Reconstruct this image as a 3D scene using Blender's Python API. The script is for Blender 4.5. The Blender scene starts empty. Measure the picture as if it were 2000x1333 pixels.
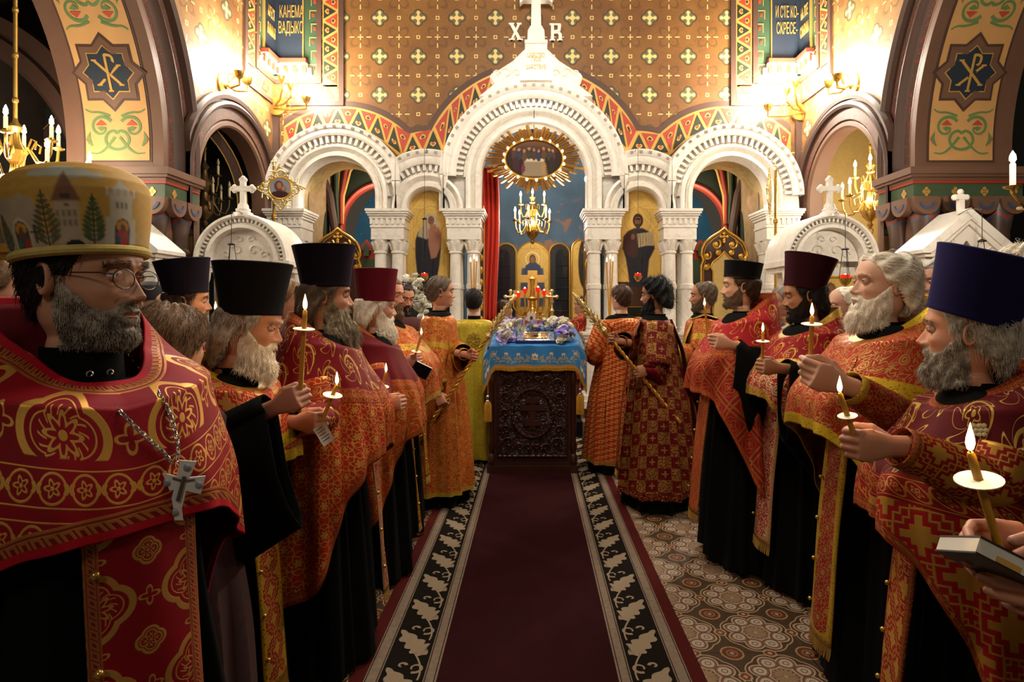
import bpy, bmesh, math, random
import numpy as np
from mathutils import Vector, Matrix, Euler
R = math.radians; PI = math.pi
random.seed(7); RNG = np.random.default_rng(7)
SC = bpy.context.scene; COL = SC.collection
# ------------------------------------------------------------------ camera, light, exposure
F = 1160.0; CH = 1.52                       # focal length in pixels (frame 2000x1333), camera height
cam = bpy.data.cameras.new('camera'); cam.sensor_width = 36; cam.lens = F/2000*36
cam.shift_x = -0.020; cam.shift_y = -0.0333; cam.clip_start = .05
co = bpy.data.objects.new('camera', cam); COL.objects.link(co)
co.location = (0, 0, CH); co.rotation_euler = (R(90), 0, 0); SC.camera = co
w = bpy.data.worlds.new('world'); SC.world = w; w.use_nodes = True
w.node_tree.nodes['Background'].inputs[0].default_value = (1.0, .80, .58, 1)
w.node_tree.nodes['Background'].inputs[1].default_value = .05
vs = SC.view_settings; vs.view_transform = 'Standard'; vs.look = 'None'; vs.gamma = 1; vs.use_curve_mapping = False
vs.exposure = 0.2
SC.cycles.max_bounces = 5; SC.cycles.diffuse_bounces = 3; SC.cycles.glossy_bounces = 2
SC.cycles.transmission_bounces = 4; SC.cycles.transparent_max_bounces = 6
SC.cycles.sample_clamp_indirect = 4; SC.cycles.caustics_reflective = False; SC.cycles.caustics_refractive = False
def lamp(name, loc, power, col=(1, .86, .68), size=.05, kind='POINT', rot=(0, 0, 0), parent=None, spot=None):
    l = bpy.data.lights.new(name, kind); l.energy = power; l.color = col
    if kind == 'AREA': l.shape = 'DISK'; l.size = size
    else: l.shadow_soft_size = size
    if spot: l.spot_size = R(spot); l.spot_blend = .8
    o = bpy.data.objects.new(name, l); COL.objects.link(o); o.location = loc; o.rotation_euler = rot
    if parent: o.parent = parent
    return o
lamp('dome_chandelier_light', (.05, 4.4, 5.0), 300, (1, .90, .76), .45)
lamp('nave_chandelier_light', (.05, 2.2, 4.0), 130, (1, .89, .74), .40)
lamp('west_fill_light', (-.3, -2.5, 4.2), 110, (1, .89, .74), .45)  # unseen fill light added behind the camera, not a modelled chandelier
# ------------------------------------------------------------------ helpers
def P(px, py, Y): return Vector(((px-1040)*Y/F, Y, CH-(py-600)*Y/F))   # a point of the photograph at depth Y
def lin(c): return c/12.92 if c <= .04045 else ((c+.055)/1.055)**2.4
def C(h, a=1):
    return (lin(int(h[0:2], 16)/255), lin(int(h[2:4], 16)/255), lin(int(h[4:6], 16)/255), a)
class E:                                                    # a float socket with operators: patterns are written as formulas
    def __init__(s, g, k): s.g = g; s.k = k
    def __add__(a, b): return a.g.m('ADD', a, b)
    __radd__ = __add__
    def __sub__(a, b): return a.g.m('SUBTRACT', a, b)
    def __rsub__(a, b): return a.g.m('SUBTRACT', b, a)
    def __mul__(a, b): return a.g.m('MULTIPLY', a, b)
    __rmul__ = __mul__
    def __truediv__(a, b): return a.g.m('DIVIDE', a, b)
    def __neg__(a): return a.g.m('MULTIPLY', a, -1.0)
class G:
    def __init__(s, name):
        s.mat = bpy.data.materials.new(name); s.mat.use_nodes = True; s.t = s.mat.node_tree
        s.b = s.t.nodes['Principled BSDF']; s.cache = {}
    def node(s, ty, **kw):
        n = s.t.nodes.new(ty)
        for k, v in kw.items(): setattr(n, k, v)
        return n
    def put(s, sock, v):
        if isinstance(v, E): s.t.links.new(v.k, sock)
        elif isinstance(v, (int, float)):
            sock.default_value = v if sock.type == 'VALUE' else (v, v, v, 1)
        elif isinstance(v, tuple): sock.default_value = v
        else: s.t.links.new(v, sock)
    def m(s, op, a, b=None, c=None):
        n = s.node('ShaderNodeMath', operation=op)
        for i, v in enumerate((a, b, c)):
            if v is not None: s.put(n.inputs[i], v)
        return E(s, n.outputs[0])
    def mn(s, *a):
        r = a[0]
        for x in a[1:]: r = s.m('MINIMUM', r, x)
        return r
    def mx(s, *a):
        r = a[0]
        for x in a[1:]: r = s.m('MAXIMUM', r, x)
        return r
    def ab(s, a): return s.m('ABSOLUTE', a)
    def fr(s, a): return s.m('FRACT', a)
    def fl(s, a): return s.m('FLOOR', a)
    def sin(s, a): return s.m('SINE', a)
    def cos(s, a): return s.m('COSINE', a)
    def rt(s, a): return s.m('SQRT', a)
    def at2(s, a, b): return s.m('ARCTAN2', a, b)
    def gt(s, a, b): return s.m('GREATER_THAN', a, b)
    def ln(s, x, y): return s.rt(x*x+y*y)
    def rep(s, x, p): return (s.fr(x*(1/p))-.5)*p           # centred repeat
    def par(s, x, p): return s.gt(s.fr(s.fl(x*(1/p))*.5), .25)  # 0/1 by cell parity
    def ins(s, d, aa=.0012):                                # 1 inside (d<0), 0 outside
        n = s.node('ShaderNodeMapRange'); n.inputs[1].default_value = -aa; n.inputs[2].default_value = aa
        n.inputs[3].default_value = 1; n.inputs[4].default_value = 0; s.put(n.inputs[0], d); return E(s, n.outputs[0])
    def box(s, x, y, a, b): return s.mx(s.ab(x)-a, s.ab(y)-b)
    def ring(s, r, rad, hw): return s.ab(r-rad)-hw
    def cross(s, x, y, l, hw): return s.mn(s.box(x, y, l, hw), s.box(x, y, hw, l))
    def uv(s):
        if 'uv' not in s.cache:
            n = s.node('ShaderNodeUVMap'); p = s.node('ShaderNodeSeparateXYZ'); s.t.links.new(n.outputs[0], p.inputs[0])
            s.cache['uv'] = (E(s, p.outputs[0]), E(s, p.outputs[1]))
        return s.cache['uv']
    def pos(s):
        if 'pos' not in s.cache:
            n = s.node('ShaderNodeNewGeometry'); p = s.node('ShaderNodeSeparateXYZ'); s.t.links.new(n.outputs['Position'], p.inputs[0])
            s.cache['pos'] = tuple(E(s, p.outputs[i]) for i in range(3))
        return s.cache['pos']
    def objc(s):
        n = s.node('ShaderNodeTexCoord'); return n.outputs['Object']
    def vec(s, x, y, z=0.0):
        n = s.node('ShaderNodeCombineXYZ')
        for i, v in enumerate((x, y, z)): s.put(n.inputs[i], v)
        return n.outputs[0]
    def noise(s, scale, vec=None, detail=3, dist=0.0, rough=.5):
        n = s.node('ShaderNodeTexNoise'); n.inputs['Scale'].default_value = scale; n.inputs['Detail'].default_value = detail
        n.inputs['Distortion'].default_value = dist; n.inputs['Roughness'].default_value = rough
        s.t.links.new(vec if vec is not None else s.objc(), n.inputs['Vector']); return E(s, n.outputs[0])
    def vor(s, scale, vec=None, feat='F1'):
        n = s.node('ShaderNodeTexVoronoi', feature=feat); n.inputs['Scale'].default_value = scale
        s.t.links.new(vec if vec is not None else s.objc(), n.inputs['Vector']); return E(s, n.outputs[0])
    def sm(s, x, a, b, lo=0.0, hi=1.0):
        n = s.node('ShaderNodeMapRange', interpolation_type='SMOOTHSTEP')
        for i, v in enumerate((x, a, b, lo, hi)): s.put(n.inputs[i], v)
        return E(s, n.outputs[0])
    def mix(s, f, a, b):
        n = s.node('ShaderNodeMix', data_type='RGBA'); s.put(n.inputs[0], f)
        s.put(n.inputs[6], a); s.put(n.inputs[7], b); return n.outputs[2]
    def attr(s, name):
        n = s.node('ShaderNodeAttribute', attribute_name=name); return n.outputs[0]
    def out(s, col, rough=.6, metal=0.0, bump=None, bs=.3, bd=.005, spec=.5, **kw):
        s.put(s.b.inputs['Base Color'], col); s.put(s.b.inputs['Roughness'], rough); s.put(s.b.inputs['Metallic'], metal)
        s.b.inputs['Specular IOR Level'].default_value = spec
        if bump is not None:
            n = s.node('ShaderNodeBump'); n.inputs['Strength'].default_value = bs; n.inputs['Distance'].default_value = bd
            s.put(n.inputs['Height'], bump); s.t.links.new(n.outputs[0], s.b.inputs['Normal'])
        for k, v in kw.items(): s.put(s.b.inputs[k.replace('_', ' ')], v)
        return s.mat
MC = {}
def plain(name, col, rough=.6, metal=0.0, nz=.12, ns=30, bump=0.0, **kw):
    if name in MC: return MC[name]
    g = G(name); n = g.noise(ns); c = C(col) if isinstance(col, str) else col
    d = tuple(x*(1-nz*1.6) for x in c[:3])+(1,); l = tuple(min(1, x*(1+nz)) for x in c[:3])+(1,)
    MC[name] = g.out(g.mix(n, d, l), rough, metal, n if bump else None, bump, **kw); return MC[name]
def emit(name, col, strength):
    if name in MC: return MC[name]
    g = G(name); MC[name] = g.out((0, 0, 0, 1), 1.0); g.b.inputs['Emission Color'].default_value = C(col)
    g.b.inputs['Emission Strength'].default_value = strength; return g.mat
# ------------------------------------------------------------------ mesh building
class MB:
    def __init__(s): s.v = []; s.f = []; s.uv = []; s.col = []; s.nv = 0
    def add(s, v, f, uv=None, col=None):
        v = [tuple(p) for p in v]; b = s.nv; s.v += v; s.nv += len(v)
        s.f += [tuple(i+b for i in q) for q in f]
        s.uv += list(uv) if uv is not None else [(p[0], p[2]) for p in v]
        s.col += list(col) if col is not None else [(1, 1, 1)]*len(v)
        return s
    def box(s, x0, x1, y0, y1, z0, z1, M=None):
        v = [Vector((x, y, z)) for x in (x0, x1) for y in (y0, y1) for z in (z0, z1)]
        if M is not None: v = [M(p) if callable(M) else M @ p for p in v]
        return s.add(v, [(0, 1, 3, 2), (4, 6, 7, 5), (0, 4, 5, 1), (2, 3, 7, 6), (0, 2, 6, 4), (1, 5, 7, 3)])
    def grid(s, pts, cu=False, cv=False, uv=None, col=None, flip=False):      # pts[i][j]
        n = len(pts); m = len(pts[0]); f = []
        for i in range(n if cv else n-1):
            for j in range(m if cu else m-1):
                q = (i*m+j, i*m+(j+1) % m, ((i+1) % n)*m+(j+1) % m, ((i+1) % n)*m+j)
                f.append(q[::-1] if flip else q)
        return s.add([p for r in pts for p in r], f, [q for r in uv for q in r] if uv is not None else None,
                     [q for r in col for q in r] if col is not None else None)
    def lathe(s, prof, n=24, c=(0, 0, 0), M=None, a0=0, a1=2*PI, sx=1, sy=1):
        cl = abs(a1-a0-2*PI) < 1e-6; k = n if cl else n+1
        pts = [[Vector((r*sx*math.cos(a0+(a1-a0)*j/n), r*sy*math.sin(a0+(a1-a0)*j/n), z)) for j in range(k)] for r, z in prof]
        if M is not None: pts = [[M @ p for p in r] for r in pts]
        c = Vector(c); return s.grid([[p+c for p in r] for r in pts], cu=cl)
    def tube(s, path, rad, n=8, cap=True, closed=False):
        path = [Vector(p) for p in path]; m = len(path)
        if not isinstance(rad, (list, tuple)): rad = [rad]*m
        rows = []; up = None
        for i, p in enumerate(path):
            d = (path[(i+1) % m if closed else min(i+1, m-1)]-path[(i-1) % m if closed else max(i-1, 0)])
            d = d.normalized() if d.length > 1e-9 else Vector((0, 0, 1))
            if up is None: up = Vector((0, 0, 1)) if abs(d.z) < .9 else Vector((0, 1, 0))
            a = d.cross(up).normalized(); up = a.cross(d)
            r = rad[i]; rx, ry = r if isinstance(r, tuple) else (r, r)
            rows.append([p+a*math.cos(2*PI*k/n)*rx+up*math.sin(2*PI*k/n)*ry for k in range(n)])
        b = s.nv; s.grid(rows, cu=True, cv=closed)
        if cap and not closed: s.f.append(tuple(b+k for k in range(n))[::-1]); s.f.append(tuple(b+(m-1)*n+k for k in range(n)))
        return s
    def ell(s, c, r, n=12, m=8, M=None):
        if isinstance(r, (int, float)): r = (r, r, r)
        rows = [[Vector((r[0]*math.sin(PI*i/m)*math.cos(2*PI*j/n), r[1]*math.sin(PI*i/m)*math.sin(2*PI*j/n), -r[2]*math.cos(PI*i/m)))
                 for j in range(n)] for i in range(m+1)]
        if M is not None: rows = [[M @ p for p in q] for q in rows]
        c = Vector(c); return s.grid([[p+c for p in q] for q in rows], cu=True)
    def prism(s, poly, d0, d1, M=None, ax='y'):             # polygon (x,z) extruded along y (ax='y'), (x,y) along z, or (y,z) along x
        k = len(poly); A = sum(poly[i][0]*poly[(i+1) % k][1]-poly[(i+1) % k][0]*poly[i][1] for i in range(k))
        if (A > 0) == (ax == 'y'): pass
        else: poly = poly[::-1]
        g = {'y': lambda p, d: (p[0], d, p[1]), 'z': lambda p, d: (p[0], p[1], d), 'x': lambda p, d: (d, p[0], p[1])}[ax]
        v = [Vector(g(p, d0)) for p in poly]+[Vector(g(p, d1)) for p in poly]
        if M is not None: v = [M(p) if callable(M) else M @ p for p in v]
        f = [tuple(range(k)), tuple(range(2*k-1, k-1, -1))]+[(i, k+i, k+(i+1) % k, (i+1) % k) for i in range(k)]
        return s.add(v, f)
    def arch(s, prof, cx, cz, n=48, stilt=0.0, a0=0.0, a1=PI, X=None, clamp=None):   # profile (radius, depth) swept round an arch
        pts = []
        angs = [a0+(a1-a0)*i/n for i in range(n+1)]
        for r, d in prof:
            row = []
            if stilt: row.append((cx+r, d, cz-stilt))
            row += [(cx+r*math.cos(a), d, cz+r*math.sin(a)) for a in angs]
            if stilt: row.append((cx-r, d, cz-stilt))
            pts.append(row)
        if clamp: pts = [[(min(max(p[0], clamp[0]), clamp[1]), p[1], p[2]) for p in r] for r in pts]
        if X: pts = [[(X(p[1]), p[0], p[2]) for p in r] for r in pts]   # arch in a side wall: x from depth, y along
        return s.grid([[Vector(p) for p in r] for r in pts])
    def build(s, name, mat, parent=None, sharp=35, local=False, kind=None, label=None):
        me = bpy.data.meshes.new(name); me.from_pydata(s.v, [], s.f)
        if mat: me.materials.append(mat)
        li = np.empty(len(me.loops), dtype=np.int32); me.loops.foreach_get('vertex_index', li)
        u = me.uv_layers.new(name='UVMap'); u.data.foreach_set('uv', np.array(s.uv, dtype=np.float32)[li].ravel())
        if any(c != (1, 1, 1) for c in s.col[:1]+s.col[-1:]) or len(set(map(tuple, s.col[::97]))) > 1:
            ca = me.color_attributes.new('Col', 'FLOAT_COLOR', 'POINT')
            a = np.ones((len(s.col), 4), dtype=np.float32); a[:, :3] = np.array([tuple(c)[:3] for c in s.col]); ca.data.foreach_set('color', a.ravel())
        me.polygons.foreach_set('use_smooth', np.ones(len(me.polygons), dtype=bool)); me.update()
        if sharp: me.set_sharp_from_angle(angle=R(sharp))
        return link(name, me, parent, local, kind, label)
def link(name, me, parent=None, local=False, kind=None, label=None):
    o = bpy.data.objects.new(name, me); COL.objects.link(o)
    if parent is not None:
        o.parent = parent
        if not local: o.matrix_parent_inverse = parent.matrix_basis.inverted()
    if kind: o['kind'] = kind
    if label: o['label'] = label
    return o
def thing(name, label, cat, loc=(0, 0, 0), rz=0, group=None, rot=None):
    o = bpy.data.objects.new(name, None); COL.objects.link(o); o.location = loc; o.rotation_euler = rot or (0, 0, rz)
    o.empty_display_size = .1; return tag(o, label, cat, group)
def tag(o, label, cat, group=None):
    o['label'] = label; o['category'] = cat
    if group: o['group'] = group
    return o
def copy_tree(o, parent=None):
    c = o.copy(); COL.objects.link(c)
    if parent is not None: c.parent = parent
    for ch in list(o.children): copy_tree(ch, c)
    return c
def text(name, s, size, M, mat, parent=None, sx=1.0, ext=.002, align='CENTER'):
    cu = bpy.data.curves.new(name, 'FONT'); cu.body = s; cu.size = size; cu.extrude = ext; cu.align_x = align; cu.materials.append(mat)
    o = bpy.data.objects.new(name, cu); COL.objects.link(o); me = bpy.data.meshes.new_from_object(o.evaluated_get(bpy.context.evaluated_depsgraph_get()))
    bpy.data.objects.remove(o); me.transform(M @ Matrix.Diagonal((sx, 1, 1, 1)))
    if not me.materials: me.materials.append(mat)
    return link(name, me, parent, kind='stuff')
def face_cam(p): return Matrix.Translation(p) @ Euler((R(90), 0, 0)).to_matrix().to_4x4()
def smst(x, a, b):
    t = np.clip((np.asarray(x, dtype=float)-a)/(b-a), 0, 1); return t*t*(3-2*t)
def ga(x, s): return np.exp(-(np.asarray(x)/s)**2)
class Paint:                                                # colours painted point by point on a fine grid (embroidery, icon panels)
    def __init__(s, X, Y, base): s.X = X; s.Y = Y; s.c = np.ones(X.shape+(3,))*np.array(C(base)[:3])
    def put(s, m, col, a=1.0):
        m = np.clip(m, 0, 1)[..., None]*a; s.c = s.c*(1-m)+np.array(C(col)[:3])*m; return s
    def ell(s, x, y, a, b, col, al=1.0, rot=0, soft=.06):
        dx = s.X-x; dy = s.Y-y; c, n = math.cos(rot), math.sin(rot)
        d = np.sqrt(((dx*c+dy*n)/a)**2+((-dx*n+dy*c)/b)**2); return s.put((1-d)/soft, col, al)
    def ring(s, x, y, r, w, col, al=1.0):
        d = np.abs(np.hypot(s.X-x, s.Y-y)-r); return s.put((w-d)/(.4*w), col, al)
    def poly(s, pts, col, al=1.0, soft=.004):
        ins = np.zeros(s.X.shape, bool); dm = np.full(s.X.shape, 9.)
        n = len(pts)
        for i in range(n):
            (x0, y0), (x1, y1) = pts[i], pts[(i+1) % n]
            if y0 != y1: ins ^= ((y0 > s.Y) != (y1 > s.Y)) & (s.X < (x1-x0)*(s.Y-y0)/(y1-y0)+x0)
            L = max((x1-x0)**2+(y1-y0)**2, 1e-12); t = np.clip(((s.X-x0)*(x1-x0)+(s.Y-y0)*(y1-y0))/L, 0, 1)
            dm = np.minimum(dm, np.hypot(s.X-x0-t*(x1-x0), s.Y-y0-t*(y1-y0)))
        return s.put(np.where(ins, dm, -dm)/soft*.5+.5, col, al)
    def line(s, pts, w, col, al=1.0):
        dm = np.full(s.X.shape, 9.)
        for (x0, y0), (x1, y1) in zip(pts, pts[1:]):
            L = max((x1-x0)**2+(y1-y0)**2, 1e-12); t = np.clip(((s.X-x0)*(x1-x0)+(s.Y-y0)*(y1-y0))/L, 0, 1)
            dm = np.minimum(dm, np.hypot(s.X-x0-t*(x1-x0), s.Y-y0-t*(y1-y0)))
        return s.put((w-dm)/(.4*w)+.5, col, al)
# ------------------------------------------------------------------ materials
def marble(name='white_marble', c1='efe9df', c2='c9bfb2'):
    if name in MC: return MC[name]
    g = G(name); n = g.noise(3, detail=6, dist=1.5); vn = g.sm(g.ab(n-.5), 0.0, .06, 1.0, 0.0); n2 = g.noise(18)
    MC[name] = g.out(g.mix(vn*.35, g.mix(n2, C(c1), C('e4ddd0')), C(c2)), .35); return g.mat
MARBLE = marble()
GOLD = plain('gilded_metal', 'd9a441', .34, .6, .15, 40)
PALEGOLD = plain('pale_gilding', 'e3cb8a', .34, .55, .12, 40)
BRASS = plain('polished_brass', 'c9a04e', .25, .75, .1, 30)
SILVER = plain('silver', 'c9c5bd', .25, .95, .15, 60)
BLACKCLOTH = plain('black_wool', '0c0c0b', .95, 0, .2, 60, spec=.1)
WAX = plain('beeswax', 'c9902c', .45, 0, .1, 20)
WHITE = plain('white_card', 'e9e2d4', .7)
FLAME = emit('candle_flame', 'ffd88a', 14.0)
BULB = emit('lit_bulb', 'ffe2b0', 60.0)
DARKBROWN = plain('brown_paint', '4a3226', .6, 0, .15, 8)
PIERBROWN = plain('pier_paint', '6b4c3a', .55, 0, .12, 6)
GOLDPAINT = plain('gold_paint', 'c69a4c', .45, .25, .1, 20)
REDPAINT = plain('red_paint', '9a3520', .6, 0, .1, 12)
BLACKGREEN = plain('dark_green_paint', '1c2416', .6, 0, .15, 12)
GREENPAINT = plain('green_paint', '3e5238', .6, 0, .15, 8)
ORNGREEN = plain('vine_green_paint', '5f7d46', .6, 0, .15, 12)
ORNRED = plain('flower_red_paint', 'b0472c', .6, 0, .15, 12)
OCHRE = plain('ochre_paint', 'c4945a', .6, 0, .1, 6)
NAVY = plain('deep_blue_paint', '1d2733', .6, 0, .15, 8)
WOOD = plain('dark_carved_wood', '3a1b11', .35, 0, .3, 14)
REDCURTAIN = plain('red_curtain_cloth', 'd83a26', .7, 0, .1, 6)
REDGLASS = plain('red_glass', 'b3101a', .15, 0, .05, Emission_Color=C('ff2a10'), Emission_Strength=.6)
def velvet(name, col, sheen='8a3040'):
    if name in MC: return MC[name]
    g = G(name); n = g.noise(90); c = C(col)
    MC[name] = g.out(g.mix(n, tuple(x*.8 for x in c[:3])+(1,), c), .9, 0, n, .15, .002, .15)
    g.b.inputs['Sheen Weight'].default_value = .25; g.b.inputs['Sheen Tint'].default_value = C(sheen); return g.mat
def vcol(name, rough=.6, metal=0.0, nz=.08, spec=.5):
    if name in MC: return MC[name]
    g = G(name); n = g.noise(60); a = g.attr('Col')
    MC[name] = g.out(g.mix(n*nz, a, (0.02, .015, .01, 1)), rough, metal, spec=spec); return g.mat
# --- woven patterns: each returns a mask of gold on ground, u and v in metres
def pt_cross(g, u, v, p):
    m = 0
    d1 = None
    for k, (du, dv) in enumerate(((0, 0), (.5, .5))):
        x = g.rep(u+du*p, p); y = g.rep(v+dv*p, p)
        d = g.mn(g.cross(x, y, .34*p, .11*p), g.box(x, y, .2*p, .2*p))
        d1 = d if d1 is None else g.mn(d1, d)
    inner = g.ins(d1+.055*p); line = g.ins(g.ab(d1+.02*p)-.012*p)
    x = g.rep(u+.5*p, p); y = g.rep(v, p); x2 = g.rep(u, p); y2 = g.rep(v+.5*p, p)
    sm_ = g.mn(g.cross(x, y, .11*p, .04*p), g.cross(x2, y2, .11*p, .04*p))
    out = g.ins(g.ab(d1-.03*p)-.014*p)
    return g.mx(inner, out, g.ins(g.ab(sm_-.012*p)-.012*p))
def pt_floral(g, u, v, p):
    best = None
    for k, (du, dv) in enumerate(((0, 0), (.5, .5))):
        x = g.rep(u+du*p, p); y = g.rep(v+dv*p, p); r = g.ln(x, y); th = g.at2(y, x)
        c6 = g.cos(th*6.0); d = g.mn(g.ab(r-(c6*.05+.24)*p)-.022*p, r-(g.ab(g.cos(th*3.0))*.1+.06)*p, g.ab(r-(c6*-.04+.36)*p)-.012*p)
        best = d if best is None else g.mn(best, d)
    vine = g.ab(g.rep(u+g.sin(v*(2*PI/p))*.2*p, p))-.016*p
    return g.ins(g.mn(best, vine))
def pt_damask(g, u, v, p):
    n = g.noise(1.7/p, g.vec(u, v), 1.0, 1.1); k = g.fr(n*7.0)
    a = g.ins(g.ab(k-.5)-.17, .03)
    x = g.rep(u, p*2); y = g.rep(v, p*2); r = g.ln(x, y)
    return g.mx(a*g.gt(r, .34*p), g.ins(g.ring(r, .26*p, .045*p)), g.ins(g.ring(r, .12*p, .05*p)))
def pt_square(g, u, v, p):
    x = g.rep(u, p); y = g.rep(v, p); k = g.ab(g.par(u, p)-g.par(v, p))
    bx = g.ins(g.box(x, y, .47*p, .47*p)); cr = g.ins(g.cross(x, y, .26*p, .055*p))
    mott = g.gt(g.noise(90, g.vec(u, v), 2), .47)
    return g.mx((1-k)*cr, k*mott*.9, (1-bx)*.15)
def pt_key(g, u, v, p):
    d = None
    for du, dv in ((0, 0), (.5, .25), (0, .5), (.5, .75)):
        x = g.rep(u+du*p, p); y = g.rep(v+dv*p, p); e = g.mn(g.box(x, y, .3*p, .05*p), g.box(x-.14*p, y-.1*p, .05*p, .16*p), g.box(x+.18*p, y+.08*p, .05*p, .14*p))
        d = e if d is None else g.mn(d, e)
    return g.ins(d)
def pt_lattice(g, u, v, p):
    a = (u+v*.8)*.78; b = (u-v*.8)*.78
    x = g.rep(a, p); y = g.rep(b, p); r = g.ln(x, y); th = g.at2(y, x)
    band = g.mn(g.ab(g.ab(x)-.41*p)-.035*p, g.ab(g.ab(y)-.41*p)-.035*p)
    med = g.mn(g.ab(r-(g.cos(th*4.0)*.05+.2)*p)-.02*p, g.cross(x, y, .12*p, .025*p), g.ab(r-.33*p)-.01*p)
    return g.ins(g.mn(band, med))
def pt_scroll(g, u, v, p):
    x = g.rep(u, p); y = g.rep(v+g.par(u, p)*.5*p, p); r = g.ln(x, y); th = g.at2(y, x)
    sp = g.fr(th*(1/(2*PI))+r*(2.6/p)); arm = g.ab(sp-.5)-.075
    fl = g.mn(g.ab(r-(g.cos(th*5.0)*.035+.13)*p)-.016*p, r-.045*p)
    leaf = r-(g.ab(g.cos(th*2.5+r*(9/p)))*.30+.16)*p
    lm = g.ins(g.ab(leaf)-.014*p)*g.gt(r, .2*p)
    return g.mx(g.ins(arm, .02)*g.gt(r, .2*p)*g.gt(.42*p, r), g.ins(fl), lm)
def pt_medal(g, u, v, p):
    d = None
    for k, (du, dv, s) in enumerate(((0, 0, 1.0), (.5, .5, .42))):
        x = g.rep(u+du*p, p); y = g.rep(v+dv*p, p); r = g.ln(x, y); th = g.at2(y, x)
        q = g.ab(g.cos(th*2.0))*.07*s+.27*s
        e = g.mn(g.ab(r-q*p)-.034*p*s, g.ab(r-(q-.085*s)*p)-.007*p,
                 g.ab(r-(g.cos(th*8.0)*.035+.11)*p*s)-.02*p*s, (r-.035*p*s),
                 g.mx(g.ab(g.sin(th*8.0+r*(30/p)))*.1*p-.035*p, r-.2*p*s, .13*p*s-r))
        d = e if d is None else g.mn(d, e)
    for du, dv in ((.5, 0), (0, .5)):
        x = g.rep(u+du*p, p); y = g.rep(v+dv*p, p); r = g.ln(x, y); th = g.at2(y, x)
        d = g.mn(d, g.ab(r-(g.cos(th*4.0)*.03+.07)*p)-.014*p)
    return g.ins(d, .0008)
def pt_roundel(g, u, v, p):                                # row of ringed flowers along u, v centred on 0
    x = g.rep(u, p); r = g.ln(x, v); th = g.at2(v, x); x2 = g.rep(u+.5*p, p); r2 = g.ln(x2, v); t2 = g.at2(v, x2)
    return g.ins(g.mn(g.ab(r-.4*p)-.035*p, g.ab(r-(g.cos(th*5.0)*.06+.17)*p)-.04*p, r-.06*p,
                      g.ab(g.ab(v)-.5*p)-.02*p, r2-(g.ab(g.cos(t2))*.0+g.ab(g.sin(t2*2.0))*.2+.02)*p), .0008)
def pt_greek(g, u, v, p):
    x = g.rep(u, p); return g.mx(g.ins(g.box(x, v, .18*p, .18*p)), g.ins(g.ab(g.ab(v)-.42*p)-.05*p), g.ins(g.box(g.rep(u+.5*p, p), v, .08*p, .3*p)))
def pt_none(g, u, v, p): return E(g, g.node('ShaderNodeValue').outputs[0])*0.0
PT = dict(cross=pt_cross, floral=pt_floral, damask=pt_damask, square=pt_square, key=pt_key, lattice=pt_lattice, scroll=pt_scroll,
          medal=pt_medal, none=pt_none)
def brocade(name, kind, base, gold, p, yoke=None, hem=.045, yb=.05, trim='c9a02e', trimpat='plain', edge=None, bands=False, line='7a1010', yc=.0):
    """cloth pattern; the Col attribute carries the distance to the hem (r) and to the yoke seam (g, .5 = on it)"""
    if name in MC: return MC[name]
    g = G(name); u, v = g.uv(); s = g.node('ShaderNodeSeparateXYZ'); g.t.links.new(g.attr('Col'), s.inputs[0])
    hd = E(g, s.outputs[0]); yd = E(g, s.outputs[1])-.5
    mask = PT[kind](g, u, v, p); B, Gd = C(base), C(gold)
    col = None; met = None
    if bands:                                               # rows of roundels across the breast
        a = g.mx(g.ins(g.ab(yd-.02)-.034), 0.0); b = g.ins(g.ab(yd-.105)-.034)
        r1 = pt_roundel(g, u, yd-.02, .062); r2 = pt_roundel(g, u+.031, yd-.105, .062)
        sep = g.ins(g.ab(g.ab(yd-.0625)-.1)-.022)
        mask = mask*(1-a)*(1-b)*(1-g.ins(g.ab(yd-.0625)-.092)); mask = g.mx(mask, r1*a, r2*b)
    col = g.mix(mask, B, Gd)
    if yoke:
        k2, b2, g2, p2 = yoke; m2 = PT[k2](g, u+.03, v-.02, p2); up = g.gt(0.0, yd)
        col = g.mix(up, col, g.mix(m2, C(b2), C(g2))); mask = mask*(1-up)+m2*up
    def tr(d, wd):
        inn = g.ins(g.ab(d-wd*.5)-wd*.5); x = d-wd*.5
        if trimpat == 'roundel': pm = pt_roundel(g, u+v, x, wd*.75)
        elif trimpat == 'greek': pm = 1-pt_greek(g, u+v, x, wd*.8)
        else: pm = g.mx(g.gt(g.noise(120, g.vec(u, v), 2), .42), g.ins(g.ab(g.ab(x)-.36*wd)-.04*wd))
        return inn, pm
    TR = C(trim)
    if hem:
        i, pm = tr(hd, hem); col = g.mix(i, col, g.mix(pm, C(line), TR)); mask = mask*(1-i)+pm*i
    if yb:
        i, pm = tr(yd-yc, yb); col = g.mix(i, col, g.mix(pm, C(line), TR)); mask = mask*(1-i)+pm*i
    if edge:                                                # plain piping along the hem
        i = g.gt(edge[1], hd); col = g.mix(i, col, C(edge[0])); mask = mask*(1-i)
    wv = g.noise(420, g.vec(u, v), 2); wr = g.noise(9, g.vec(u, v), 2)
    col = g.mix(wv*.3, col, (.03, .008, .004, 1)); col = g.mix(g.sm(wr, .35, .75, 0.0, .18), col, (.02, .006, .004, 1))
    MC[name] = g.out(col, .62-mask*.2, mask*.38, mask+wv*.3, .35, .0015, .15); return g.mat
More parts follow.
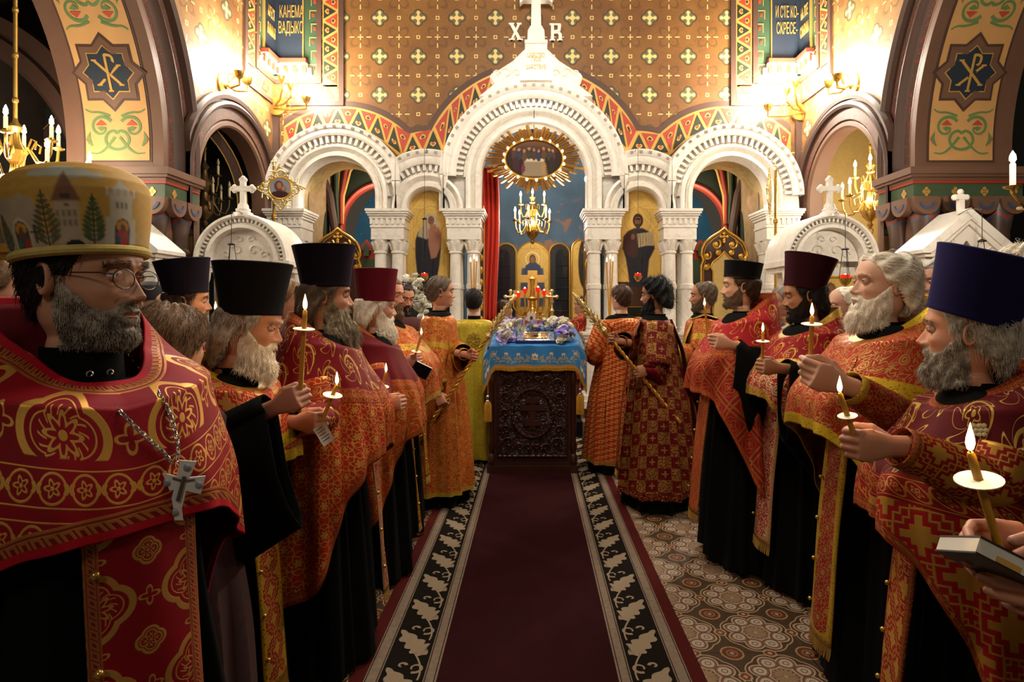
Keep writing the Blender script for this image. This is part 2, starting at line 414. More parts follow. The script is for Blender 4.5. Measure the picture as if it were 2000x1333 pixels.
def skinmat(name, c='c28c6e', red='9c4636', dark='3b2a22'):
    if name in MC: return MC[name]
    g = G(name); s = g.node('ShaderNodeSeparateXYZ'); g.t.links.new(g.attr('Col'), s.inputs[0])
    n = g.noise(14, detail=4); n2 = g.noise(180, detail=2); cc = C(c)
    b = g.mix(n, tuple(x*.84 for x in cc[:3])+(1,), tuple(min(1, x*1.1) for x in cc[:3])+(1,))
    b = g.mix(E(g, s.outputs[0])*.8, b, C(red)); b = g.mix(E(g, s.outputs[1]), b, C(dark))
    MC[name] = g.out(b, .5, 0, n2, .12, .001, .4); return g.mat
def hairmat(name, c, c2=None):
    if name in MC: return MC[name]
    g = G(name); n = g.noise(45, detail=3); a = C(c); b = C(c2) if c2 else tuple(x*.55 for x in a[:3])+(1,)
    MC[name] = g.out(g.mix(g.sm(n, .3, .7), b, a), .5, 0, n, .3, .003, .25); return g.mat
# ------------------------------------------------------------------ the church
XL, XR, YF = -3.26, 3.38, 7.50                              # side walls' faces, front wall's face
IY = 7.30; S_ = F/IY                                        # iconostasis front and its pixels per metre
def zi(py): return CH+(600-py)/S_
def xi(px): return (px-1040)/S_
CX = xi(1042.5)
ARCH = [(CX, zi(346), 103/S_, 181/S_, (137, 151)), (CX-207/S_, zi(409), 41/S_, 115/S_, (74, 87)), (CX+207/S_, zi(409), 41/S_, 115/S_, (74, 87)),
        (CX-385/S_, zi(383), 75/S_, 138/S_, (103, 117)), (CX+385/S_, zi(383), 75/S_, 138/S_, (103, 117))]
ZCAP = zi(412)
def upper(x): return max([c[1]+math.sqrt(c[3]**2-(x-c[0])**2) for c in ARCH if abs(x-c[0]) < c[3]]+[ZCAP])
def lower(x, ch=ARCH):
    for c in ch:
        if abs(x-c[0]) < c[2]: return c[1]+math.sqrt(c[2]**2-(x-c[0])**2)
    return ZCAP
def strips(xs, lo, hi, y0, y1, M=None):                     # slab between two outlines
    mb = MB(); n = len(xs); v = []
    for x in xs:
        l, h = lo(x), hi(x); v += [Vector((x, y0, l)), Vector((x, y0, h)), Vector((x, y1, h)), Vector((x, y1, l))]
    f = []
    for i in range(n-1):
        for k in range(4): f.append((4*i+k, 4*i+4+k, 4*i+4+(k+1) % 4, 4*i+(k+1) % 4))
    f += [(0, 1, 2, 3), (4*n-1, 4*n-2, 4*n-3, 4*n-4)]
    if M: v = [M(p) for p in v]
    mb.add(v, f); return mb
# --- wall paintings
def wallpaint(name, side=False, c1='7d5626', bright=1.0):
    g = G(name); x, y, z = g.pos(); u = (y if side else x)+(0.0 if side else -.02); p = .487
    zz = z-.06; a = g.rep(u+.5*p*0+.245, p); b = g.rep(zz, p); r = g.ln(a, b); th = g.at2(b, a)
    cr = g.mn(g.cross(a, b, .078, .012), g.mx(g.ab(g.ab(a)+g.ab(b)-.0)-.045, -1.0+r*0), g.ln(g.ab(a)-.066, b)-.022, g.ln(a, g.ab(b)-.066)-.022)
    cm = g.ins(cr, .003); quat = g.mn(g.ln(g.ab(a)-.055, b)-.052, g.ln(a, g.ab(b)-.055)-.052); qm = g.ins(quat, .003)
    a2 = g.rep(u+.245+.5*p, p); b2 = g.rep(zz+.5*p, p); r2 = g.ln(a2, b2); t2 = g.at2(b2, a2)
    heart = g.ab(r2-(g.ab(g.sin(t2*2.0))*.6+.35)*.15)-.012; hm = g.ins(heart, .003)*.45
    lob = g.ins(g.ab(r2-(g.ab(g.sin(t2*2.0)))*.165)-.006, .003)*.35
    sc = g.ins(g.mn(g.cross(a2, b2, .036, .006), g.box(a2, g.ab(b2)-.105, .006, .03), g.box(g.ab(a2)-.105, b2, .03, .006)), .002)
    a3 = g.rep(u+.245+.5*p, p); b3 = g.rep(zz, p); a4 = g.rep(u+.245, p); b4 = g.rep(zz+.5*p, p)
    sq = g.mx(g.ins(g.ab(g.box(a3, b3, .018, .018))-.005, .002), g.ins(g.ab(g.box(a4, b4, .018, .018))-.005, .002))
    n = g.noise(2.2, g.vec(x, y, z), 4); base = g.mix(g.sm(n, .3, .7), C('68431d'), C(c1))
    swirl = g.ins(g.ab(g.noise(16, g.vec(x, y, z), 1, .8)-.5)-.025, .01)
    c = g.mix(swirl*.18, base, C('3a2413')); c = g.mix(g.mx(hm, lob), c, C('3d2613')); c = g.mix(qm, c, C('5d5a3c')); c = g.mix(g.ins(g.ab(quat)-.006, .002), c, C('3c2a16'))
    gd = g.mx(cm, sc, sq); c = g.mix(gd, c, C('d8b978')); return g.out(c, .6, gd*.2)
WPF = wallpaint('front_wall_painting'); WPS = wallpaint('side_wall_painting', True, '8a6636')
xs = sorted(set(np.linspace(XL, XR, 260).tolist()))
wf = strips(xs, lambda x: upper(x)-.10, lambda x: 6.4, YF, YF+.3).build('wall_front', WPF, kind='structure')
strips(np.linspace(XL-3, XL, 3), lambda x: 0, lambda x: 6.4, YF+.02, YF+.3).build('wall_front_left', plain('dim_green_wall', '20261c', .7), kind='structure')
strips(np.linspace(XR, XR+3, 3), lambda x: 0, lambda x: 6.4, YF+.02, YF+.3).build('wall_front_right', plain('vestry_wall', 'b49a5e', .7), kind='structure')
def rowband(poly, inner, outer, Y, M=None, step=.19):
    """zigzag of red and dark triangles with a heart in each, between two offset outlines"""
    red = MB(); drk = MB(); gold = MB()
    L = [0]
    for i in range(1, len(poly)): L.append(L[-1]+(Vector(poly[i])-Vector(poly[i-1])).length)
    n = max(2, round(L[-1]/step)); T = [L[-1]*i/(2*n) for i in range(2*n+1)]
    def at(ar, t): return Vector((np.interp(t, L, [q[0] for q in ar]), np.interp(t, L, [q[1] for q in ar])))
    def put(mb, pts, d0, d1):
        mb.prism([tuple(p) for p in pts], Y-d1, Y-d0, M)
    gp = [tuple(q) for q in inner]+[tuple(q) for q in outer[::-1]]
    k = len(inner); vv = [(x, Y-.004, z) for x, z in inner]+[(x, Y-.004, z) for x, z in outer]
    if M: vv = [M(Vector(p)) for p in vv]
    gold.add(vv, [(i, i+1, k+i+1, k+i) for i in range(k-1)])
    for i in range(2*n-1):
        odd = i % 2; A = at(inner if odd else outer, T[i]); B = at(inner if odd else outer, T[i+2]); Cc = at(outer if odd else inner, T[i+1])
        c = (A+B+Cc)/3; tri = [c+(p-c)*.76 for p in (A, B, Cc)]; put(drk if odd else red, tri, 0, .008)
        w_ = (A-B).length; ax = (B-A).normalized(); ay = (Cc-(A+B)/2).normalized()
        h = [c+ax*a_*w_*.16+ay*b_*w_*.17 for a_, b_ in ((0, -.9), (.8, -.35), (.95, .1), (.5, .5), (0, .25), (-.5, .5), (-.95, .1), (-.8, -.35))]
        if M is None: gold.prism([tuple(p) for p in h], Y-.011, Y-.0085)
        else: put(gold, h, .0085, .011)
        h2 = [c+(p-c)*.55 for p in h]; put(red if odd else drk, h2, .0105, .0125)
    return red, drk, gold
def band_build(par, poly, inner, outer, Y, M=None, step=.19):
    r, d, gl = rowband(poly, inner, outer, Y, M, step)
    for nm, mb, mt in (('red_triangles', r, REDPAINT), ('dark_triangles', d, BLACKGREEN), ('border_gilding', gl, GOLDPAINT)):
        o = mb.build(nm, mt, par); o['kind'] = 'stuff'
def offset(poly, d):
    out = []
    for i, p in enumerate(poly):
        a = Vector(poly[max(0, i-1)]); b = Vector(poly[min(len(poly)-1, i+1)]); t = (b-a).normalized(); nn = Vector((-t.y, t.x)); out.append(tuple(Vector(p)+nn*d))
    return out
def outline(x0, x1, n=120):
    xs_ = np.linspace(x0, x1, n); z = np.array([upper(x) for x in xs_]); k = np.ones(9)/9
    zs = np.convolve(np.pad(z, 4, mode='edge'), k, mode='valid'); return [(x, q) for x, q in zip(xs_, zs)]
for x0, x1 in ((XL+.12, CX-.52), (CX+.52, XR-.12)):
    pl = outline(x0, x1); inner = [(x, z+.03) for x, z in pl]; ou = []
    for i, (x, z) in enumerate(pl):                         # outer edge: distance field of the arches
        ou.append((x, max([c[1]+math.sqrt(max((c[3]+.30)**2-(x-c[0])**2, .0001)) for c in ARCH if abs(x-c[0]) < c[3]+.30])))
    band_build(wf, pl, inner, ou, YF, step=.27)
    mb = MB(); k = len(pl); o2 = [(x, max([c[1]+math.sqrt(max((c[3]+.37)**2-(x-c[0])**2, .0001)) for c in ARCH if abs(x-c[0]) < c[3]+.37])) for x, z in pl]
    mb.add([(x, YF-.006, z) for x, z in ou]+[(x, YF-.006, z) for x, z in o2], [(i, i+1, k+i+1, k+i) for i in range(k-1)]); mb.build('brown_edging', DARKBROWN, wf)
# corner strips and framed inscription panels at both corners (front wall part and side wall part)
def corner(sgn, XW, name):
    fr = MB(); gd = MB(); sx = -sgn
    fx = lambda d: XW+sx*d                                  # distance from the corner along the front wall
    fr.box(min(fx(0), fx(.07)), max(fx(0), fx(.07)), YF-.05, YF, 2.4, 4.08); side = lambda p: Vector((XW+sx*(YF-p.y), p.x, p.z))
    eps = [0]
    def rect(mb, a, b, z0, z1, d0, d1, on):                 # on front (0) or side (1) wall; a,b distance from corner
        eps[0] = (eps[0]+1) % 9; d1 += eps[0]*.0006
        if on == 0: mb.box(min(fx(a), fx(b)), max(fx(a), fx(b)), YF-d1, YF-d0, z0, z1)
        else: mb.box(min(XW+sx*d0, XW+sx*d1), max(XW+sx*d0, XW+sx*d1), YF-b, YF-a, z0, z1)
    navy = MB(); grn = MB(); redb = MB(); cream = MB()
    for on in (0, 1):
        W_ = .88 if on == 0 else .80; k = .98
        for a, b, z0, z1 in ((0, W_, 4.06, 4.11), (W_-.06, W_, 4.06, 6.3), (0, W_-.30, 4.34, 4.39), (W_-.34, W_-.28, 4.34, 6.3)): rect(fr, a, b, z0, z1, 0, .02, on)
        rect(grn, 0, W_-.34, 4.39, 6.3, 0, .008, on); rect(gd, 0, W_-.36, 4.39, 4.41, .008, .014, on)
        rect(navy, 0, W_*.42, 4.62, 5.6, .008, .03, on); rect(gd, W_*.42, W_*.42+.012, 4.62, 5.6, .008, .034, on)
        rect(redb, 0, W_*.49, 4.575, 4.625, .008, .10, on); rect(cream, 0, W_*.50, 4.52, 4.575, .008, .07, on); rect(cream, 0, W_*.55, 4.44, 4.52, .008, .05, on)
        for k_ in range(4): rect(redb, .03+k_*.115, .085+k_*.115, 4.455, 4.545, .05, .074, on)
        for k_ in range(9):                                 # vine beside the niche
            z = 4.5+k_*.17; c0 = W_*.51+.03+.02*(k_ % 2); rect(redb, c0, c0+.035, z, z+.04, .008, .016, on); rect(gd, c0-.03, c0+.07, z+.075, z+.083, .008, .014, on); rect(gd, c0-.03, c0-.022, z-.03, z+.08, .008, .014, on)
        M = (lambda p: p) if on == 0 else side
        cz = 4.225
        if on == 0: pv = [(fx(W_-.17), 6.2), (fx(W_-.17), 4.3)]; ph = [(fx(W_-.08), cz), (fx(.08), cz)]
        else: pv = [(YF-W_+.17, 6.2), (YF-W_+.17, 4.3)]; ph = [(YF-W_+.08, cz), (YF-.08, cz)]
        for pl in (pv, ph):
            pl = [tuple(Vector(pl[0]).lerp(Vector(pl[1]), i/20)) for i in range(21)]
            band_build(cornr[name], pl, offset(pl, -.10), offset(pl, .10), YF, None if on == 0 else M, .24)
    for nm, mb, mt in (('frame_strip', fr, DARKBROWN), ('panel', grn, plain('panel_green', '2f4630', .6)), ('gilt_line', gd, GOLDPAINT), ('dark_field', navy, NAVY), ('red_ledge', redb, REDPAINT), ('painted_foot', cream, plain('pale_blue_paint', 'b9bfae', .6))):
        mb.build(nm, mt, cornr[name])
cornr = {}
for nm, sg, XW in (('left', -1, XL), ('right', 1, XR)):
    cornr[nm] = bpy.data.objects.new('trim_1' if nm == 'left' else 'trim_2', None); COL.objects.link(cornr[nm]); cornr[nm].location = (XW, YF, 4); cornr[nm]['kind'] = 'structure'
    corner(sg, XW, nm)
def inscr(par, s, px, py, Y, size, wall, sx=.62):
    if wall == 0: M = face_cam(P(px, py, Y))
    else: M = Matrix.Translation(px) @ Matrix.Rotation(R(90 if wall == 1 else -90), 4, 'Z') @ Euler((R(90), 0, 0)).to_matrix().to_4x4()
    text('inscription', s, size, M, GOLDPAINT, par, sx)
yy = YF-.034
inscr(cornr['left'], 'КАНЕМА', 569, 34, yy-.01, .21, 0, .34); inscr(cornr['left'], 'ВАДЫКО', 568, 65, yy-.01, .21, 0, .34)
inscr(cornr['right'], 'И СТ҃Е КО-', 1537, 34, yy-.01, .20, 0, .29); inscr(cornr['right'], 'СКРЕСЕ-', 1537, 66, yy-.01, .20, 0, .31)
for i, (a, b) in enumerate((('КРЕСТ', 'НА ТОЕ'), ('ВИМИ В', 'СЛАВИМ'))):
    z = 5.08-i*.22
    inscr(cornr['left'], a, Vector((XL+.044, YF-.18, z)), 0, 0, .19, 1, .30); inscr(cornr['right'], b, Vector((XR-.044, YF-.21, z)), 0, 0, .19, 2, .27)
# --- side walls with the small arch and the great arch
BR, BRO, BYC, BZC = 2.0, 2.5, 3.25, 2.90                     # great arch radii and centre (y,z)
SYC, SZC, SR = 6.52, 2.74, .72                              # small arch
def wlow(y):
    if y < BYC+BRO: return BZC+math.sqrt(max(BRO**2-(y-BYC)**2, 0)) if y > BYC-BRO else 0
    if abs(y-SYC) < SR+.02: return SZC+math.sqrt(max((SR+.02)**2-(y-SYC)**2, 0))
    return 0
ys = sorted(set(np.linspace(.8, YF, 240).tolist()+[BYC+BRO-.001, BYC+BRO+.001, SYC-SR-.021, SYC-SR-.019, SYC+SR+.019, SYC+SR+.021]))
dots = G('arch_flower_paint'); x_, y_, z_ = dots.pos(); v1 = dots.vor(22, dots.vec(y_, z_, x_)); v2 = dots.vor(40, dots.vec(y_, z_, x_))
ARCHDOT = dots.out(dots.mix(dots.gt(.26, v1), dots.mix(dots.gt(.2, v2), C('54382c'), C('6b7a58')), C('8d3034')), .55)
def wallside(sgn, XW, nm):
    o = sgn
    sb = strips(ys, wlow, lambda y: 6.4, 0, .17, M=lambda p: Vector((XW+o*p.y, p.x, p.z)))
    wl = sb.build('wall_'+nm, WPS, kind='structure')
    X = lambda d: XW-o*d
    # small arch rings
    prof = [(SR, -.16), (SR, .0), (SR+.02, .02), (SR+.06, .02), (SR+.075, .0), (SR+.085, .0)]
    MB().arch(prof, SYC, SZC, 40, SZC, X=X).build('arch_reveal', PIERBROWN, wl)
    MB().arch([(SR+.075, .0), (SR+.085, .025), (SR+.20, .025), (SR+.21, .0)], SYC, SZC, 40, .4, X=X, clamp=(5.6, YF-.02)).build('flower_moulding', ARCHDOT, wl)
    MB().arch([(SR+.20, 0), (SR+.205, .06), (SR+.235, .075), (SR+.265, .06), (SR+.27, .02), (SR+.285, .02), (SR+.29, .05), (SR+.33, .06), (SR+.36, .03), (SR+.365, 0)], SYC, SZC, 40, .35, X=X, clamp=(5.55, YF-.02)).build('roll_moulding', DARKBROWN, wl)
    # great arch: mouldings and painted soffit
    MB().arch([(BRO+.03, -.02), (BRO+.03, .03), (BRO-.01, .05), (BRO-.05, .03), (BRO-.06, -.03)], BYC, BZC, 64, .17, a0=0, a1=PI*.55, X=X).build('arch_moulding', DARKBROWN, wl)
    MB().arch([(BRO-.06, -.03), (BRO-.16, -.03)], BYC, BZC, 64, .17, a1=PI*.55, X=X).build('flower_moulding', ARCHDOT, wl)
    MB().arch([(BRO-.16, -.03), (BRO-.17, .0), (BRO-.20, .01), (BRO-.22, -.04), (BRO-.25, -.06)], BYC, BZC, 64, .17, a1=PI*.55, X=X).build('arch_moulding', DARKBROWN, wl)
    MB().arch([(BRO-.25, -.06), (BRO-.36, -.06)], BYC, BZC, 64, .17, a1=PI*.55, X=X).build('flower_moulding', ARCHDOT, wl)
    MB().arch([(BRO-.36, -.06), (BRO-.37, -.03), (BRO-.40, -.02), (BRO-.42, -.04), (BR+.06, -.0), (BR, 0), (BR, -.86), (BR+.2, -.86)], BYC, BZC, 64, .17, a1=PI*.55, X=X).build('arch_soffit', PIERBROWN, wl, sharp=20)
    # ornament on the soffit: ribbons and stars laid on the curved surface
    def Sf(u, s, h=.006):
        if s < 0: return Vector((XW+o*u, BYC+BR-h, BZC+s))
        t = s/BR; return Vector((XW+o*u, BYC+(BR-h)*math.cos(t), BZC+(BR-h)*math.sin(t)))
    def sheet(u0, u1, s0, s1, h, mt, name, f0=None):
        n = 24; MB().grid([[Sf(u0, s0+(s1-s0)*i/n, h), Sf(u1, s0+(s1-s0)*i/n, h)] for i in range(n+1)]).build(name, mt, wl)
    sheet(.10, .70, -.10, 2.2, .004, DARKBROWN, 'panel_edging'); sheet(.12, .68, -.085, 2.2, .008, OCHRE, 'ochre_panel')
    def poly(mb, pts, h): mb.add([Sf(.40+x, s, h) for x, s in pts], [tuple(range(len(pts)))])
    def ribbon(mb, pts, w, h=.012):
        a = [Vector(p) for p in pts]; row = []
        for _ in range(3 if 3 < len(a) < 14 else 0): a = [a[0]]+[q_ for p_, r_ in zip(a, a[1:]) for q_ in (p_.lerp(r_, .25), p_.lerp(r_, .75))]+[a[-1]]
        for i, p in enumerate(a):
            t = (a[min(i+1, len(a)-1)]-a[max(i-1, 0)]).normalized(); nn = Vector((-t.y, t.x)); ww = w(i/(len(a)-1)) if callable(w) else w
            row.append([Sf(.40+p.x+nn.x*ww, p.y+nn.y*ww, h), Sf(.40+p.x-nn.x*ww, p.y-nn.y*ww, h)])
        mb.grid(row)
    def star(r, c): return [((r if i % 2 == 0 else r*.76)*math.sin(PI*i/8), c+(r if i % 2 == 0 else r*.76)*math.cos(PI*i/8)) for i in range(16)]
    sc = .66
    for r, h, mt, nm_ in ((.325, .010, DARKBROWN, 'star_border'), (.295, .013, PIERBROWN, 'star_border'), (.225, .016, GOLDPAINT, 'star_edge'), (.212, .019, NAVY, 'star_field')):
        mb = MB(); poly(mb, star(r, sc), h); mb.build(nm_, mt, wl)
    mb = MB()
    for pts in ([(-.10*o, sc+.10), (.10*o, sc-.10)], [(.10*o, sc+.06), (-.09*o, sc-.10)], [(0, sc+.15), (0, sc-.15)], [(.0, sc+.145), (.055*o, sc+.14), (.065*o, sc+.10), (.05*o, sc+.06), (0, sc+.055)]): ribbon(mb, pts, .011, .022)
    for x, s in ((-.10*o, sc+.10), (.10*o, sc-.10), (.10*o, sc+.06), (-.09*o, sc-.10), (0, sc-.15)): ribbon(mb, [(x-.022, s), (x+.022, s)], .007, .022)
    mb.build('monogram', GOLDPAINT, wl)
    gv = MB(); rv = MB()
    for s0, fl in ((.0, 1), (1.36, -1), (1.36, 1)):
        for m_ in (-1, 1):
            def q(x, s): return (m_*x, s0+fl*s if fl > 0 else s0-s)
            ribbon(gv, [q(.0, -.03+.04), q(.06, .02), q(.11, .08), q(.09, .15), q(.03, .18), q(0, .15)], .012)
            sp = [q(.135+(.105-.012*t)*math.cos(2.6-t*.95), .20+(.105-.012*t)*math.sin(2.6-t*.95)) for t in np.linspace(0, 6.2, 28)]; ribbon(gv, sp, lambda t: .014*(1-t*.5))
            ribbon(gv, [q(.02, .12), q(.09, .03), q(.16, -.03), q(.24, -.02)], lambda t: .013*(1-t*.6)); ribbon(gv, [q(.22, .04), q(.255, .10), q(.235, .17)], lambda t: .02*math.sin(PI*min(1, t+.1)))
            ribbon(gv, [q(.05, .30), q(.14, .335), q(.22, .33), q(.26, .36)], lambda t: .012*(1-t*.6)); ribbon(rv, [q(.245, .05), q(.265, .10), q(.25, .15)], lambda t: .012*math.sin(PI*t))
            ribbon(rv, [q(.09, .225), q(.135, .245), q(.18, .225)], lambda t: .022*math.sin(PI*t)+.003); ribbon(gv, [q(.10, .20), q(.135, .19), q(.17, .20)], lambda t: .02*math.sin(PI*t)+.002, .013)
    gv.build('vine_ornament', ORNGREEN, wl); rv.build('flower_ornament', ORNRED, wl)
    # pier under the springing: core, colonnettes, cornice
    pr = MB(); x0, x1 = XW+o*.10, XW+o*.90; pr.box(min(x0, x1), max(x0, x1), BYC+BR+.08, SYC-SR-.02, 0, 2.75); pier = pr.build('wall_pier_'+nm, PIERBROWN, kind='structure')
    def ccol(x, y, r=.10):
        mb = MB(); mb.lathe([(r*1.3, 0), (r*1.3, .15), (r, .2), (r, 2.0), (r*1.12, 2.01), (r*1.18, 2.035), (r*1.12, 2.06), (r, 2.07), (r*1.05, 2.2), (r*1.5, 2.40), (r*1.5, 2.45)], 20, (x, y, 0)); mb.build('colonnette', COLPAINT, pier)
    for u, y in ((.12, BYC+BR+.06), (.78, BYC+BR+.06), (.10, BYC+BR+.38), (.45, BYC+BR+.10)): ccol(XW+o*u, y, .085 if u != .45 else .06)
    c = MB(); rd = MB(); gn = MB(); gd = MB(); sc_ = MB(); bl = MB()
    def ring(mb, e, z0, z1):
        xa, xb = XW-o*e, XW+o*(.92+e*.3); mb.box(min(xa, xb), max(xa, xb), BYC+BR-e, SYC-SR-.06, z0, z1)
    for e, z0, z1 in ((.10, 2.68, 2.74), (.08, 2.655, 2.68), (.05, 2.63, 2.655)): ring(c, e, z0, z1)
    ring(rd, .045, 2.605, 2.632); ring(gn, .03, 2.47, 2.605); ring(c, .02, 2.44, 2.47)
    def quat(mb, M):
        for dx, dz in ((0, .022), (0, -.022), (.018, 0), (-.018, 0)): mb.prism([(dx+.016*math.cos(t), dz+.02*math.sin(t)) for t in np.linspace(0, 2*PI, 9)[:-1]], -.006, 0, M)
    def scal(mb, b2, M):
        r = .115; mb.prism([(r*math.cos(t), r*math.sin(t)) for t in np.linspace(PI, 2*PI, 17)]+[(r, .04), (-r, .04)], -.05, .02, M)
        t_ = np.linspace(PI*1.05, PI*1.95, 13); b2.prism([(.075*math.cos(t), .075*math.sin(t)) for t in t_]+[(.05*math.cos(t), .05*math.sin(t)) for t in t_[::-1]], -.056, -.045, M)
    for k in range(4):
        M = Matrix.Translation((XW+o*(.06+.255*k), BYC+BR-.03, 2.445)); scal(sc_, bl, M); quat(gd, Matrix.Translation((XW+o*(.08+.255*k), BYC+BR-.03, 2.535)))
    for k in range(2):
        M = Matrix.Translation((XW-o*.03, BYC+BR+.10+.25*k, 2.445)) @ Matrix.Rotation(R(90 if o < 0 else -90), 4, 'Z'); scal(sc_, bl, M)
        quat(gd, Matrix.Translation((XW-o*.03, BYC+BR+.10+.25*k, 2.535)) @ Matrix.Rotation(R(90 if o < 0 else -90), 4, 'Z'))
    for nm_, mb, mt in (('cornice', c, PIERBROWN), ('red_fillet', rd, REDPAINT), ('green_frieze', gn, GREENPAINT), ('gilt_quatrefoils', gd, GOLDPAINT), ('scalloped_bracket', sc_, PIERBROWN), ('blue_inlay', bl, plain('slate_blue_paint', '3c4660', .6))): mb.build(nm_, mt, pier)
cg = G('colonnette_paint'); x_, y_, z_ = cg.pos(); zz_ = cg.fr(z_*1.6+cg.ab(cg.rep(x_, .16))*1.2)
COLPAINT = cg.out(cg.mix(cg.gt(zz_, .86), cg.mix(cg.gt(zz_, .74)*cg.gt(.80, zz_), cg.mix(cg.gt(.2, cg.fr(z_*1.6+.3+cg.ab(cg.rep(x_, .16))*1.2)), C('4f3930'), C('3d4a5e')), C('8a3a26')), C('6a4c3c')), .35)
wallside(-1, XL, 'left'); wallside(1, XR, 'right')
# side aisles beyond the arches
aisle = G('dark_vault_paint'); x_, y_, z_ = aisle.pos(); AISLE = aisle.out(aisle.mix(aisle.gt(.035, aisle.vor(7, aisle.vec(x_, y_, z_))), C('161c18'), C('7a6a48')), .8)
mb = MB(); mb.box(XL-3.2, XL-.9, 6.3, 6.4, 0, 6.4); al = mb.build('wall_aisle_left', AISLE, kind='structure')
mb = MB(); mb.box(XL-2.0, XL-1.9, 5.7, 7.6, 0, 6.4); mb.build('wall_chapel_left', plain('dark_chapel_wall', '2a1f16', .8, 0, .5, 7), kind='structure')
for cx_, cz_, r_ in ((-5.55, 2.6, 1.25), (-4.25, 2.55, 1.15)):
    MB().arch([(r_, 6.27), (r_+.09, 6.27)], cx_, cz_, 30, 1.0).build('painted_rib', plain('rib_paint', '4a3328', .7), al); MB().arch([(r_-.012, 6.265), (r_, 6.265)], cx_, cz_, 30, 1.0).build('rib_line', GOLDPAINT, al)
    MB().arch([(r_+.09, 6.265), (r_+.10, 6.265)], cx_, cz_, 30, 1.0).build('rib_line', GOLDPAINT, al)
MB().arch([(1.55, 5.9), (1.55, 5.6), (1.60, 5.55), (1.72, 5.55), (1.74, 5.6), (1.90, 5.6), (1.9, 5.9)], -5.85, 2.55, 40, 2.5).build('aisle_arch', DARKBROWN, al)
vw = G('vine_wall'); x_, y_, z_ = vw.pos(); n_ = vw.noise(3.2, vw.vec(y_, z_, x_), 1, .9); k_ = vw.ins(vw.ab(vw.fr(n_*5.0)-.5)-.07, .02)
VINEW = vw.out(vw.mix(vw.gt(vw.noise(6, vw.vec(y_, z_, x_), 2), .62), vw.mix(k_, C('d9bd74'), C('7f9a66')), C('c78a5a')), .6)
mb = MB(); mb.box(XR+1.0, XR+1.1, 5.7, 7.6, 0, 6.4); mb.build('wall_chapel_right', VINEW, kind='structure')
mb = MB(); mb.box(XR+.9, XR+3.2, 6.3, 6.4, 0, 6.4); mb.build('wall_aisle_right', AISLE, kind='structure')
# --- floor, solea steps
def floorpaint():
    g = G('encaustic_floor'); x, y, z = g.pos(); p = .332; U = x-.5*p*0+.12; V = y+.05
    a = g.rep(U, p); b = g.rep(V, p); r = g.ln(a, b); th = g.at2(b, a); pr = g.ab(g.cos(th*4.0))
    a2 = g.rep(U+.5*p, p); b2 = g.rep(V+.5*p, p); r2 = g.ln(a2, b2)
    n = g.noise(40, g.vec(x, y), 3); base = g.mix(n, C('352414'), C('4a3521'))
    sp = g.fr(th*(8/(2*PI))); lr = g.ln((sp-.5)*r*.785, r-.100*1.0)          # eight petals
    c = g.mix(g.ins(lr-.046, .003), base, C('a8917a')); c = g.mix(g.ins(g.ab(lr-.036)-.003), c, C('5b2f1c')); c = g.mix(g.ins(g.ab(lr-.030)-.002), c, C('41331f')); c = g.mix(g.ins(lr-.017), c, C('9f907e')); c = g.mix(g.ins(g.ab(lr-.012)-.002), c, C('4d3a28'))
    st = r-(g.ab(g.cos(th*8.0))*.022+.038); c = g.mix(g.ins(st, .003), c, C('83694e')); c = g.mix(g.ins(r-.012)*g.gt(g.cos(th*8.0), -.2), c, C('4a1b10'))
    c = g.mix(g.ins(g.ab(r-(g.ab(g.cos(th*4.0+PI/2))*.012+.146))-.003), c, C('9d8562'))
    par = g.par(U, p)
    rc = g.ins(r2-.048); c = g.mix(rc, c, C('5b2a18')); c = g.mix(g.ins(g.ab(r2-.047)-.004), c, C('8f7550')); c = g.mix(g.ins(g.ab(r2-.022)-.004), c, C('7b5b3a'))
    for dx, dy in ((.5, 0), (0, .5)):
        a3 = g.rep(U+dx*p, p); b3 = g.rep(V+dy*p, p); d3 = g.ln(a3, b3)-.02; c = g.mix(g.ins(d3), c, C('6b2c18')); c = g.mix(g.ins(g.ab(d3-.006)-.003), c, C('9d8562'))
    a4 = g.rep(U+.25*p, p*.5); b4 = g.rep(V+.25*p, p*.5); c = g.mix(g.ins(g.ab(a4)+g.ab(b4)-.012)*0.6, c, C('c0ab8a'))
    return g.out(c, .42, 0, None)
FLOOR = floorpaint()
mb = MB(); mb.box(-7, 7, -2, 11, -.12, -.008); fl = mb.build('floor', plain('floor_bed', '2f2418', .8), kind='structure')
tm = MB(); h = .0825; e = .0012; tm.add([(-h, -h, -.008), (h, -h, -.008), (h, h, -.008), (-h, h, -.008), (-h, -h, -e), (h, -h, -e), (h, h, -e), (-h, h, -e), (-h+e, -h+e, 0), (h-e, -h+e, 0), (h-e, h-e, 0), (-h+e, h-e, 0)],
    [(0, 1, 5, 4), (1, 2, 6, 5), (2, 3, 7, 6), (3, 0, 4, 7), (4, 5, 9, 8), (5, 6, 10, 9), (6, 7, 11, 10), (7, 4, 8, 11), (8, 9, 10, 11)])
t0 = tm.build('tile', FLOOR, fl, local=True); t0.location = (-.12+.083, -.05+.083, 0); first = True; k = 0
near = []; far = []
for i in range(-42, 43):
    for j in range(-6, 42):
        x, y = -.12+.083+i*.166, -.05+.083+j*.166
        if abs(x-.0) < .68 or y > 6.9: continue
        px = 1040+x*F/max(y, .1); py = 600+F*CH/max(y, .1)
        vis = y > 2.2 and ((.7 < x < 1.75 and y < 5.4 and x < .55+.28*y) or (-1.15 < x < -.68 and y > 2.6 and y < 5.2))
        (near if vis else far).append((x, y))
near = near[:296]
for x, y in near:
    if first: t0.location = (x, y, 0); first = False
    else:
        o = t0.copy(); COL.objects.link(o); o.location = (x, y, 0)
mb = MB()
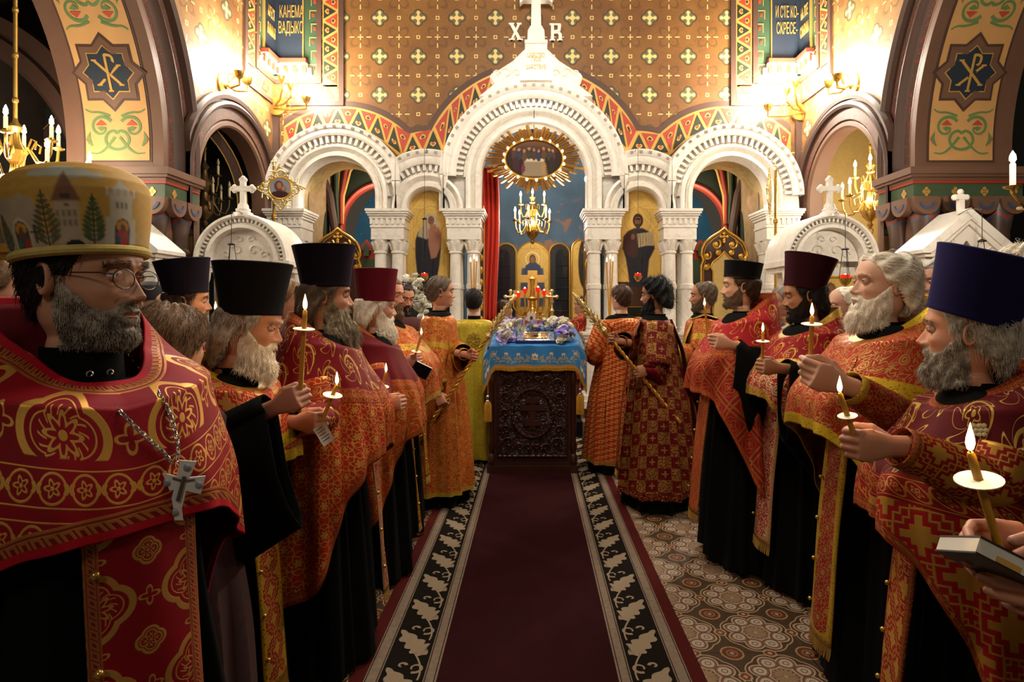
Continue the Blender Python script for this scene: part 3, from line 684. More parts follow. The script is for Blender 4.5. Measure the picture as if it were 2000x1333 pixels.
for x, y in far: mb.add([(p.co.x+x, p.co.y+y, p.co.z) for p in t0.data.vertices][8:12], [(0, 1, 2, 3)])
mb.build('far_tiles', FLOOR, fl, kind='stuff')
CARPET = plain('crimson_pile', '3c0d12', .95, 0, .35, 120, .3, spec=.1)
stp = MB(); stp.box(-3.2, 3.3, 6.94, 7.85, 0, .17); stp.box(-3.2, 3.3, 7.22, 11, 0, .30); stp.build('floor_solea_steps', marble('step_stone', 'cfc4b2', '9d9284'), kind='structure')
# --- iconostasis
ico = thing('iconostasis', 'white marble icon screen with five round arches on paired columns', 'icon screen', (CX, IY, .3))
xs = np.linspace(XL+.008, CX+523/S_, 420)
strips(xs, lower, upper, IY+.06, IY+.19).build('screen_slab', MARBLE, ico)
jx = []                                                     # junction of neighbouring outer arcs
def junction(a, b):
    lo, hi = a[0], b[0]
    for _ in range(50):
        m = (lo+hi)/2; fa = a[1]+math.sqrt(max(a[3]**2-(m-a[0])**2, 0)); fb = b[1]+math.sqrt(max(b[3]**2-(m-b[0])**2, 0))
        if abs(m-a[0]) > a[3] or (abs(m-b[0]) < b[3] and fa < fb): hi = m
        else: lo = m
    return lo
j1 = junction(ARCH[0], ARCH[2])-CX; j2 = junction(ARCH[4], ARCH[2]) if False else None
def jn(a, b):
    best = None
    for x in np.linspace(min(a[0], b[0]), max(a[0], b[0]), 4000):
        if abs(x-a[0]) < a[3] and abs(x-b[0]) < b[3]:
            d = abs(a[1]+math.sqrt(a[3]**2-(x-a[0])**2)-b[1]-math.sqrt(b[3]**2-(x-b[0])**2))
            if best is None or d < best[0]: best = (d, x)
    return best[1]
j1 = jn(ARCH[0], ARCH[2])-CX; j2 = jn(ARCH[2], ARCH[4])-CX
CL = [(-j1, j1), (-j2, -j1), (j1, j2), (XL+.008-CX, -j2), (j2, 9)]
for (cx_, cz_, ri, ro, (d0, d1)), (ca_, cb_) in zip(ARCH, CL):
    d0 /= S_; d1 /= S_; w = d0-ri; y = IY; st = cz_-ZCAP; clp = (CX+ca_, CX+cb_)
    pr_ = [(ri, y+.19), (ri, y+.0), (ri+w*.10, y-.03), (ri+w*.30, y-.03), (ri+w*.38, y+.01), (ri+w*.48, y+.02), (ri+w*.60, y-.02), (ri+w*.72, y-.04), (ri+w*.86, y-.03), (ri+w*.9, y), (d0, y), (d0, y+.03), (d1, y+.03), (d1, y-.05),
           (d1+(ro-d1)*.2, y-.07), (d1+(ro-d1)*.5, y-.07), (d1+(ro-d1)*.62, y-.09), (ro-.012, y-.10), (ro, y-.08), (ro, y+.19)]
    aw = 1.0
    full = MB().arch(pr_[:10], cx_, cz_, 64, st); full.arch(pr_[9:], cx_, cz_, 64, max(0, st*.0), clamp=clp); full.build('arch_moulding', MARBLE, ico)
    nd = int(PI*d0/(.066)); dm = MB(); tm_ = MB()
    for i in range(nd):
        t = PI*(i+.5)/nd; c_, s_ = math.cos(t), math.sin(t)
        if not (clp[0]+.02 < cx_+d1*c_ < clp[1]-.02): continue
        M = Matrix.Translation((cx_, 0, cz_)) @ Matrix.Rotation(-t, 4, 'Y'); dm.box(d0+.004, d1, y-.035, y+.04, -.017, .017, M)
    for i in range(int(PI*ro/.115)):
        t = PI*(i+.5)/int(PI*ro/.115); rr = ro-.035
        if not (clp[0]+.03 < cx_+ro*math.cos(t) < clp[1]-.03): continue
        for k in (-1, 0, 1):
            M = Matrix.Translation((cx_, 0, cz_)) @ Matrix.Rotation(-t-k*.014/rr, 4, 'Y'); tm_.box(rr-.022, rr+.012, y-.1015, y-.09, -.003, .003, M)
    o = dm.build('dentils', MARBLE, ico, kind='stuff'); o = tm_.build('incised_marks', plain('marble_shadow_grey', '8d8273', .6), ico, kind='stuff')
for sg in (-1, 1):
    for jj in (j1, j2):
        mb = MB(); x = CX+sg*jj; z = upper(x)-.36; mb.lathe([(0, -.10), (.018, -.09), (.03, -.05), (.035, 0), (.05, .03), (.055, .07), (.04, .09)], 14, (x, IY-.05, z), sy=.7); mb.build('drop_corbel', MARBLE, ico); mb = MB(); mb.prism([(x-.05, z+.08), (x+.05, z+.08), (x+.035, upper(x)-.10), (x+.02, upper(x)-.03), (x-.02, upper(x)-.03), (x-.035, upper(x)-.10)], IY-.095, IY+.1); mb.box(x-.07, x+.07, IY+.025, IY+.1, ZCAP, z); mb.build('valley_block', MARBLE, ico)
def pier(px, wpx=68):
    x = xi(px); w_ = wpx/2/S_; cp = MB(); y0 = IY-.14
    for e, a, b in ((.045, 412, 417), (.035, 417, 421), (.02, 421, 425), (.005, 425, 430), (-.012, 430, 443), (-.005, 443, 447), (-.015, 447, 470)):
        cp.box(x-w_-e, x+w_+e, y0-e, IY+.28+e, zi(b), zi(a))
    cap = cp.build('capital_block', MARBLE, ico); dn = MB(); nd = 7
    for i in range(nd): xx = x-w_+.02+(2*w_-.04)*i/(nd-1); dn.box(xx-.016, xx+.016, y0-.002, y0+.03, zi(441), zi(430))
    dn.build('dentils', MARBLE, cap, kind='stuff')
    for k in (-1, 0, 1):
        rl = MB(); M = Matrix.Translation((x+k*.13, y0+.012, zi(458))); rl.prism([(.03*math.cos(t), .03*math.sin(t)-.01) for t in np.linspace(PI, 2*PI, 7)]+[(.025, .03), (0, .06), (-.025, .03)], 0, .012, M); rl.build('carved_relief', MARBLE, cap)
    for dx in (-.105, .105):
        for yy_ in (IY-.03, IY+.18):
            mb = MB(); c = (x+dx, yy_, 0); r = .074
            mb.lathe([(r*1.25, zi(650)), (r*1.3, zi(647)), (r*1.1, zi(644)), (r*1.22, zi(640)), (r*1.02, zi(636)), (r, zi(600)), (r, zi(566)), (r*1.12, zi(565)), (r*1.14, zi(560)), (r*1.12, zi(556)), (r*1.0, zi(555)), (r*.93, zi(497)), (r*1.1, zi(496)), (r*1.12, zi(493)), (r*.95, zi(491))], 22, c)
            col = mb.build('column', MARBLE, ico); lf = MB()
            lf.lathe([(r*.95, zi(491)), (r*.98, zi(484)), (r*1.3, zi(474)), (r*1.38, zi(470))], 20, c)
            for k in range(8):
                t = PI/4*k+PI/8; d = Vector((math.cos(t), math.sin(t), 0)); q = Vector(c)
                lf.tube([q+d*r*.95+Vector((0, 0, zi(490))), q+d*r*1.1+Vector((0, 0, zi(482))), q+d*r*1.5+Vector((0, 0, zi(474))), q+d*r*1.35+Vector((0, 0, zi(478)))], [.016, .022, .014, .008], 6)
            lf.build('leaf_capital', MARBLE, col)
    pd = MB()
    for e, a, b in ((.05, 650, 654), (.035, 654, 660), (.02, 660, 668), (0, 668, 770), (.03, 770, 780), (.05, 780, 801)): pd.box(x-w_-e, x+w_+e, y0-e, IY+.28+e, max(zi(b), .3), zi(a))
    pd.box(x-w_+.05, x+w_-.05, y0-.012, y0, zi(755), zi(685)); pd.build('pedestal', MARBLE, ico)
for px in (1042.5-281, 1042.5-135, 1042.5+135, 1042.5+281): pier(px)
for px in (1042.5-478, 1042.5+478): pier(px, 66)
# gable, crowning cross
gb = MB(); L = [(-110, 190), (-95, 178), (-80, 166), (-90, 152), (-86, 146), (-70, 138), (-45, 122), (-26, 103), (-20, 98)]
pl = [((1047+x-1040)/S_, zi(y)) for x, y in L]+[((1047-x-1040)/S_, zi(y)) for x, y in L[::-1]]
gb.prism(pl, IY-.04, IY+.19); gb.build('gable', MARBLE, ico)
for pol, d in (([(-31, 162), (-20, 92), (20, 92), (31, 162)], .09), ([(-22, 92), (-22, 86), (22, 86), (22, 92)], .12), ([(-17, 86), (-16, 66), (-11, 57), (11, 57), (16, 66), (17, 86)], .09)):
    mb = MB(); mb.prism([((7+x)/S_, zi(y)) for x, y in pol], IY-d, IY+.19); mb.build('gable_block', MARBLE, ico)
crs = MB(); q = 7/S_; crs.prism([(q-.062, zi(57)), (q-.055, zi(4)), (q-.16, zi(4)), (q-.2, zi(10)), (q-.2, zi(-16)), (q-.16, zi(-12)), (q-.055, zi(-12)), (q-.05, zi(-60)), (q+.05, zi(-60)), (q+.055, zi(-12)), (q+.16, zi(-12)), (q+.2, zi(-16)), (q+.2, zi(10)), (q+.16, zi(4)), (q+.055, zi(4)), (q+.062, zi(57))], IY-.05, IY+.05)
crs.build('crowning_cross', MARBLE, ico)
sv = MB()
for sg in (-1, 1):
    for c, r in ((58, .07), (38, .05), (76, .04)):
        sp = [Vector((q+sg*(c/S_+r*(1-t*.13)*math.cos(t*1.1)), IY-.045, zi(146)+r*(1-t*.13)*math.sin(t*1.1))) for t in np.linspace(0, 6, 24)]; sv.tube(sp, .009, 5)
sv.build('carved_scrolls', MARBLE, ico, kind='stuff')
for s, y in (('ЦАРСТВО', 112), ('ТВОЕ', 120), ('ЦАРСТВИЕ', 135)):
    text('carved_letters', s, .075, face_cam(P(1047, y, IY-.095)), GOLDPAINT, ico, .6)
# letters on the wall
def slab_letter(name, lab, strokes, px, py, h):
    mb = MB(); k = h/33/ S_*33
    for i_, st in enumerate(strokes):
        mb.prism([((x-.5)*k*.72, (z-.5)*k) for x, z in st], -.05-.001*i_, -.02, Matrix.Translation(P(px, py, YF)))
    tag(mb.build(name, MARBLE), lab, 'letter')
slab_letter('wall_letter', 'white slab letter Х with serifs left of the crowning cross', [[(.0, 1), (.28, 1), (1, 0), (.72, 0)], [(.72, 1), (.9, 1), (.28, 0), (.08, 0)], [(-.05, 1), (.4, 1), (.4, .93), (-.05, .93)], [(.6, 1), (1, 1), (1, .93), (.6, .93)], [(-.05, 0), (.42, 0), (.42, .07), (-.05, .07)], [(.62, 0), (1.1, 0), (1.1, .07), (.62, .07)]], 1007, 65, 34)
slab_letter('wall_letter', 'white slab letter В right of the crowning cross', [[(.12, 0), (.36, 0), (.36, 1), (.12, 1)], [(.3, 1), (.9, 1), (.95, .9), (.9, .6), (.7, .52), (.3, .52), (.3, .6), (.62, .62), (.68, .72), (.66, .9), (.3, .92)], [(.3, .5), (.85, .5), (1, .38), (1, .0), (.74, .0), (.74, .34), (.66, .42), (.3, .42)], [(0, 0), (.45, 0), (.45, .07), (0, .07)], [(0, .93), (.3, .93), (.3, 1), (0, 1)], [(.62, 0), (1.05, 0), (1.05, .07), (.62, .07)]], 1085, 66, 34)
# ------------------------------------------------------------------ people
def smooth_tab(tab):
    t = np.array(tab, dtype=float); z = np.arange(-.25, .13, .001)
    out = []
    for c in range(1, t.shape[1]):
        y = np.interp(z, t[::-1, 0], t[::-1, c]); k = np.ones(9)/9
        out.append(np.convolve(np.pad(y, 4, mode='edge'), k, mode='valid'))
    return z, out
HZ, (HW, HF, HB) = smooth_tab([  # z from the eyes, half width, front, back
    (.125, .075, .088, -.108), (.03, .0775, .092, -.110), (.02, .077, .092, -.109), (0, .0750, .085, -.107), (-.03, .0715, .086, -.100),
    (-.05, .067, .086, -.091), (-.072, .0615, .086, -.080), (-.09, .0555, .083, -.072), (-.105, .047, .084, -.066), (-.116, .042, .077, -.064),
    (-.126, .050, .050, -.064), (-.15, .054, .030, -.067), (-.19, .058, .026, -.075), (-.22, .066, .028, -.08), (-.25, .08, .03, -.085)])
def head_grid(z, a, wd=1.0, nose=1.0, jaw=0.0, feat=True):
    """surface of the head for heights z (rows) and angles a (0 = front); returns points and redness"""
    Z, A = np.meshgrid(z, a, indexing='ij'); Zc = np.minimum(Z, .118)
    W = np.interp(Z, HZ, HW)*wd; Fr = np.interp(Z, HZ, HF); B = np.interp(Z, HZ, HB)
    W = W+jaw*ga(Z+.085, .03); B = B-jaw*.5*ga(Z+.1, .03)
    cr = np.sqrt(np.clip(1-((Zc-.03)/.0905)**2, 0, 1)); up = Z > .03
    W = np.where(up, .0775*wd*cr, W); Fr = np.where(up, -.01+.102*cr, Fr); B = np.where(up, -.01-.1*cr, B)
    yc = np.where(up, -.01, np.interp(Z, [-.2, -.12, 0.0, .03], [-.025, -.02, -.012, -.01]))
    n = 2.25; s, c = np.sin(A), np.cos(A)
    X = W*np.sign(s)*np.abs(s)**(2/n); Y = yc+np.where(c > 0, Fr-yc, yc-B)*np.sign(c)*np.abs(c)**(2/n)
    red = np.zeros_like(X)
    if feat:
        fm = (c > 0)*1.0; ax = np.abs(X)
        hn = np.interp(Z, [-.060, -.055, -.0505, -.045, -.039, -.030, -.012, .002, .014, .03], [0, .003, .016, .0245, .0265, .021, .0115, .0055, .003, 0])*nose
        sg = np.interp(Z, [-.055, -.04, -.02, .01], [.0125, .0125, .0085, .0085])
        d = hn*np.exp(-(ax/sg)**2)
        d += .0085*nose*ga(ax-.0155, .0065)*ga(Z+.0455, .0075)                     # wings of the nose
        d += .0055*ga(Z-.021, .010)*smst(ax, .058, .03)*smst(ax, -.004, .014)        # brow
        d -= .0125*ga(ax-.032, .0165)*ga(Z-.001, .0125)                             # eye sockets
        d += .0060*ga(ax-.047, .018)*ga(Z+.034, .016)                               # cheekbones
        d -= .0035*ga(ax-.050, .016)*ga(Z+.074, .02)
        d += .0040*ga(X, .024)*ga(Z+.066, .010)
        lw = np.exp(-(ax/.0205)**4)
        d += .0050*lw*ga(Z+.0685, .0042)+.0058*lw*ga(Z+.0795, .0048)-.0046*lw*ga(Z+.0738, .0020)
        d -= .0040*ga(X, .022)*ga(Z+.0905, .0050); d += .0065*ga(X, .017)*ga(Z+.104, .012)
        d -= .0022*ga(ax-.026-.25*np.clip(-.045-Z, 0, .04), .0045)*smst(Z, -.075, -.05)*smst(Z, -.04, -.05)  # folds beside the mouth
        Y = Y+d*fm
        red = fm*(.75*lw*np.clip(ga(Z+.0685, .0038)+ga(Z+.0795, .0048), 0, 1)+.30*ga(X, .014)*ga(Z+.04, .012)+.22*ga(ax-.042, .018)*ga(Z+.036, .017))
    return np.stack([X, Y, Z], -1), red
def grid_normals(Pn):
    du = np.roll(Pn, -1, 1)-np.roll(Pn, 1, 1); dv = np.gradient(Pn, axis=0)
    n = np.cross(du, dv); n /= np.linalg.norm(n, axis=-1, keepdims=True)+1e-9
    c = Pn-np.array([0, -.015, .0]); s = np.sign((n*c).sum(-1, keepdims=True)); return n*np.where(s == 0, 1, s)
def angs(n):                                               # more points towards the face
    t = np.linspace(-1, 1, n, endpoint=False); return PI*(t*.42+.58*t**3)
def xf(M, Pn):
    m = np.array(M); return Pn @ m[:3, :3].T+m[:3, 3]
# --- hands: fingers, thumb and palm melted into one skin, once per pose
HANDS = {}
def hand_mesh(pose, vox=.0029):
    if pose in HANDS: return HANDS[pose]
    mb = MB()
    rows = []
    for x, hy, hz, cy in ((-.10, .030, .027, 0), (-.05, .027, .023, 0), (0, .027, .020, 0), (.02, .031, .0185, 0), (.05, .039, .017, 0), (.075, .041, .0155, 0), (.092, .037, .012, 0)):
        rows.append([Vector((x, cy+hy*math.cos(2*PI*k/16), hz*math.sin(2*PI*k/16))) for k in range(16)])
    b = mb.nv; mb.grid(rows, cu=True); mb.f.append(tuple(range(b, b+16))[::-1]); mb.f.append(tuple(range(b+96, b+112)))
    fl = dict(grip=((68, 160, 222),)*4, pinch=((38, 92, 128), (50, 108, 150), (62, 128, 180), (70, 140, 195)),
              open=((12, 30, 45), (14, 34, 50), (16, 40, 56), (20, 46, 62)), hold=((25, 60, 80), (28, 62, 82), (30, 66, 88), (34, 72, 92)))[pose]
    for (yk, k), an in zip(((.030, .97), (.010, 1.06), (-.011, 1.0), (-.030, .80)), fl):
        p = Vector((.086-.004*abs(yk)/.03, yk, 0)); pts = [p-Vector((.03, -yk*.15, 0)), p]
        for L, a in zip((.043, .027, .021), an): p = p+Vector((math.cos(R(a)), -yk*.12/.03*.3, math.sin(R(a))))*L*k; pts.append(p)
        rr = [.0085, .0098*k**.4, .0092*k**.5, .0083*k**.5, .0068*k**.5]; mb.tube(pts, rr, 10)
        for q, r_ in zip(pts[1:], rr[1:]): mb.ell(q, r_*1.02, 10, 8)
    th = dict(grip=[(.012, .020, .006), (.038, .040, .022), (.066, .042, .043), (.084, .030, .055)],
              pinch=[(.012, .020, .006), (.040, .042, .024), (.070, .044, .046), (.093, .034, .058)],
              open=[(.012, .022, .004), (.040, .046, .016), (.066, .058, .024), (.088, .062, .028)],
              hold=[(.012, .022, .006), (.038, .042, .026), (.062, .044, .048), (.084, .036, .056)])[pose]
    mb.tube(th, [.0135, .0125, .0098, .0078], 10)
    for q, r_ in zip(th, (.0135, .0128, .0102, .0082)): mb.ell(q, r_, 10, 8)
    me = bpy.data.meshes.new('hand'); me.from_pydata(mb.v, [], mb.f); o = bpy.data.objects.new('hand', me); COL.objects.link(o)
    m = o.modifiers.new('r', 'REMESH'); m.mode = 'VOXEL'; m.voxel_size = vox
    m = o.modifiers.new('s', 'SMOOTH'); m.iterations = 2; m.factor = .5
    ev = o.evaluated_get(bpy.context.evaluated_depsgraph_get()); em = ev.to_mesh()
    V = np.array([v.co for v in em.vertices]); Fc = [tuple(p.vertices) for p in em.polygons]; ev.to_mesh_clear()
    bpy.data.objects.remove(o); bpy.data.meshes.remove(me); HANDS[pose] = (V, Fc); return HANDS[pose]
def strands(name, roots, dirs, lens, mat, parent, rad=.0006, droop=.3, wob=.15, npt=5, seed=1):
    rg = np.random.default_rng(seed); N = len(roots)
    if N == 0: return None
    hc = bpy.data.hair_curves.new(name); hc.add_curves([npt]*N)
    t = np.linspace(0, 1, npt)[None, :, None]; L = lens[:, None, None]
    ph = rg.uniform(0, 6.28, (N, 1, 3)); wv = np.sin(t*rg.uniform(2, 6, (N, 1, 1))+ph)*wob*L*t
    p = roots[:, None, :]+dirs[:, None, :]*t*L+wv; p[..., 2] -= droop*L[..., 0]*t[..., 0]**2
    hc.points.foreach_set('position', p.astype(np.float32).ravel())
    ra = hc.attributes.get('radius') or hc.attributes.new('radius', 'FLOAT', 'POINT')
    ra.data.foreach_set('value', np.broadcast_to((rad*(1-.75*t[..., 0]**2)), (N, npt)).astype(np.float32).ravel())
    hc.materials.append(mat); o = bpy.data.objects.new(name, hc); COL.objects.link(o)
    if parent is not None: o.parent = parent
    return o
def shell(name, Gp, off, mask, mat, parent, thr=.02):       # part of the head surface pushed out by off: hair, beard
    nz, na = mask.shape; Q = Gp+off; mb = MB(); keep = mask > thr
    idx = -np.ones((nz, na), int); idx[keep] = np.arange(keep.sum()); f = []
    for i in range(nz-1):
        for j in range(na):
            q = (idx[i, j], idx[i, (j+1) % na], idx[i+1, (j+1) % na], idx[i+1, j])
            if min(q) >= 0: f.append(q)
    if not f: return None, Q, keep
    mb.add(Q[keep], f); return mb.build(name, mat, parent, sharp=None, local=True), Q, keep
def tilt(o, M): o.matrix_basis = M; return o
def superring(rx, ryf, ryb, a, n=2.3, yc=0.0):
    s, c = np.sin(a), np.cos(a)
    return rx*np.sign(s)*np.abs(s)**(2/n), yc+np.where(c > 0, ryf, ryb)*np.sign(c)*np.abs(c)**(2/n)
def cape(root, mat, S=1.0, zn=1.462, back=.10, hem=(1.0, .62, .30), yoke=(.20, .36), bump=.12, flare=.13, fold=.012, na=150, nt=72, seed=0, name='phelonion', nr=.09, lean=0.0, asym=0.0, br=.55, hemtilt=0.0, bumpz=1.12, sh=.235, bumpr=1.0, bumpl=1.0):
    """bell-shaped vestment: raised stiff back edge, shoulders, folds; short in front, long behind"""
    rg = np.random.default_rng(seed+11); a = np.linspace(-PI, PI, na, endpoint=False); ca = np.cos(a)
    sb = smst(-ca, -.35, .9)                                # 0 front .. 1 back
    zt = np.linspace(0, 1, nt); z0 = zn+back*sb-.055*smst(ca, .2, 1)
    side = np.abs(np.sin(a)); hz = np.where(ca > 0, hem[1]+(hem[0]-hem[1])*smst(ca, 0, .95), hem[1]+(hem[2]-hem[1])*smst(-ca, 0, .95))
    hz = hz+asym*np.sin(a)
    ts = .2; rows = []; zsh = 1.425-.045*(1-side)*(ca > 0)-.02*(1-side)*(ca < 0)
    ph = rg.uniform(0, 6.28, 6)
    for t in zt:
        if t < ts:
            q = t/ts; e = q*q*(3-2*q)*.45+q*.55
            rx = nr*(1+br*sb)+(sh-nr*(1+br*sb))*e; rf = nr*(1+.1*sb)+(.158-nr)*e; rb = nr*(1+br*.9*sb)+(.175-nr*(1+br*.9*sb))*e
            z = z0+(zsh-z0)*(q**1.5*.75+q*.25)
        else:
            q = (t-ts)/(1-ts); z = zsh+(hz-zsh)*q; dz = np.clip(1.425-z, 0, 2)
            g_ = smst(dz, 0, .25)
            rx = sh+.045*g_+flare*dz*.75; rf = .158+.02*g_+flare*dz*.55; rb = .175+.02*g_+flare*dz*.9
        x, y = superring(rx, rf, rb, a, 2.25)
        dz = np.clip(1.425-z, 0, 2)
        zb = np.where(z > bumpz, ga(z-bumpz, .20), .62+.38*ga(z-bumpz, .35)); bl = (bump*(bumpr*ga(a-.62, .52)+bumpl*ga(a+.62, .52))+bump*.55*ga(a, .5))*zb
        y = y+bl; x = x*(1-.10*ga(z-bumpz, .2)*smst(ca, .2, .9))
        fo = fold*(smst(dz, .02, .5)+.8*smst(dz, .3, .9))*(np.sin(7*a+ph[0]+1.5*dz)+.7*np.sin(13*a+ph[1]-2*dz)+.5*np.sin(21*a+ph[2]+3*dz)+.55*np.sin(9*dz+3*a+ph[3])+.5*np.sin(14*dz-4*a+ph[4])*ga(np.abs(a)-.8, .6))
        y = y+fo*ca; x = x+fo*np.sin(a)
        rows.append(np.stack([x, y+lean*np.clip(z-1.0, 0, 1), z], -1))
    Q = np.array(rows)*S
    seg = np.linalg.norm(np.diff(Q, axis=0), axis=-1); al = np.vstack([np.zeros(na), np.cumsum(seg, 0)]); hd = np.minimum(al[-1]-al, al)
    yl = yoke[0]+(yoke[1]-yoke[0])*(1-ca)/2
    U = np.broadcast_to(a*.34, al.shape); col = np.stack([np.minimum(hd, 1), .5+al-yl[None, :], np.zeros_like(al)], -1)
    mb = MB(); mb.grid([[tuple(p) for p in r] for r in Q], cu=False, uv=[[(u, v) for u, v in zip(ru, rv)] for ru, rv in zip(U, al)], col=[[tuple(c) for c in r] for r in col])
    n, m = al.shape; mb.f += [(i*m+m-1, i*m, (i+1)*m, (i+1)*m+m-1) for i in range(n-1)]
    o = mb.build(name, mat, root, sharp=None, local=True); md = o.modifiers.new('cloth', 'SOLIDIFY'); md.thickness = .004; md.offset = 1
    return o
def robe(root, name, mat, S=1.0, z0=1.47, z1=.03, r0=(.075, .075), sh=(.215, .125, .135), low=(.30, .24, .27), fold=.02, na=96, nt=44, seed=0, hemw=None, yl=.2, lean=0.0, c=(0, 0)):
    rg = np.random.default_rng(seed+5); a = np.linspace(-PI, PI, na+1); rows = []; ph = rg.uniform(0, 6.28, 5)
    for t in np.linspace(0, 1, nt):
        if t < .14:
            q = t/.14; e = q**.8; rx = r0[0]+(sh[0]-r0[0])*e; rf = r0[1]+(sh[1]-r0[1])*e; rb = r0[1]+(sh[2]-r0[1])*e; z = z0-(z0-1.40)*q**1.7
        else:
            q = (t-.14)/.86; z = 1.40+(z1-1.40)*q; e = q**.9; rx = sh[0]+(low[0]-sh[0])*e-.03*ga(q-.28, .18); rf = sh[1]+(low[1]-sh[1])*e; rb = sh[2]+(low[2]-sh[2])*e
        x, y = superring(rx, rf, rb, a, 2.2); dz = 1.42-z
        fo = fold*min(1, max(dz, 0)/.8)*(np.sin(8*a+ph[0])+.6*np.sin(15*a+ph[1]+dz)+.5*np.sin(23*a+ph[2]))
        x = x+fo*np.sin(a); y = y+fo*np.cos(a); rows.append(np.stack([x+c[0], y+c[1]+lean*max(z-1.0, 0), np.full_like(a, z)], -1))
    Q = np.array(rows)*S; seg = np.linalg.norm(np.diff(Q, axis=0), axis=-1); al = np.vstack([np.zeros(na+1), np.cumsum(seg, 0)])
    hd = np.minimum(al[-1]-al, al+.0); col = np.stack([np.minimum(hd, 1), .5+al-yl, np.zeros_like(al)], -1); U = np.broadcast_to(a*.28, al.shape)
    mb = MB(); mb.grid([[tuple(p) for p in r] for r in Q], uv=[[q for q in zip(ru, rv)] for ru, rv in zip(U, al)], col=[[tuple(c_) for c_ in r] for r in col])
    return mb.build(name, mat, root, sharp=None, local=True)
def sleeve(root, name, mat, pts, rads, drop=None, n=18, fold=.006, seed=0, fwd=-.10):
    """sleeve along the arm points; drop lengthens its lower side (hanging sleeve)"""
    pts = [Vector(p) for p in pts]; path = []; rr = []; dd = []
    k = 9
    for i in range(len(pts)-1):
        for j in range(k+(i == len(pts)-2)):
            t = j/k; path.append(pts[i].lerp(pts[i+1], t)); rr.append(rads[i]+(rads[i+1]-rads[i])*t)
            dd.append((drop[i]+(drop[i+1]-drop[i])*t) if drop else 0)
    for _ in range(3): path = [path[0]]+[(path[i-1]+path[i]*2+path[i+1])/4 for i in range(1, len(path)-1)]+[path[-1]]
    rows = []; L = 0; uv = []; col = []; tot = sum((path[i+1]-path[i]).length for i in range(len(path)-1))
    for i, p in enumerate(path):
        d = (path[min(i+1, len(path)-1)]-path[max(i-1, 0)]).normalized(); a = d.cross(Vector((0, 0, 1)))
        a = a.normalized() if a.length > 1e-3 else Vector((1, 0, 0)); u = a.cross(d); row = []
        if i: L += (path[i]-path[i-1]).length
        for j in range(n+1):
            t = 2*PI*j/n; q = p+a*math.cos(t)*rr[i]*(1+fold*8*math.sin(5*t+i*.3+seed))+u*math.sin(t)*rr[i]
            lo = max(0, -math.sin(t))
            q = q-Vector((0, 0, dd[i]*lo**.6))+d*dd[i]*fwd*lo; row.append(q)
        rows.append(row); uv.append([(j/n*2*PI*rr[0], L) for j in range(n+1)]); col.append([(min(tot-L, 1), .5+tot-L-.26, 0)]*(n+1))
    mb = MB(); mb.grid(rows, uv=uv, col=col); o = mb.build(name, mat, root, sharp=None, local=True)
    m = o.modifiers.new('cloth', 'SOLIDIFY'); m.thickness = .004; m.offset = -1; return o
def stole(root, name, mat, pts, wid, fringe=True, fmat=None, n=11, sub=10, wav=.004, S=1.0, nrm=(0, 1, 0)):
    """hanging embroidered strip through the points pts (centre line)"""
    P_ = [Vector(p)*S for p in pts]; path = []
    for i in range(len(P_)-1):
        for j in range(sub+(i == len(P_)-2)): path.append(P_[i].lerp(P_[i+1], j/sub))
    for _ in range(2): path = [path[0]]+[(path[i-1]+path[i]*2+path[i+1])/4 for i in range(1, len(path)-1)]+[path[-1]]
    L = [0]
    for i in range(1, len(path)): L.append(L[-1]+(path[i]-path[i-1]).length)
    N = Vector(nrm); rows = []; uv = []; col = []
    for i, p in enumerate(path):
        d = (path[min(i+1, len(path)-1)]-path[max(0, i-1)]).normalized(); a = d.cross(N).normalized(); nn = a.cross(d)
        r = []; u_ = []; c_ = []
        for j in range(n):
            s = (j/(n-1)-.5)*wid; r.append(p+a*s+nn*(wav*math.sin(s*40+i*.2)-abs(s)**2*1.2)); u_.append((s, L[i])); c_.append((min(wid/2-abs(s), L[-1]-L[i]), .5, 0))
        rows.append(r); uv.append(u_); col.append(c_)
    mb = MB(); mb.grid(rows, uv=uv, col=col); o = mb.build(name, mat, root, sharp=None, local=True)
    m = o.modifiers.new('cloth', 'SOLIDIFY'); m.thickness = .004; m.offset = 0
    if fringe:
        fb = MB(); e = rows[-1]; k = 34; d = (path[-1]-path[-2]).normalized()
        for i in range(k):
            t = i/(k-1)*(n-1); j = min(int(t), n-2); q = e[j].lerp(e[j+1], t-j)
            fb.tube([q, q+d*.025+Vector((random.uniform(-.002, .002), 0, 0)), q+d*.05+Vector((random.uniform(-.004, .004), random.uniform(-.004, .004), 0))], .0016, 4)
        fb.build('fringe', fmat or GOLDPAINT, o, local=True)
    return o
def hat_kam(root, M, mat, r0=.098, r1=.128, h=.185, sy=1.06, band=None):
    prof = [(r0-.004, .004), (r0, 0), (r0+.002, .004)]+[(r0+(r1-r0)*t**1.25, h*t) for t in np.linspace(.06, .96, 12)]+[(r1, h*.985), (r1-.003, h), (r1-.012, h+.0015), (0, h+.003)]
    mb = MB(); mb.lathe(prof, 56, sy=sy, sx=.95); o = mb.build('kamilavka', mat, root, sharp=50, local=True); o.matrix_basis = M; return o
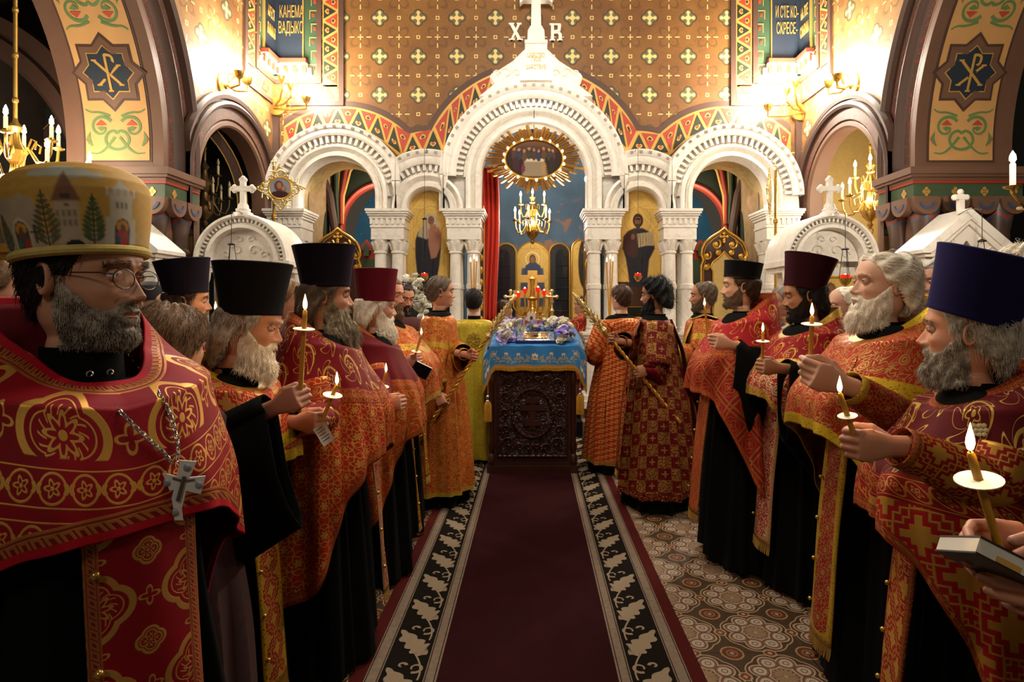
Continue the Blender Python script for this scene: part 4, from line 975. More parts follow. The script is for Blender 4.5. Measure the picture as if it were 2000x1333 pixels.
def person(label, head, yaw, hyaw=None, pitch=0, roll=0, S=1.0, skin=None, hair=None, beard=None, eye='5a4030', jaw=0.0, nose=1.0, wd=1.0, 
           bodyoff=(0, 0), arms=None, fine=.85, hairstyle='short', bald=0.0, hairlen=.0, group='people in the church', seed=0, lidlow=0.0, gaze=(0, 0), smile=0,
           brow=None, beardL=.06, beardW=1.0, stub=.0, hat=None, fr=1.0, hatM=None, beardN=1500, hairN=1200, bspread=.25, hs=1.0):
    """head: world position of the point between the eyes' level at the head's middle; yaw: facing angle of the body (0 = away from the camera, 90 = to the left)"""
    hyaw = yaw if hyaw is None else hyaw
    hw = Vector(head); bo = Vector((hw.x+bodyoff[0], hw.y+bodyoff[1], 0))
    root = thing('person', label, 'person', bo, R(yaw), group)
    B = Matrix.Translation(bo) @ Matrix.Rotation(R(yaw), 4, 'Z')
    Hw = Matrix.Translation(hw) @ Matrix.Rotation(R(hyaw), 4, 'Z') @ Matrix.Rotation(R(pitch), 4, 'X') @ Matrix.Rotation(R(roll), 4, 'Y') @ Matrix.Diagonal((hs, hs, hs, 1))
    H = B.inverted() @ Hw                                   # head in the body's own frame
    hl = H.translation
    zsh = hl.z-.22; ns = zsh/1.41; rg = np.random.default_rng(seed+100)
    # head, neck, trunk in one sweep of rings
    nz = int(118*fine); na = int(120*fine)//2*2
    z = np.concatenate([.03+.0905*np.cos(np.linspace(.02, PI/2, int(26*fine)))[:-1]*.999, np.linspace(.03, -.122, int(80*fine)), np.linspace(-.13, -.22, 9)])
    a = angs(na); Gp, red = head_grid(z, a, wd, nose, jaw)
    nb = Matrix.Translation((hl.x*.55, hl.y*.45-.005, zsh+.22)); t = smst(z, -.115, -.225)[:, None, None]
    Wp = xf(H, Gp)*(1-t)+xf(nb, Gp)*t
    tr = []
    for zz, rx, rf, rb in ((-.245, .10, .045, .085), (-.27, .15, .06, .10), (-.31, .175, .085, .11), (-.45, .165, .10, .115), (-.7, .14, .10, .10), (-.95, .14, .10, .10)):
        x, y = superring(rx*.92, rf, rb, a, 2.2); q = .45*max(0, 1+zz/.95) if zz > -.5 else 0
        tr.append(np.stack([x+hl.x*q, y+hl.y*q*.8-.01, np.full_like(x, zsh+.22+zz)], -1))
    Wp = np.concatenate([Wp, np.array(tr)]); red = np.concatenate([red, np.zeros((6, na))])
    bm_ = np.zeros_like(red)
    if stub:
        Zg, Ag = np.meshgrid(np.concatenate([z, -.3*np.ones(6)]), a, indexing='ij'); zt = np.interp(np.abs(Ag), [0, .3, .5, .9, 1.3, 1.5], [-.052, -.052, -.058, -.05, -.02, .0])
        bm_ = stub*smst(Zg, zt+.008, zt-.012)*smst(Zg, -.16, -.13)*(np.abs(Ag) < 1.55)*(red < .35)
    mb = MB(); col = np.stack([red, bm_, np.zeros_like(red)], -1)
    mb.grid([[tuple(p) for p in r] for r in Wp], cu=True, col=[[tuple(c) for c in r] for r in col])
    mb.f.append(tuple(range(na)))
    # ears
    for sd in (-1, 1):
        rows = []; EM = H @ Matrix.Translation((sd*.0725*wd, -.014, -.008)) @ Matrix.Rotation(R(-sd*24), 4, 'Z') @ Matrix.Rotation(R(8), 4, 'X')
        for q, dx in ((0, .003), (.35, .002), (.6, .006), (.78, .0125), (.92, .0135), (1.0, .009), (.97, .002), (.8, -.004)):
            rows.append([tuple(EM @ Vector((sd*(dx+.001), q*(.0185*math.cos(t_)*(1+.18*math.sin(t_))-.001), q*(.032*math.sin(t_))))) for t_ in np.linspace(0, 2*PI, 20, endpoint=False)])
        mb.grid(rows, cu=True, col=[[(.12 if i else .3, 0, 0)]*20 for i in range(8)], flip=sd > 0)
    ev = []
    for sd in (-1, 1):                                      # lids
        cpt = Vector((sd*.0320, .0755, .0005)); lid = []
        for lo, hi, rr in ((12-lidlow, 95, .0136), (-92, -16, .0132)):
            rows = []
            for e_ in np.linspace(lo, hi, 7):
                rows.append([tuple(H @ (cpt+Vector((rr*math.cos(R(e_))*math.sin(R(t_)), rr*math.cos(R(e_))*math.cos(R(t_)), rr*math.sin(R(e_)))))) for t_ in np.linspace(-95, 95, 15)])
            mb.grid(rows, col=[[(.12, 0, 0)]*15 for _ in rows])
        ev.append(cpt)
    # arms and hands
    AR = arms or {}
    wr = {}
    for sd, key in ((1, 'r'), (-1, 'l')):
        if key not in AR: continue
        d = AR[key]; sh = Vector((sd*.165, -.01, zsh+.0)); el = Vector(d['el']); wp = Vector(d['wr'])
        pose = d.get('pose', 'grip'); V, Fc = hand_mesh(pose); fx = (wp-el).normalized() if 'dir' not in d else Vector(d['dir']).normalized()
        up = Vector(d.get('up', (0, 0, 1))); up = (up-fx*up.dot(fx)).normalized(); zz = fx.cross(up)   # thumb side up; palm side zz
        V = V.copy()
        if sd > 0: zz = -zz
        HM = Matrix((tuple(fx)+(0,), tuple(up)+(0,), tuple(zz)+(0,), (0, 0, 0, 1))).transposed(); HM.translation = wp
        hsz = d.get('size', 1.0)*hs; Vw = xf(HM, V*hsz)
        fc = Fc if np.linalg.det(np.array(HM)[:3, :3]) > 0 else [q[::-1] for q in Fc]
        nb_ = mb.nv; mb.tube([sh, sh.lerp(el, .5), el, el.lerp(wp-fx*.04, .5), wp-fx*.06], [.042, .036, .031, .029, .028], 12); mb.col[nb_:] = [(.1, 0, 0)]*(mb.nv-nb_)
        mb.add(Vw, fc, col=[(.18, 0, 0)]*len(Vw))
        wr[key] = (HM @ Matrix.Diagonal((hsz, hsz, hsz, 1)), sh, el, wp-fx*.02)
    body = mb.build('body', skin or SK['mid'], root, sharp=None, local=True)
    em = eyemat(eye)
    for cpt in ev:
        e_ = MB(); e_.ell((0, 0, 0), .0122, 16, 10); eo = e_.build('eye', em, root, sharp=None, local=True)
        eo.matrix_basis = H @ Matrix.Translation(cpt) @ Matrix.Rotation(R(gaze[0]+(9 if hyaw > 0 else -9)), 4, 'Z') @ Matrix.Rotation(R(gaze[1]), 4, 'X')
    # brows, hair and beard: shells of the head surface with loose strands over them
    Hm = H; hg, _ = head_grid(z, a, wd, nose, jaw, feat=True); nr = grid_normals(hg); Zg, Ag = np.meshgrid(z, a, indexing='ij'); aA = np.abs(Ag)
    def sub(roots, dirs, lens, nm, mat, par, **k):
        return strands(nm, xf(Hm, roots), dirs @ np.array(Hm)[:3, :3].T, lens, mat, par, **k)
    def pick(w_, n):
        p_ = w_.ravel()/w_.sum(); return rg.choice(len(p_), n, p=p_)
    area = np.linalg.norm(np.cross(np.roll(hg, -1, 1)-hg, np.gradient(hg, axis=0)), axis=-1)
    bh = brow or hair or beard
    if bh:
        wm = ga(Zg-.0225+.004*(aA > .5), .0045)*(np.abs(hg[..., 0]) > .011)*(np.abs(hg[..., 0]) < .052)*(aA < 1.2); k = pick(wm*area, int(170*fine)); sg = np.sign(hg.reshape(-1, 3)[k, 0:1])
        dr = nr.reshape(-1, 3)[k]*.35+np.concatenate([sg*.9, np.zeros_like(sg), np.full_like(sg, .15)], 1)
        sub(hg.reshape(-1, 3)[k], dr, rg.uniform(.005, .010, len(k)), 'eyebrows', bh, root, rad=.0005, droop=.1)
    if hair:
        zh = np.interp(aA, [0, .45, .8, 1.05, 1.3, 1.5, 1.75, 2.2, PI], [.075, .077, .062, .04, .0, .0, -.045, -.075, -.085])
        zh = zh+bald*np.interp(aA, [0, 1.0, 1.5, 2.0], [.03, .03, .0, .0]); m = smst(Zg, zh-.004, zh+.010)
        if bald: m = m*(1-.98*smst(Zg, .085, .1)*smst(hg[..., 1], -.06, -.02))
        if hat: m = m*smst(Zg, .052, .038)
        th = (.008 if hairstyle == 'short' else .013)*fr*(1+.35*np.sin(Ag*9+Zg*90))*.8+.006*fr*ga(aA-PI, 1.0)
        off = nr*(th*m)[..., None]
        if hairlen:
            bk = smst(aA, 1.45, 2.0)*smst(Zg, .03, -.06); off[..., 2] -= bk*hairlen; off[..., 1] -= bk*.02; off[..., 0] += np.sign(hg[..., 0])*bk*.012
        hp, Q, keep = shell('hair', hg, off, m, hair, root, .02)
        if hp: hp.matrix_basis = Hm
        k = pick(m**.6*area, int(hairN*1.3*fine)); rt_ = Q.reshape(-1, 3)[k]; nn = nr.reshape(-1, 3)[k]
        cd = (0, -.25, -1) if hat else dict(short=(0, -.55, -.8), back=(0, -1, -.15), curly=(0, -.1, -.2))[hairstyle]
        cd = np.array(cd)[None, :]-nn*(nn @ np.array(cd))[:, None]; dr = cd+nn*(.07 if hairstyle != 'curly' else .25)+rg.normal(0, .14 if hairstyle != 'curly' else .6, (len(k), 3))
        hsr = sub(rt_, dr, rg.uniform(.012, .03, len(k))*(1.4 if hairlen or hairstyle == 'back' else 1), 'hair_strands', hair, root, rad=.0007, droop=.3, wob=.5 if hairstyle == 'curly' else .15, seed=seed)
    if beard:
        zt = np.interp(aA, [0, .28, .42, .62, .95, 1.25, 1.5], [-.0545, -.0545, -.064, -.072, -.062, -.032, .0])
        m = smst(Zg, zt+.006, zt-.006)*smst(Zg, *((-.150, -.134) if beardL > .02 else (-.136, -.122)))*smst(aA, 1.6, 1.45)
        lip = 1-smst(np.hypot(hg[..., 0]/.0195, (Zg+.0755)/.0066), 1.3, .85)*(aA < .6); m = m*lip
        fz = smst(Zg, -.062, -.118); fc = np.exp(-(aA/1.15)**2)
        th = ((.0032 if beardL > .02 else .0016)+.012*min(beardL/.08, 1.5)*fz*beardW)*(1+.25*np.sin(Ag*17+Zg*130+seed)+.2*np.sin(Ag*31-Zg*70))
        dn = beardL*fz*(.25+.75*fc); off = nr*(th*m)[..., None]; off[..., 2] -= dn*m; off[..., 1] += dn*m*bspread*fc; off[..., 0] *= 1+.2*fz
        q_ = Zg < -.118; off[..., 1] += np.where(q_, beardL*.35*fc*m, 0)
        hp, Q, keep = shell('beard', hg, off, m, beard, root, .02)
        if hp: hp.matrix_basis = Hm
        k = pick(m*area*(1+1.5*fz), int(beardN*fine)); rt_ = Q.reshape(-1, 3)[k]; nn = nr.reshape(-1, 3)[k]; L_ = rg.uniform(.35, 1, len(k))*((.010 if beardL > .02 else .0055)+beardL*.42*fz.ravel()[k])
        dr = nn*.45+np.array([0, .1, -.9])+rg.normal(0, .22, (len(k), 3)); dr /= np.linalg.norm(dr, axis=1, keepdims=True)
        sub(rt_, dr, L_, 'beard_strands', beard, root, rad=.00065, droop=.15, wob=.16, seed=seed+1)
    if hat:
        HM = Hm @ Matrix.Translation((0, -.008, hat.get('z', .034))) @ Matrix.Rotation(R(hat.get('tip', 4)), 4, 'X')
        kw = {k: v for k, v in hat.items() if k in ('r0', 'r1', 'h', 'sy')}
        hat_kam(root, HM, hat['mat'], **kw)
    return root, H, wr, ns
EYES = {}
def eyemat(c):
    if c in EYES: return EYES[c]
    g = G('eye_'+c); n = g.node('ShaderNodeSeparateXYZ'); g.t.links.new(g.objc(), n.inputs[0]); x, y, z = (E(g, n.outputs[i]) for i in range(3))
    r = g.ln(x, z); f = g.gt(y, 0.0); iris = g.gt(.0064, r)*f; pup = g.gt(.0027, r)*f
    EYES[c] = g.out(g.mix(pup, g.mix(iris, C('d3c3b4'), C(c)), (.004, .004, .004, 1)), .12); return EYES[c]
SK = dict(mid=skinmat('skin_mid'), pale=skinmat('skin_pale', 'd6a487', 'a84a3c'), tan=skinmat('skin_tan', 'b07a58', '7c3a2a'), ruddy=skinmat('skin_ruddy', 'c68c6e', 'a04034'))
HR = dict(grey=hairmat('grey_hair', '8d8478'), white=hairmat('white_hair', 'fbf3e2', 'd6c9b2'), dark=hairmat('dark_hair', '221814'), brown=hairmat('brown_hair', '4a3020'),
          salt=hairmat('salt_hair', 'cbc1b1', '857a6c'), blond=hairmat('blond_hair', '97714a'), black=hairmat('black_hair', '0d0b0a'), greybrown=hairmat('greybrown_hair', '6d5a48'),
          light=hairmat('lightbrown_hair', '7a5c40'))
VEL = dict(purple=velvet('purple_black_velvet', '120a16', '503060'), black=velvet('black_velvet', '0b090a', '404040'), red=velvet('crimson_velvet', '5e0c1a', 'c03050'),
           maroon=velvet('maroon_velvet', '2c0810', '802030'), blue=velvet('violet_blue_velvet', '15103a', '4038a0'))
def collar(root, H, ns, mat=None, r=.063, h=.055, dz=-.205, lab=None):
    c = H.translation; mb = MB(); ctr = (c.x*.75, c.y*.7-.018, c.z+dz)
    mb.lathe([(r+.012, -.035), (r+.004, 0), (r, h*.6), (r+.001, h), (r-.004, h), (r-.006, .0)], 32, ctr, sy=1.08); return mb.build('collar', mat or BLACKCLOTH, root, local=True)
# ------------------------------------------------------------------ altar behind the screen
ap = G('apse_paint'); x_, y_, z_ = ap.pos(); st = ap.vor(9, ap.vec(x_, y_, z_)); nn = ap.noise(1.6, ap.vec(x_, y_, z_), 4, .6)
an = ap.noise(2.6, ap.vec(x_*1.3, z_*1.3, y_), 3, .4)
c = ap.mix(nn, C('2c4258'), C('5f7f9c')); c = ap.mix(ap.sm(an, .60, .68)*.75, c, C('a5724e')); c = ap.mix(ap.gt(.035, st), c, C('d8c48a')); APSE = ap.out(c, .7)
bs = G('star_vault_paint'); x_, y_, z_ = bs.pos(); n_ = bs.noise(2, bs.vec(x_, y_, z_)); STARS = bs.out(bs.mix(bs.gt(.1, bs.vor(11, bs.vec(x_, y_, z_))), bs.mix(n_, C('2f6184'), C('4f8fb4')), C('e0d6a6')), .6)
mb = MB(); AYC = 8.7; AR = 1.55
mb.lathe([(AR, .3), (AR, 2.75)]+[(AR*math.cos(t), 2.75+AR*.95*math.sin(t)) for t in np.linspace(.05, PI/2, 14)], 40, (CX, AYC, 0), a0=0, a1=PI); apse = mb.build('wall_apse', APSE, kind='structure')
for r0, r1, y, mt, nm in ((1.55, 1.74, 8.66, APSE, 'star_arch'), (1.74, 1.80, 8.62, REDPAINT, 'red_arch_band'), (1.80, 1.92, 8.60, GREENPAINT, 'green_arch_band'), (1.92, 1.97, 8.58, GOLDPAINT, 'gilt_arch_band')):
    MB().arch([(r0, y+.1), (r0, y), (r1, y), (r1, y+.1)], CX, 2.62, 48, 2.3).build(nm, mt, apse)
mb = MB(); mb.prism([(CX+1.95*math.cos(t), 2.62+1.95*math.sin(t)) for t in np.linspace(0, PI, 40)]+[(CX-1.99, 2.6), (CX-1.99, 4.4), (CX-3.4, 4.4), (CX-3.4, 6), (CX+3.4, 6), (CX+3.4, 4.4), (CX+1.99, 4.4), (CX+1.99, 2.6)], 8.64, 8.75); mb.build('wall_altar_arch', plain('altar_green_wall', '24301f', .7), kind='structure')
for sg in (-1, 1):                                          # side bays with blue half domes
    xc = CX+sg*2.42
    b = MB(); b.lathe([(1.0*math.cos(t), 2.35+1.15*math.sin(t)) for t in np.linspace(0, PI/2, 12)], 28, (CX+sg*2.0, 9.2, 0), a0=PI, a1=2*PI, sx=.8, sy=-.6); b.lathe([(1.0, .3), (1.0, 2.35)], 28, (CX+sg*2.0, 9.2, 0), a0=PI, a1=2*PI, sx=.8, sy=-.6)
    ba = b.build('wall_side_bay', STARS, kind='structure')
    MB().arch([(.59, 8.62), (.59, 8.50), (.62, 8.48), (.65, 8.50), (.65, 8.62)], CX+sg*2.14, 2.68, 40, 2.3).build('red_bay_arch', REDPAINT, ba)
    m = MB()
    xs_ = np.linspace(CX+sg*1.0, CX+sg*3.4, 60)
    strips(sorted(xs_), lambda x: 2.68+math.sqrt(max(.62**2-(x-CX-sg*2.14)**2, 0)) if abs(x-CX-sg*2.14) < .62 else .3, lambda x: 4.6, 8.52, 8.6).build('dark_spandrel', BLACKGREEN, ba)
    for k, (mt, off) in enumerate(((GOLDPAINT, .0), (REDPAINT, .05), (GOLDPAINT, .13), (GREENPAINT, .16))):
        mm = MB(); xx = CX+sg*2.72; mm.tube([(xx+sg*(off*.3), 8.45, 2.7), (xx-sg*.02+sg*off*.6, 8.44, 3.1), (xx-sg*.12+sg*off*1.2, 8.42, 3.45), (xx-sg*.35+sg*off*2, 8.40, 3.75)], .035 if k % 2 else .02, 8); mm.build('painted_rib', mt, ba)
    mm = MB(); mm.tube([(CX+sg*2.78, 8.3, .3), (CX+sg*2.78, 8.3, 2.6), (CX+sg*2.86, 8.3, 3.1), (CX+sg*3.02, 8.3, 3.5)], .06, 10); mm.build('brown_rib', DARKBROWN, ba)
    band = MB(); band.box(min(CX+sg*1.15, CX+sg*2.7), max(CX+sg*1.15, CX+sg*2.7), 8.46, 8.52, 2.20, 2.34); band.build('ornament_band', REDPAINT, ba)
    for k in range(9):
        xx = CX+sg*(1.22+.165*k); t_ = MB(); t_.prism([(xx-.07, 2.32), (xx+.07, 2.32), (xx+.07, 2.40), (xx, 2.48), (xx-.07, 2.40)], 8.44, 8.46); t_.build('merlon', REDPAINT, ba)
        t_ = MB(); t_.prism([(xx-.035, 2.24), (xx+.035, 2.24), (xx+.04, 2.38), (xx, 2.43), (xx-.04, 2.38)], 8.425, 8.445); t_.build('merlon_leaf', GREENPAINT, ba)
    dd = MB(); dd.box(min(CX+sg*1.15, CX+sg*2.7), max(CX+sg*1.15, CX+sg*2.7), 8.45, 8.52, .3, 2.2); dd.build('green_dado', GREENPAINT, ba)
    pw = MB(); xw = (CX+sg*2.88, CX+sg*2.98); pw.box(min(xw), max(xw), 7.62, 8.5, .3, 4.4); pw.build('wall_bay_side', plain('gold_relief_wall', 'b79a72', .25, .3, .35, 9, .3), kind='structure')
    dk = MB(); dk.prism([(8.25+.14*math.cos(t), 2.3+.55*math.sin(t)) for t in np.linspace(0, PI, 16)]+[(8.11, 1.2), (8.39, 1.2)], min(xw)-.01, max(xw)+.01, ax='x'); dk.build('niche_opening', BLACKGREEN, ba)
    # gilded jamb behind the outer pier
    jb = MB(); jb.arch([(75/S_-.0, IY+.19), (75/S_, IY+.62), (75/S_+.08, IY+.62), (75/S_+.08, IY+.19)], CX+sg*385/S_, zi(383), 30, 1.8); jb.build('wall_arch_reveal', plain('vine_gilded_reveal', 'a98f58', .35, .5, .4, 16, .4), kind='structure')
for sg in (-1, 1): lamp('altar_bay_fill', (CX+sg*2.2, 8.25, 3.0), 24, size=.12)  # unseen lamps added to brighten the side bays
# windows and the enthroned icon in the apse
def iconpanel(name, lab, pxs, pys, Y, paint, arch=True, n=(90, 170), frame=.012, cat='icon', fm=None, parent=None):
    """painted panel with an arched top, spanning photograph columns pxs and rows pys at depth Y"""
    (x0, x1), (y0, y1) = pxs, pys; u = np.linspace(x0, x1, n[0]); r = (x1-x0)/2; xc = (x0+x1)/2
    top = y0+r-np.sqrt(np.maximum(r*r-(u-xc)**2, 0)) if arch else np.full_like(u, y0)
    t = np.linspace(0, 1, n[1])[:, None]; X = np.broadcast_to(u, (n[1], n[0])); Yp = y1+(top-y1)*t
    p = paint(Paint(X, Yp, 'deb45c')); mb = MB(); o = thing(name, lab, cat, P(xc, y1, Y)) if parent is None else parent
    mb.grid([[P(X[i, j], Yp[i, j], Y) for j in range(n[0])] for i in range(n[1])], col=[[tuple(c_) for c_ in r_] for r_ in p.c], uv=[[(X[i, j], Yp[i, j]) for j in range(n[0])] for i in range(n[1])])
    mb.build('painted_panel', vcol('icon_paint', .65, .0, .10, .2), o, sharp=None)
    path = [P(x0, y1, Y)]+[P(a, b, Y) for a, b in zip(u, top)]+[P(x1, y1, Y)]
    f = MB(); f.tube(path, frame, 8, closed=True); f.build('frame', fm or GOLD, o)
    bk = MB(); bk.prism([(q.x, q.z) for q in path], Y+.004, Y+.03); bk.build('backing_board', WOOD, o); return o
def goldleaf(p):
    for i in range(14):
        p.put(np.clip(np.sin(p.X*(.12+.05*i)+i*2.1)*np.sin(p.Y*(.09+.04*i)+i)-.55, 0, 1)*.5, ('e8cf86', 'a8843a')[i % 2])
    return p
def p_virgin(p):
    goldleaf(p); p.put((p.Y > 551)*1.0, '4a2f20')
    p.ring(841, 431, 27, .5, 'b08a3c').poly([(824, 446), (834, 440), (850, 442), (858, 452), (862, 470), (861, 490), (858, 520), (853, 548), (852, 560), (818, 560), (814, 530), (811, 500), (811, 470), (816, 454)], '2b2a33', soft=1.2)
    p.poly([(829, 424), (836, 417), (848, 418), (853, 428), (858, 445), (852, 452), (834, 468), (816, 462), (818, 450), (828, 443)], 'b5a58d', soft=1.2)
    p.poly([(836, 448), (856, 444), (861, 455), (864, 448), (862, 468), (859, 485), (852, 503), (842, 506), (837, 480)], 'a5715c', soft=1.4).ell(842, 431, 6.5, 9, '7d5340').ell(846, 445, 7, 8, '9c6a4e')
    p.line([(830, 470), (826, 520), (824, 555)], .8, '15151c').line([(846, 510), (845, 556)], .8, '15151c').line([(838, 490), (836, 556)], .6, '15151c').ell(843, 430, 1, 1, '201510').ell(848, 446, 1, 1, '201510')
    return p
def p_christ(p):
    goldleaf(p); p.put((p.Y > 551)*1.0, '4a2f20')
    p.ring(1246, 431, 26, .5, 'b08a3c').poly([(1218, 462), (1226, 452), (1238, 446), (1256, 446), (1268, 453), (1277, 470), (1279, 486), (1268, 508), (1265, 540), (1262, 560), (1230, 560), (1226, 530), (1222, 505), (1216, 486)], '2c2b33', soft=1.2)
    p.poly([(1218, 462), (1228, 452), (1240, 448), (1246, 470), (1244, 500), (1236, 505), (1224, 498), (1216, 486)], '4b2f2c', soft=1.4).poly([(1244, 457), (1260, 455), (1276, 453), (1278, 480), (1262, 480), (1247, 484)], 'b9a57e', soft=.8)
    p.line([(1261, 455), (1262, 481)], .6, '7b6340')
    for k in range(5): p.line([(1248, 461+k*4), (1259, 460+k*4)], .35, '6b5434').line([(1264, 460+k*4), (1275, 459+k*4)], .35, '6b5434')
    p.ell(1246, 431, 10.5, 14, '3c261a').ell(1246, 432, 6.2, 9, '8b5d44').ell(1246, 442, 4.5, 5, '4a2e20').ell(1236, 463, 4, 6, '8b5d44').line([(1240, 510), (1238, 556)], .7, '16161c').line([(1254, 505), (1252, 556)], .7, '16161c')
    p.ell(1243, 430, .9, .8, '1c120c').ell(1249, 430, .9, .8, '1c120c'); return p
iconpanel('arched_icon', 'arched gold icon of a veiled woman holding a child, between left columns', (794, 876), (369, 600), IY+.16, p_virgin)
iconpanel('arched_icon', 'arched gold icon of a bearded man holding an open book, right', (1205, 1291), (370, 600), IY+.16, p_christ)
def p_throne(p):
    goldleaf(p); p.ring(1040, 506, 13, .8, 'fff1c0'); p.poly([(1019, 524), (1061, 524), (1064, 560), (1064, 600), (1016, 600), (1016, 560)], '4c5568', soft=1.2).poly([(1026, 520), (1036, 512), (1046, 512), (1056, 520), (1058, 545), (1022, 545)], '3c4c66', soft=1)
    p.ell(1040, 507, 6.5, 10, '5b4030').ell(1040, 508, 4.2, 6.5, '8b6a52'); return p
iconpanel('apse_icon', 'tall arched gold icon of a figure enthroned in the apse', (1008, 1074), (473, 640), 10.05, p_throne, n=(60, 120))
def p_saint(p): goldleaf(p); p.ell(1141, 515, 12, 50, '3a342c').ell(1139, 492, 3.4, 5, '5b4030'); return p
iconpanel('apse_icon', 'narrow arched gold icon of a standing saint right of the dark windows', (1117, 1150), (470, 640), 9.45, p_saint, n=(30, 90))
lead = plain('window_lead', '1a1815', .5, .3); GLASS = plain('night_glass', '22262c', .08, 0, .2, 6)
for i, (a, b) in enumerate(((968, 1008), (1073, 1113))):
    wn = bpy.data.objects.new('window_%d' % (i+1), None); COL.objects.link(wn); wn.location = P((a+b)/2, 640, 9.98); wn['kind'] = 'structure'
    xc = (a+b)/2; r = (b-a)/2
    def arcp(k, Y): return [P(xc-r*k, 640, Y)]+[P(xc-r*k*math.cos(t), 476+r-r*k*math.sin(t), Y) for t in np.linspace(0, PI, 20)]+[P(xc+r*k, 640, Y)]
    mb = MB(); mb.prism([(q.x, q.z) for q in arcp(1, 9.95)], 9.93, 9.96); mb.build('dark_reveal', plain('reveal_dark', '15120f', .7), wn)
    mb = MB(); mb.tube(arcp(1, 9.92), .018, 8); mb.build('gilt_frame', GOLD, wn)
    ox = -5 if i == 0 else 5
    mb = MB(); mb.prism([(q.x, q.z) for q in [P(xc+ox-13, 640, 9.9)]+[P(xc+ox-13*math.cos(t), 500-13*math.sin(t), 9.9) for t in np.linspace(0, PI, 14)]+[P(xc+ox+13, 640, 9.9)]], 9.905, 9.92); mb.build('pane', GLASS, wn)
    mb = MB(); mb.tube([P(xc+ox, 488, 9.9), P(xc+ox, 640, 9.9)], .008, 6)
    for k in range(6): mb.tube([P(xc+ox-12, 520+k*22, 9.9), P(xc+ox+12, 520+k*22, 9.9)], .008, 6)
    for k in range(8): mb.tube([P(xc+ox, 502, 9.9), P(xc+ox+10*math.cos(k*PI/4), 502+10*math.sin(k*PI/4), 9.9)], .006, 5)
    mb.build('lead_bars', lead, wn, kind='stuff')
# altar table and what stands on it
T = thing('altar_table', 'altar table with a red top and gold fringe behind the screen', 'altar', P(1062, 740, 8.35))
mb = MB(); a, b = P(975, 630, 8.35), P(1152, 630, 8.35); mb.box(a.x, b.x, 8.35, 9.1, a.z-.04, a.z); mb.build('table_top', plain('altar_red_cloth', '9c3424', .7), T)
mb = MB(); mb.box(a.x-.01, b.x+.01, 8.33, 8.36, a.z-.11, a.z-.02); mb.build('gold_fringe', GOLDPAINT, T); mb = MB(); mb.box(a.x+.03, b.x-.03, 8.38, 9.08, .3, a.z-.04); mb.build('altar_cloth', plain('altar_pale_cloth', 'a9924e', .6, .2, .2, 10), T)
tz = a.z
L7 = thing('seven_branch_lampstand', 'gilded lampstand with red glass cups on the altar table', 'lampstand', P(1040, 630, 8.5))
b0 = P(1040, 622, 8.5); mb = MB(); mb.lathe([(.16, tz), (.17, tz+.03), (.10, tz+.05), (.09, tz+.1), (.13, tz+.14), (.05, tz+.18), (.04, tz+.3), (.08, tz+.34), (.035, tz+.38), (.03, tz+.6), (.06, tz+.62), (.0, tz+.66)], 20, (b0.x, 8.5, 0)); mb.build('stem', GOLD, L7)
for k, (px, py) in enumerate(((1012, 578), (1025, 570), (1051, 568), (1063, 574), (1076, 581), (1003, 584))):
    q = P(px, py, 8.5); mb = MB(); mb.tube([Vector((b0.x, 8.5, tz+.12)), Vector(((b0.x+q.x)/2+(.04 if px > 1040 else -.04), 8.5, tz+.10)), Vector((q.x, 8.5, q.z-.12)), Vector((q.x, 8.5, q.z-.03))], .014, 7); mb.build('branch', GOLD, L7)
    mb = MB(); mb.lathe([(.012, -.03), (.03, -.01), (.034, .04), (.028, .045)], 12, q); cp = mb.build('glass_cup', REDGLASS, L7); mb = MB(); mb.ell(q+Vector((0, 0, .045)), (.012, .012, .02)); mb.build('flame', FLAME, cp)
def altarcross(px, py, lab):
    q = P(px, py, 8.42); t = thing('altar_cross', lab, 'cross', Vector((q.x, 8.42, tz))); mb = MB(); mb.lathe([(.06, 0), (.06, .05), (.03, .07), (.02, .12), (.035, .16), (.015, .2), (.012, .26)], 14, (q.x, 8.42, tz)); mb.build('foot', PALEGOLD, t)
    mb = MB(); z = tz+.36
    for dx, dz in ((.07, 0), (-.07, 0), (0, .08), (0, -.07)): mb.ell((q.x+dx, 8.42, z+dz), (.028, .012, .028)); mb.tube([(q.x, 8.42, z), (q.x+dx, 8.42, z+dz)], .017, 8)
    mb.build('cross', PALEGOLD, t)
altarcross(997, 610, 'pale gilt cross on the altar table, left of the lampstand'); altarcross(1078, 610, 'pale gilt cross on the altar table, right of the lampstand')
t = thing('crucifix', 'gold painted altar crucifix rising before the enthroned icon', 'cross', P(1040, 640, 9.3)); mb = MB(); q = P(1040, 545, 9.3); mb.box(q.x-.075, q.x+.075, 9.28, 9.32, tz, q.z+.13); mb.box(q.x-.19, q.x+.19, 9.275, 9.325, q.z-.06, q.z+.06); mb.box(q.x-.30, q.x+.30, 9.27, 9.33, q.z-.30, q.z-.18); mb.build('beams', GOLDPAINT, t)
mb = MB(); mb.ell((q.x, 9.26, q.z-.02), (.04, .012, .06)); mb.build('painted_figure', plain('figure_paint', '5a4a34', .6), t)
t = thing('altar_reliquary', 'small gilded casket with domed lid at the altar centre', 'casket', P(1040, 630, 8.45)); mb = MB(); q = P(1040, 600, 8.42); mb.box(q.x-.09, q.x+.09, 8.38, 8.46, tz, tz+.13); mb.build('casket', GOLD, t); mb = MB(); mb.lathe([(.08, tz+.13), (.06, tz+.18), (.02, tz+.21), (.01, tz+.26), (0, tz+.27)], 14, (q.x, 8.42, 0)); mb.build('lid', BRASS, t)
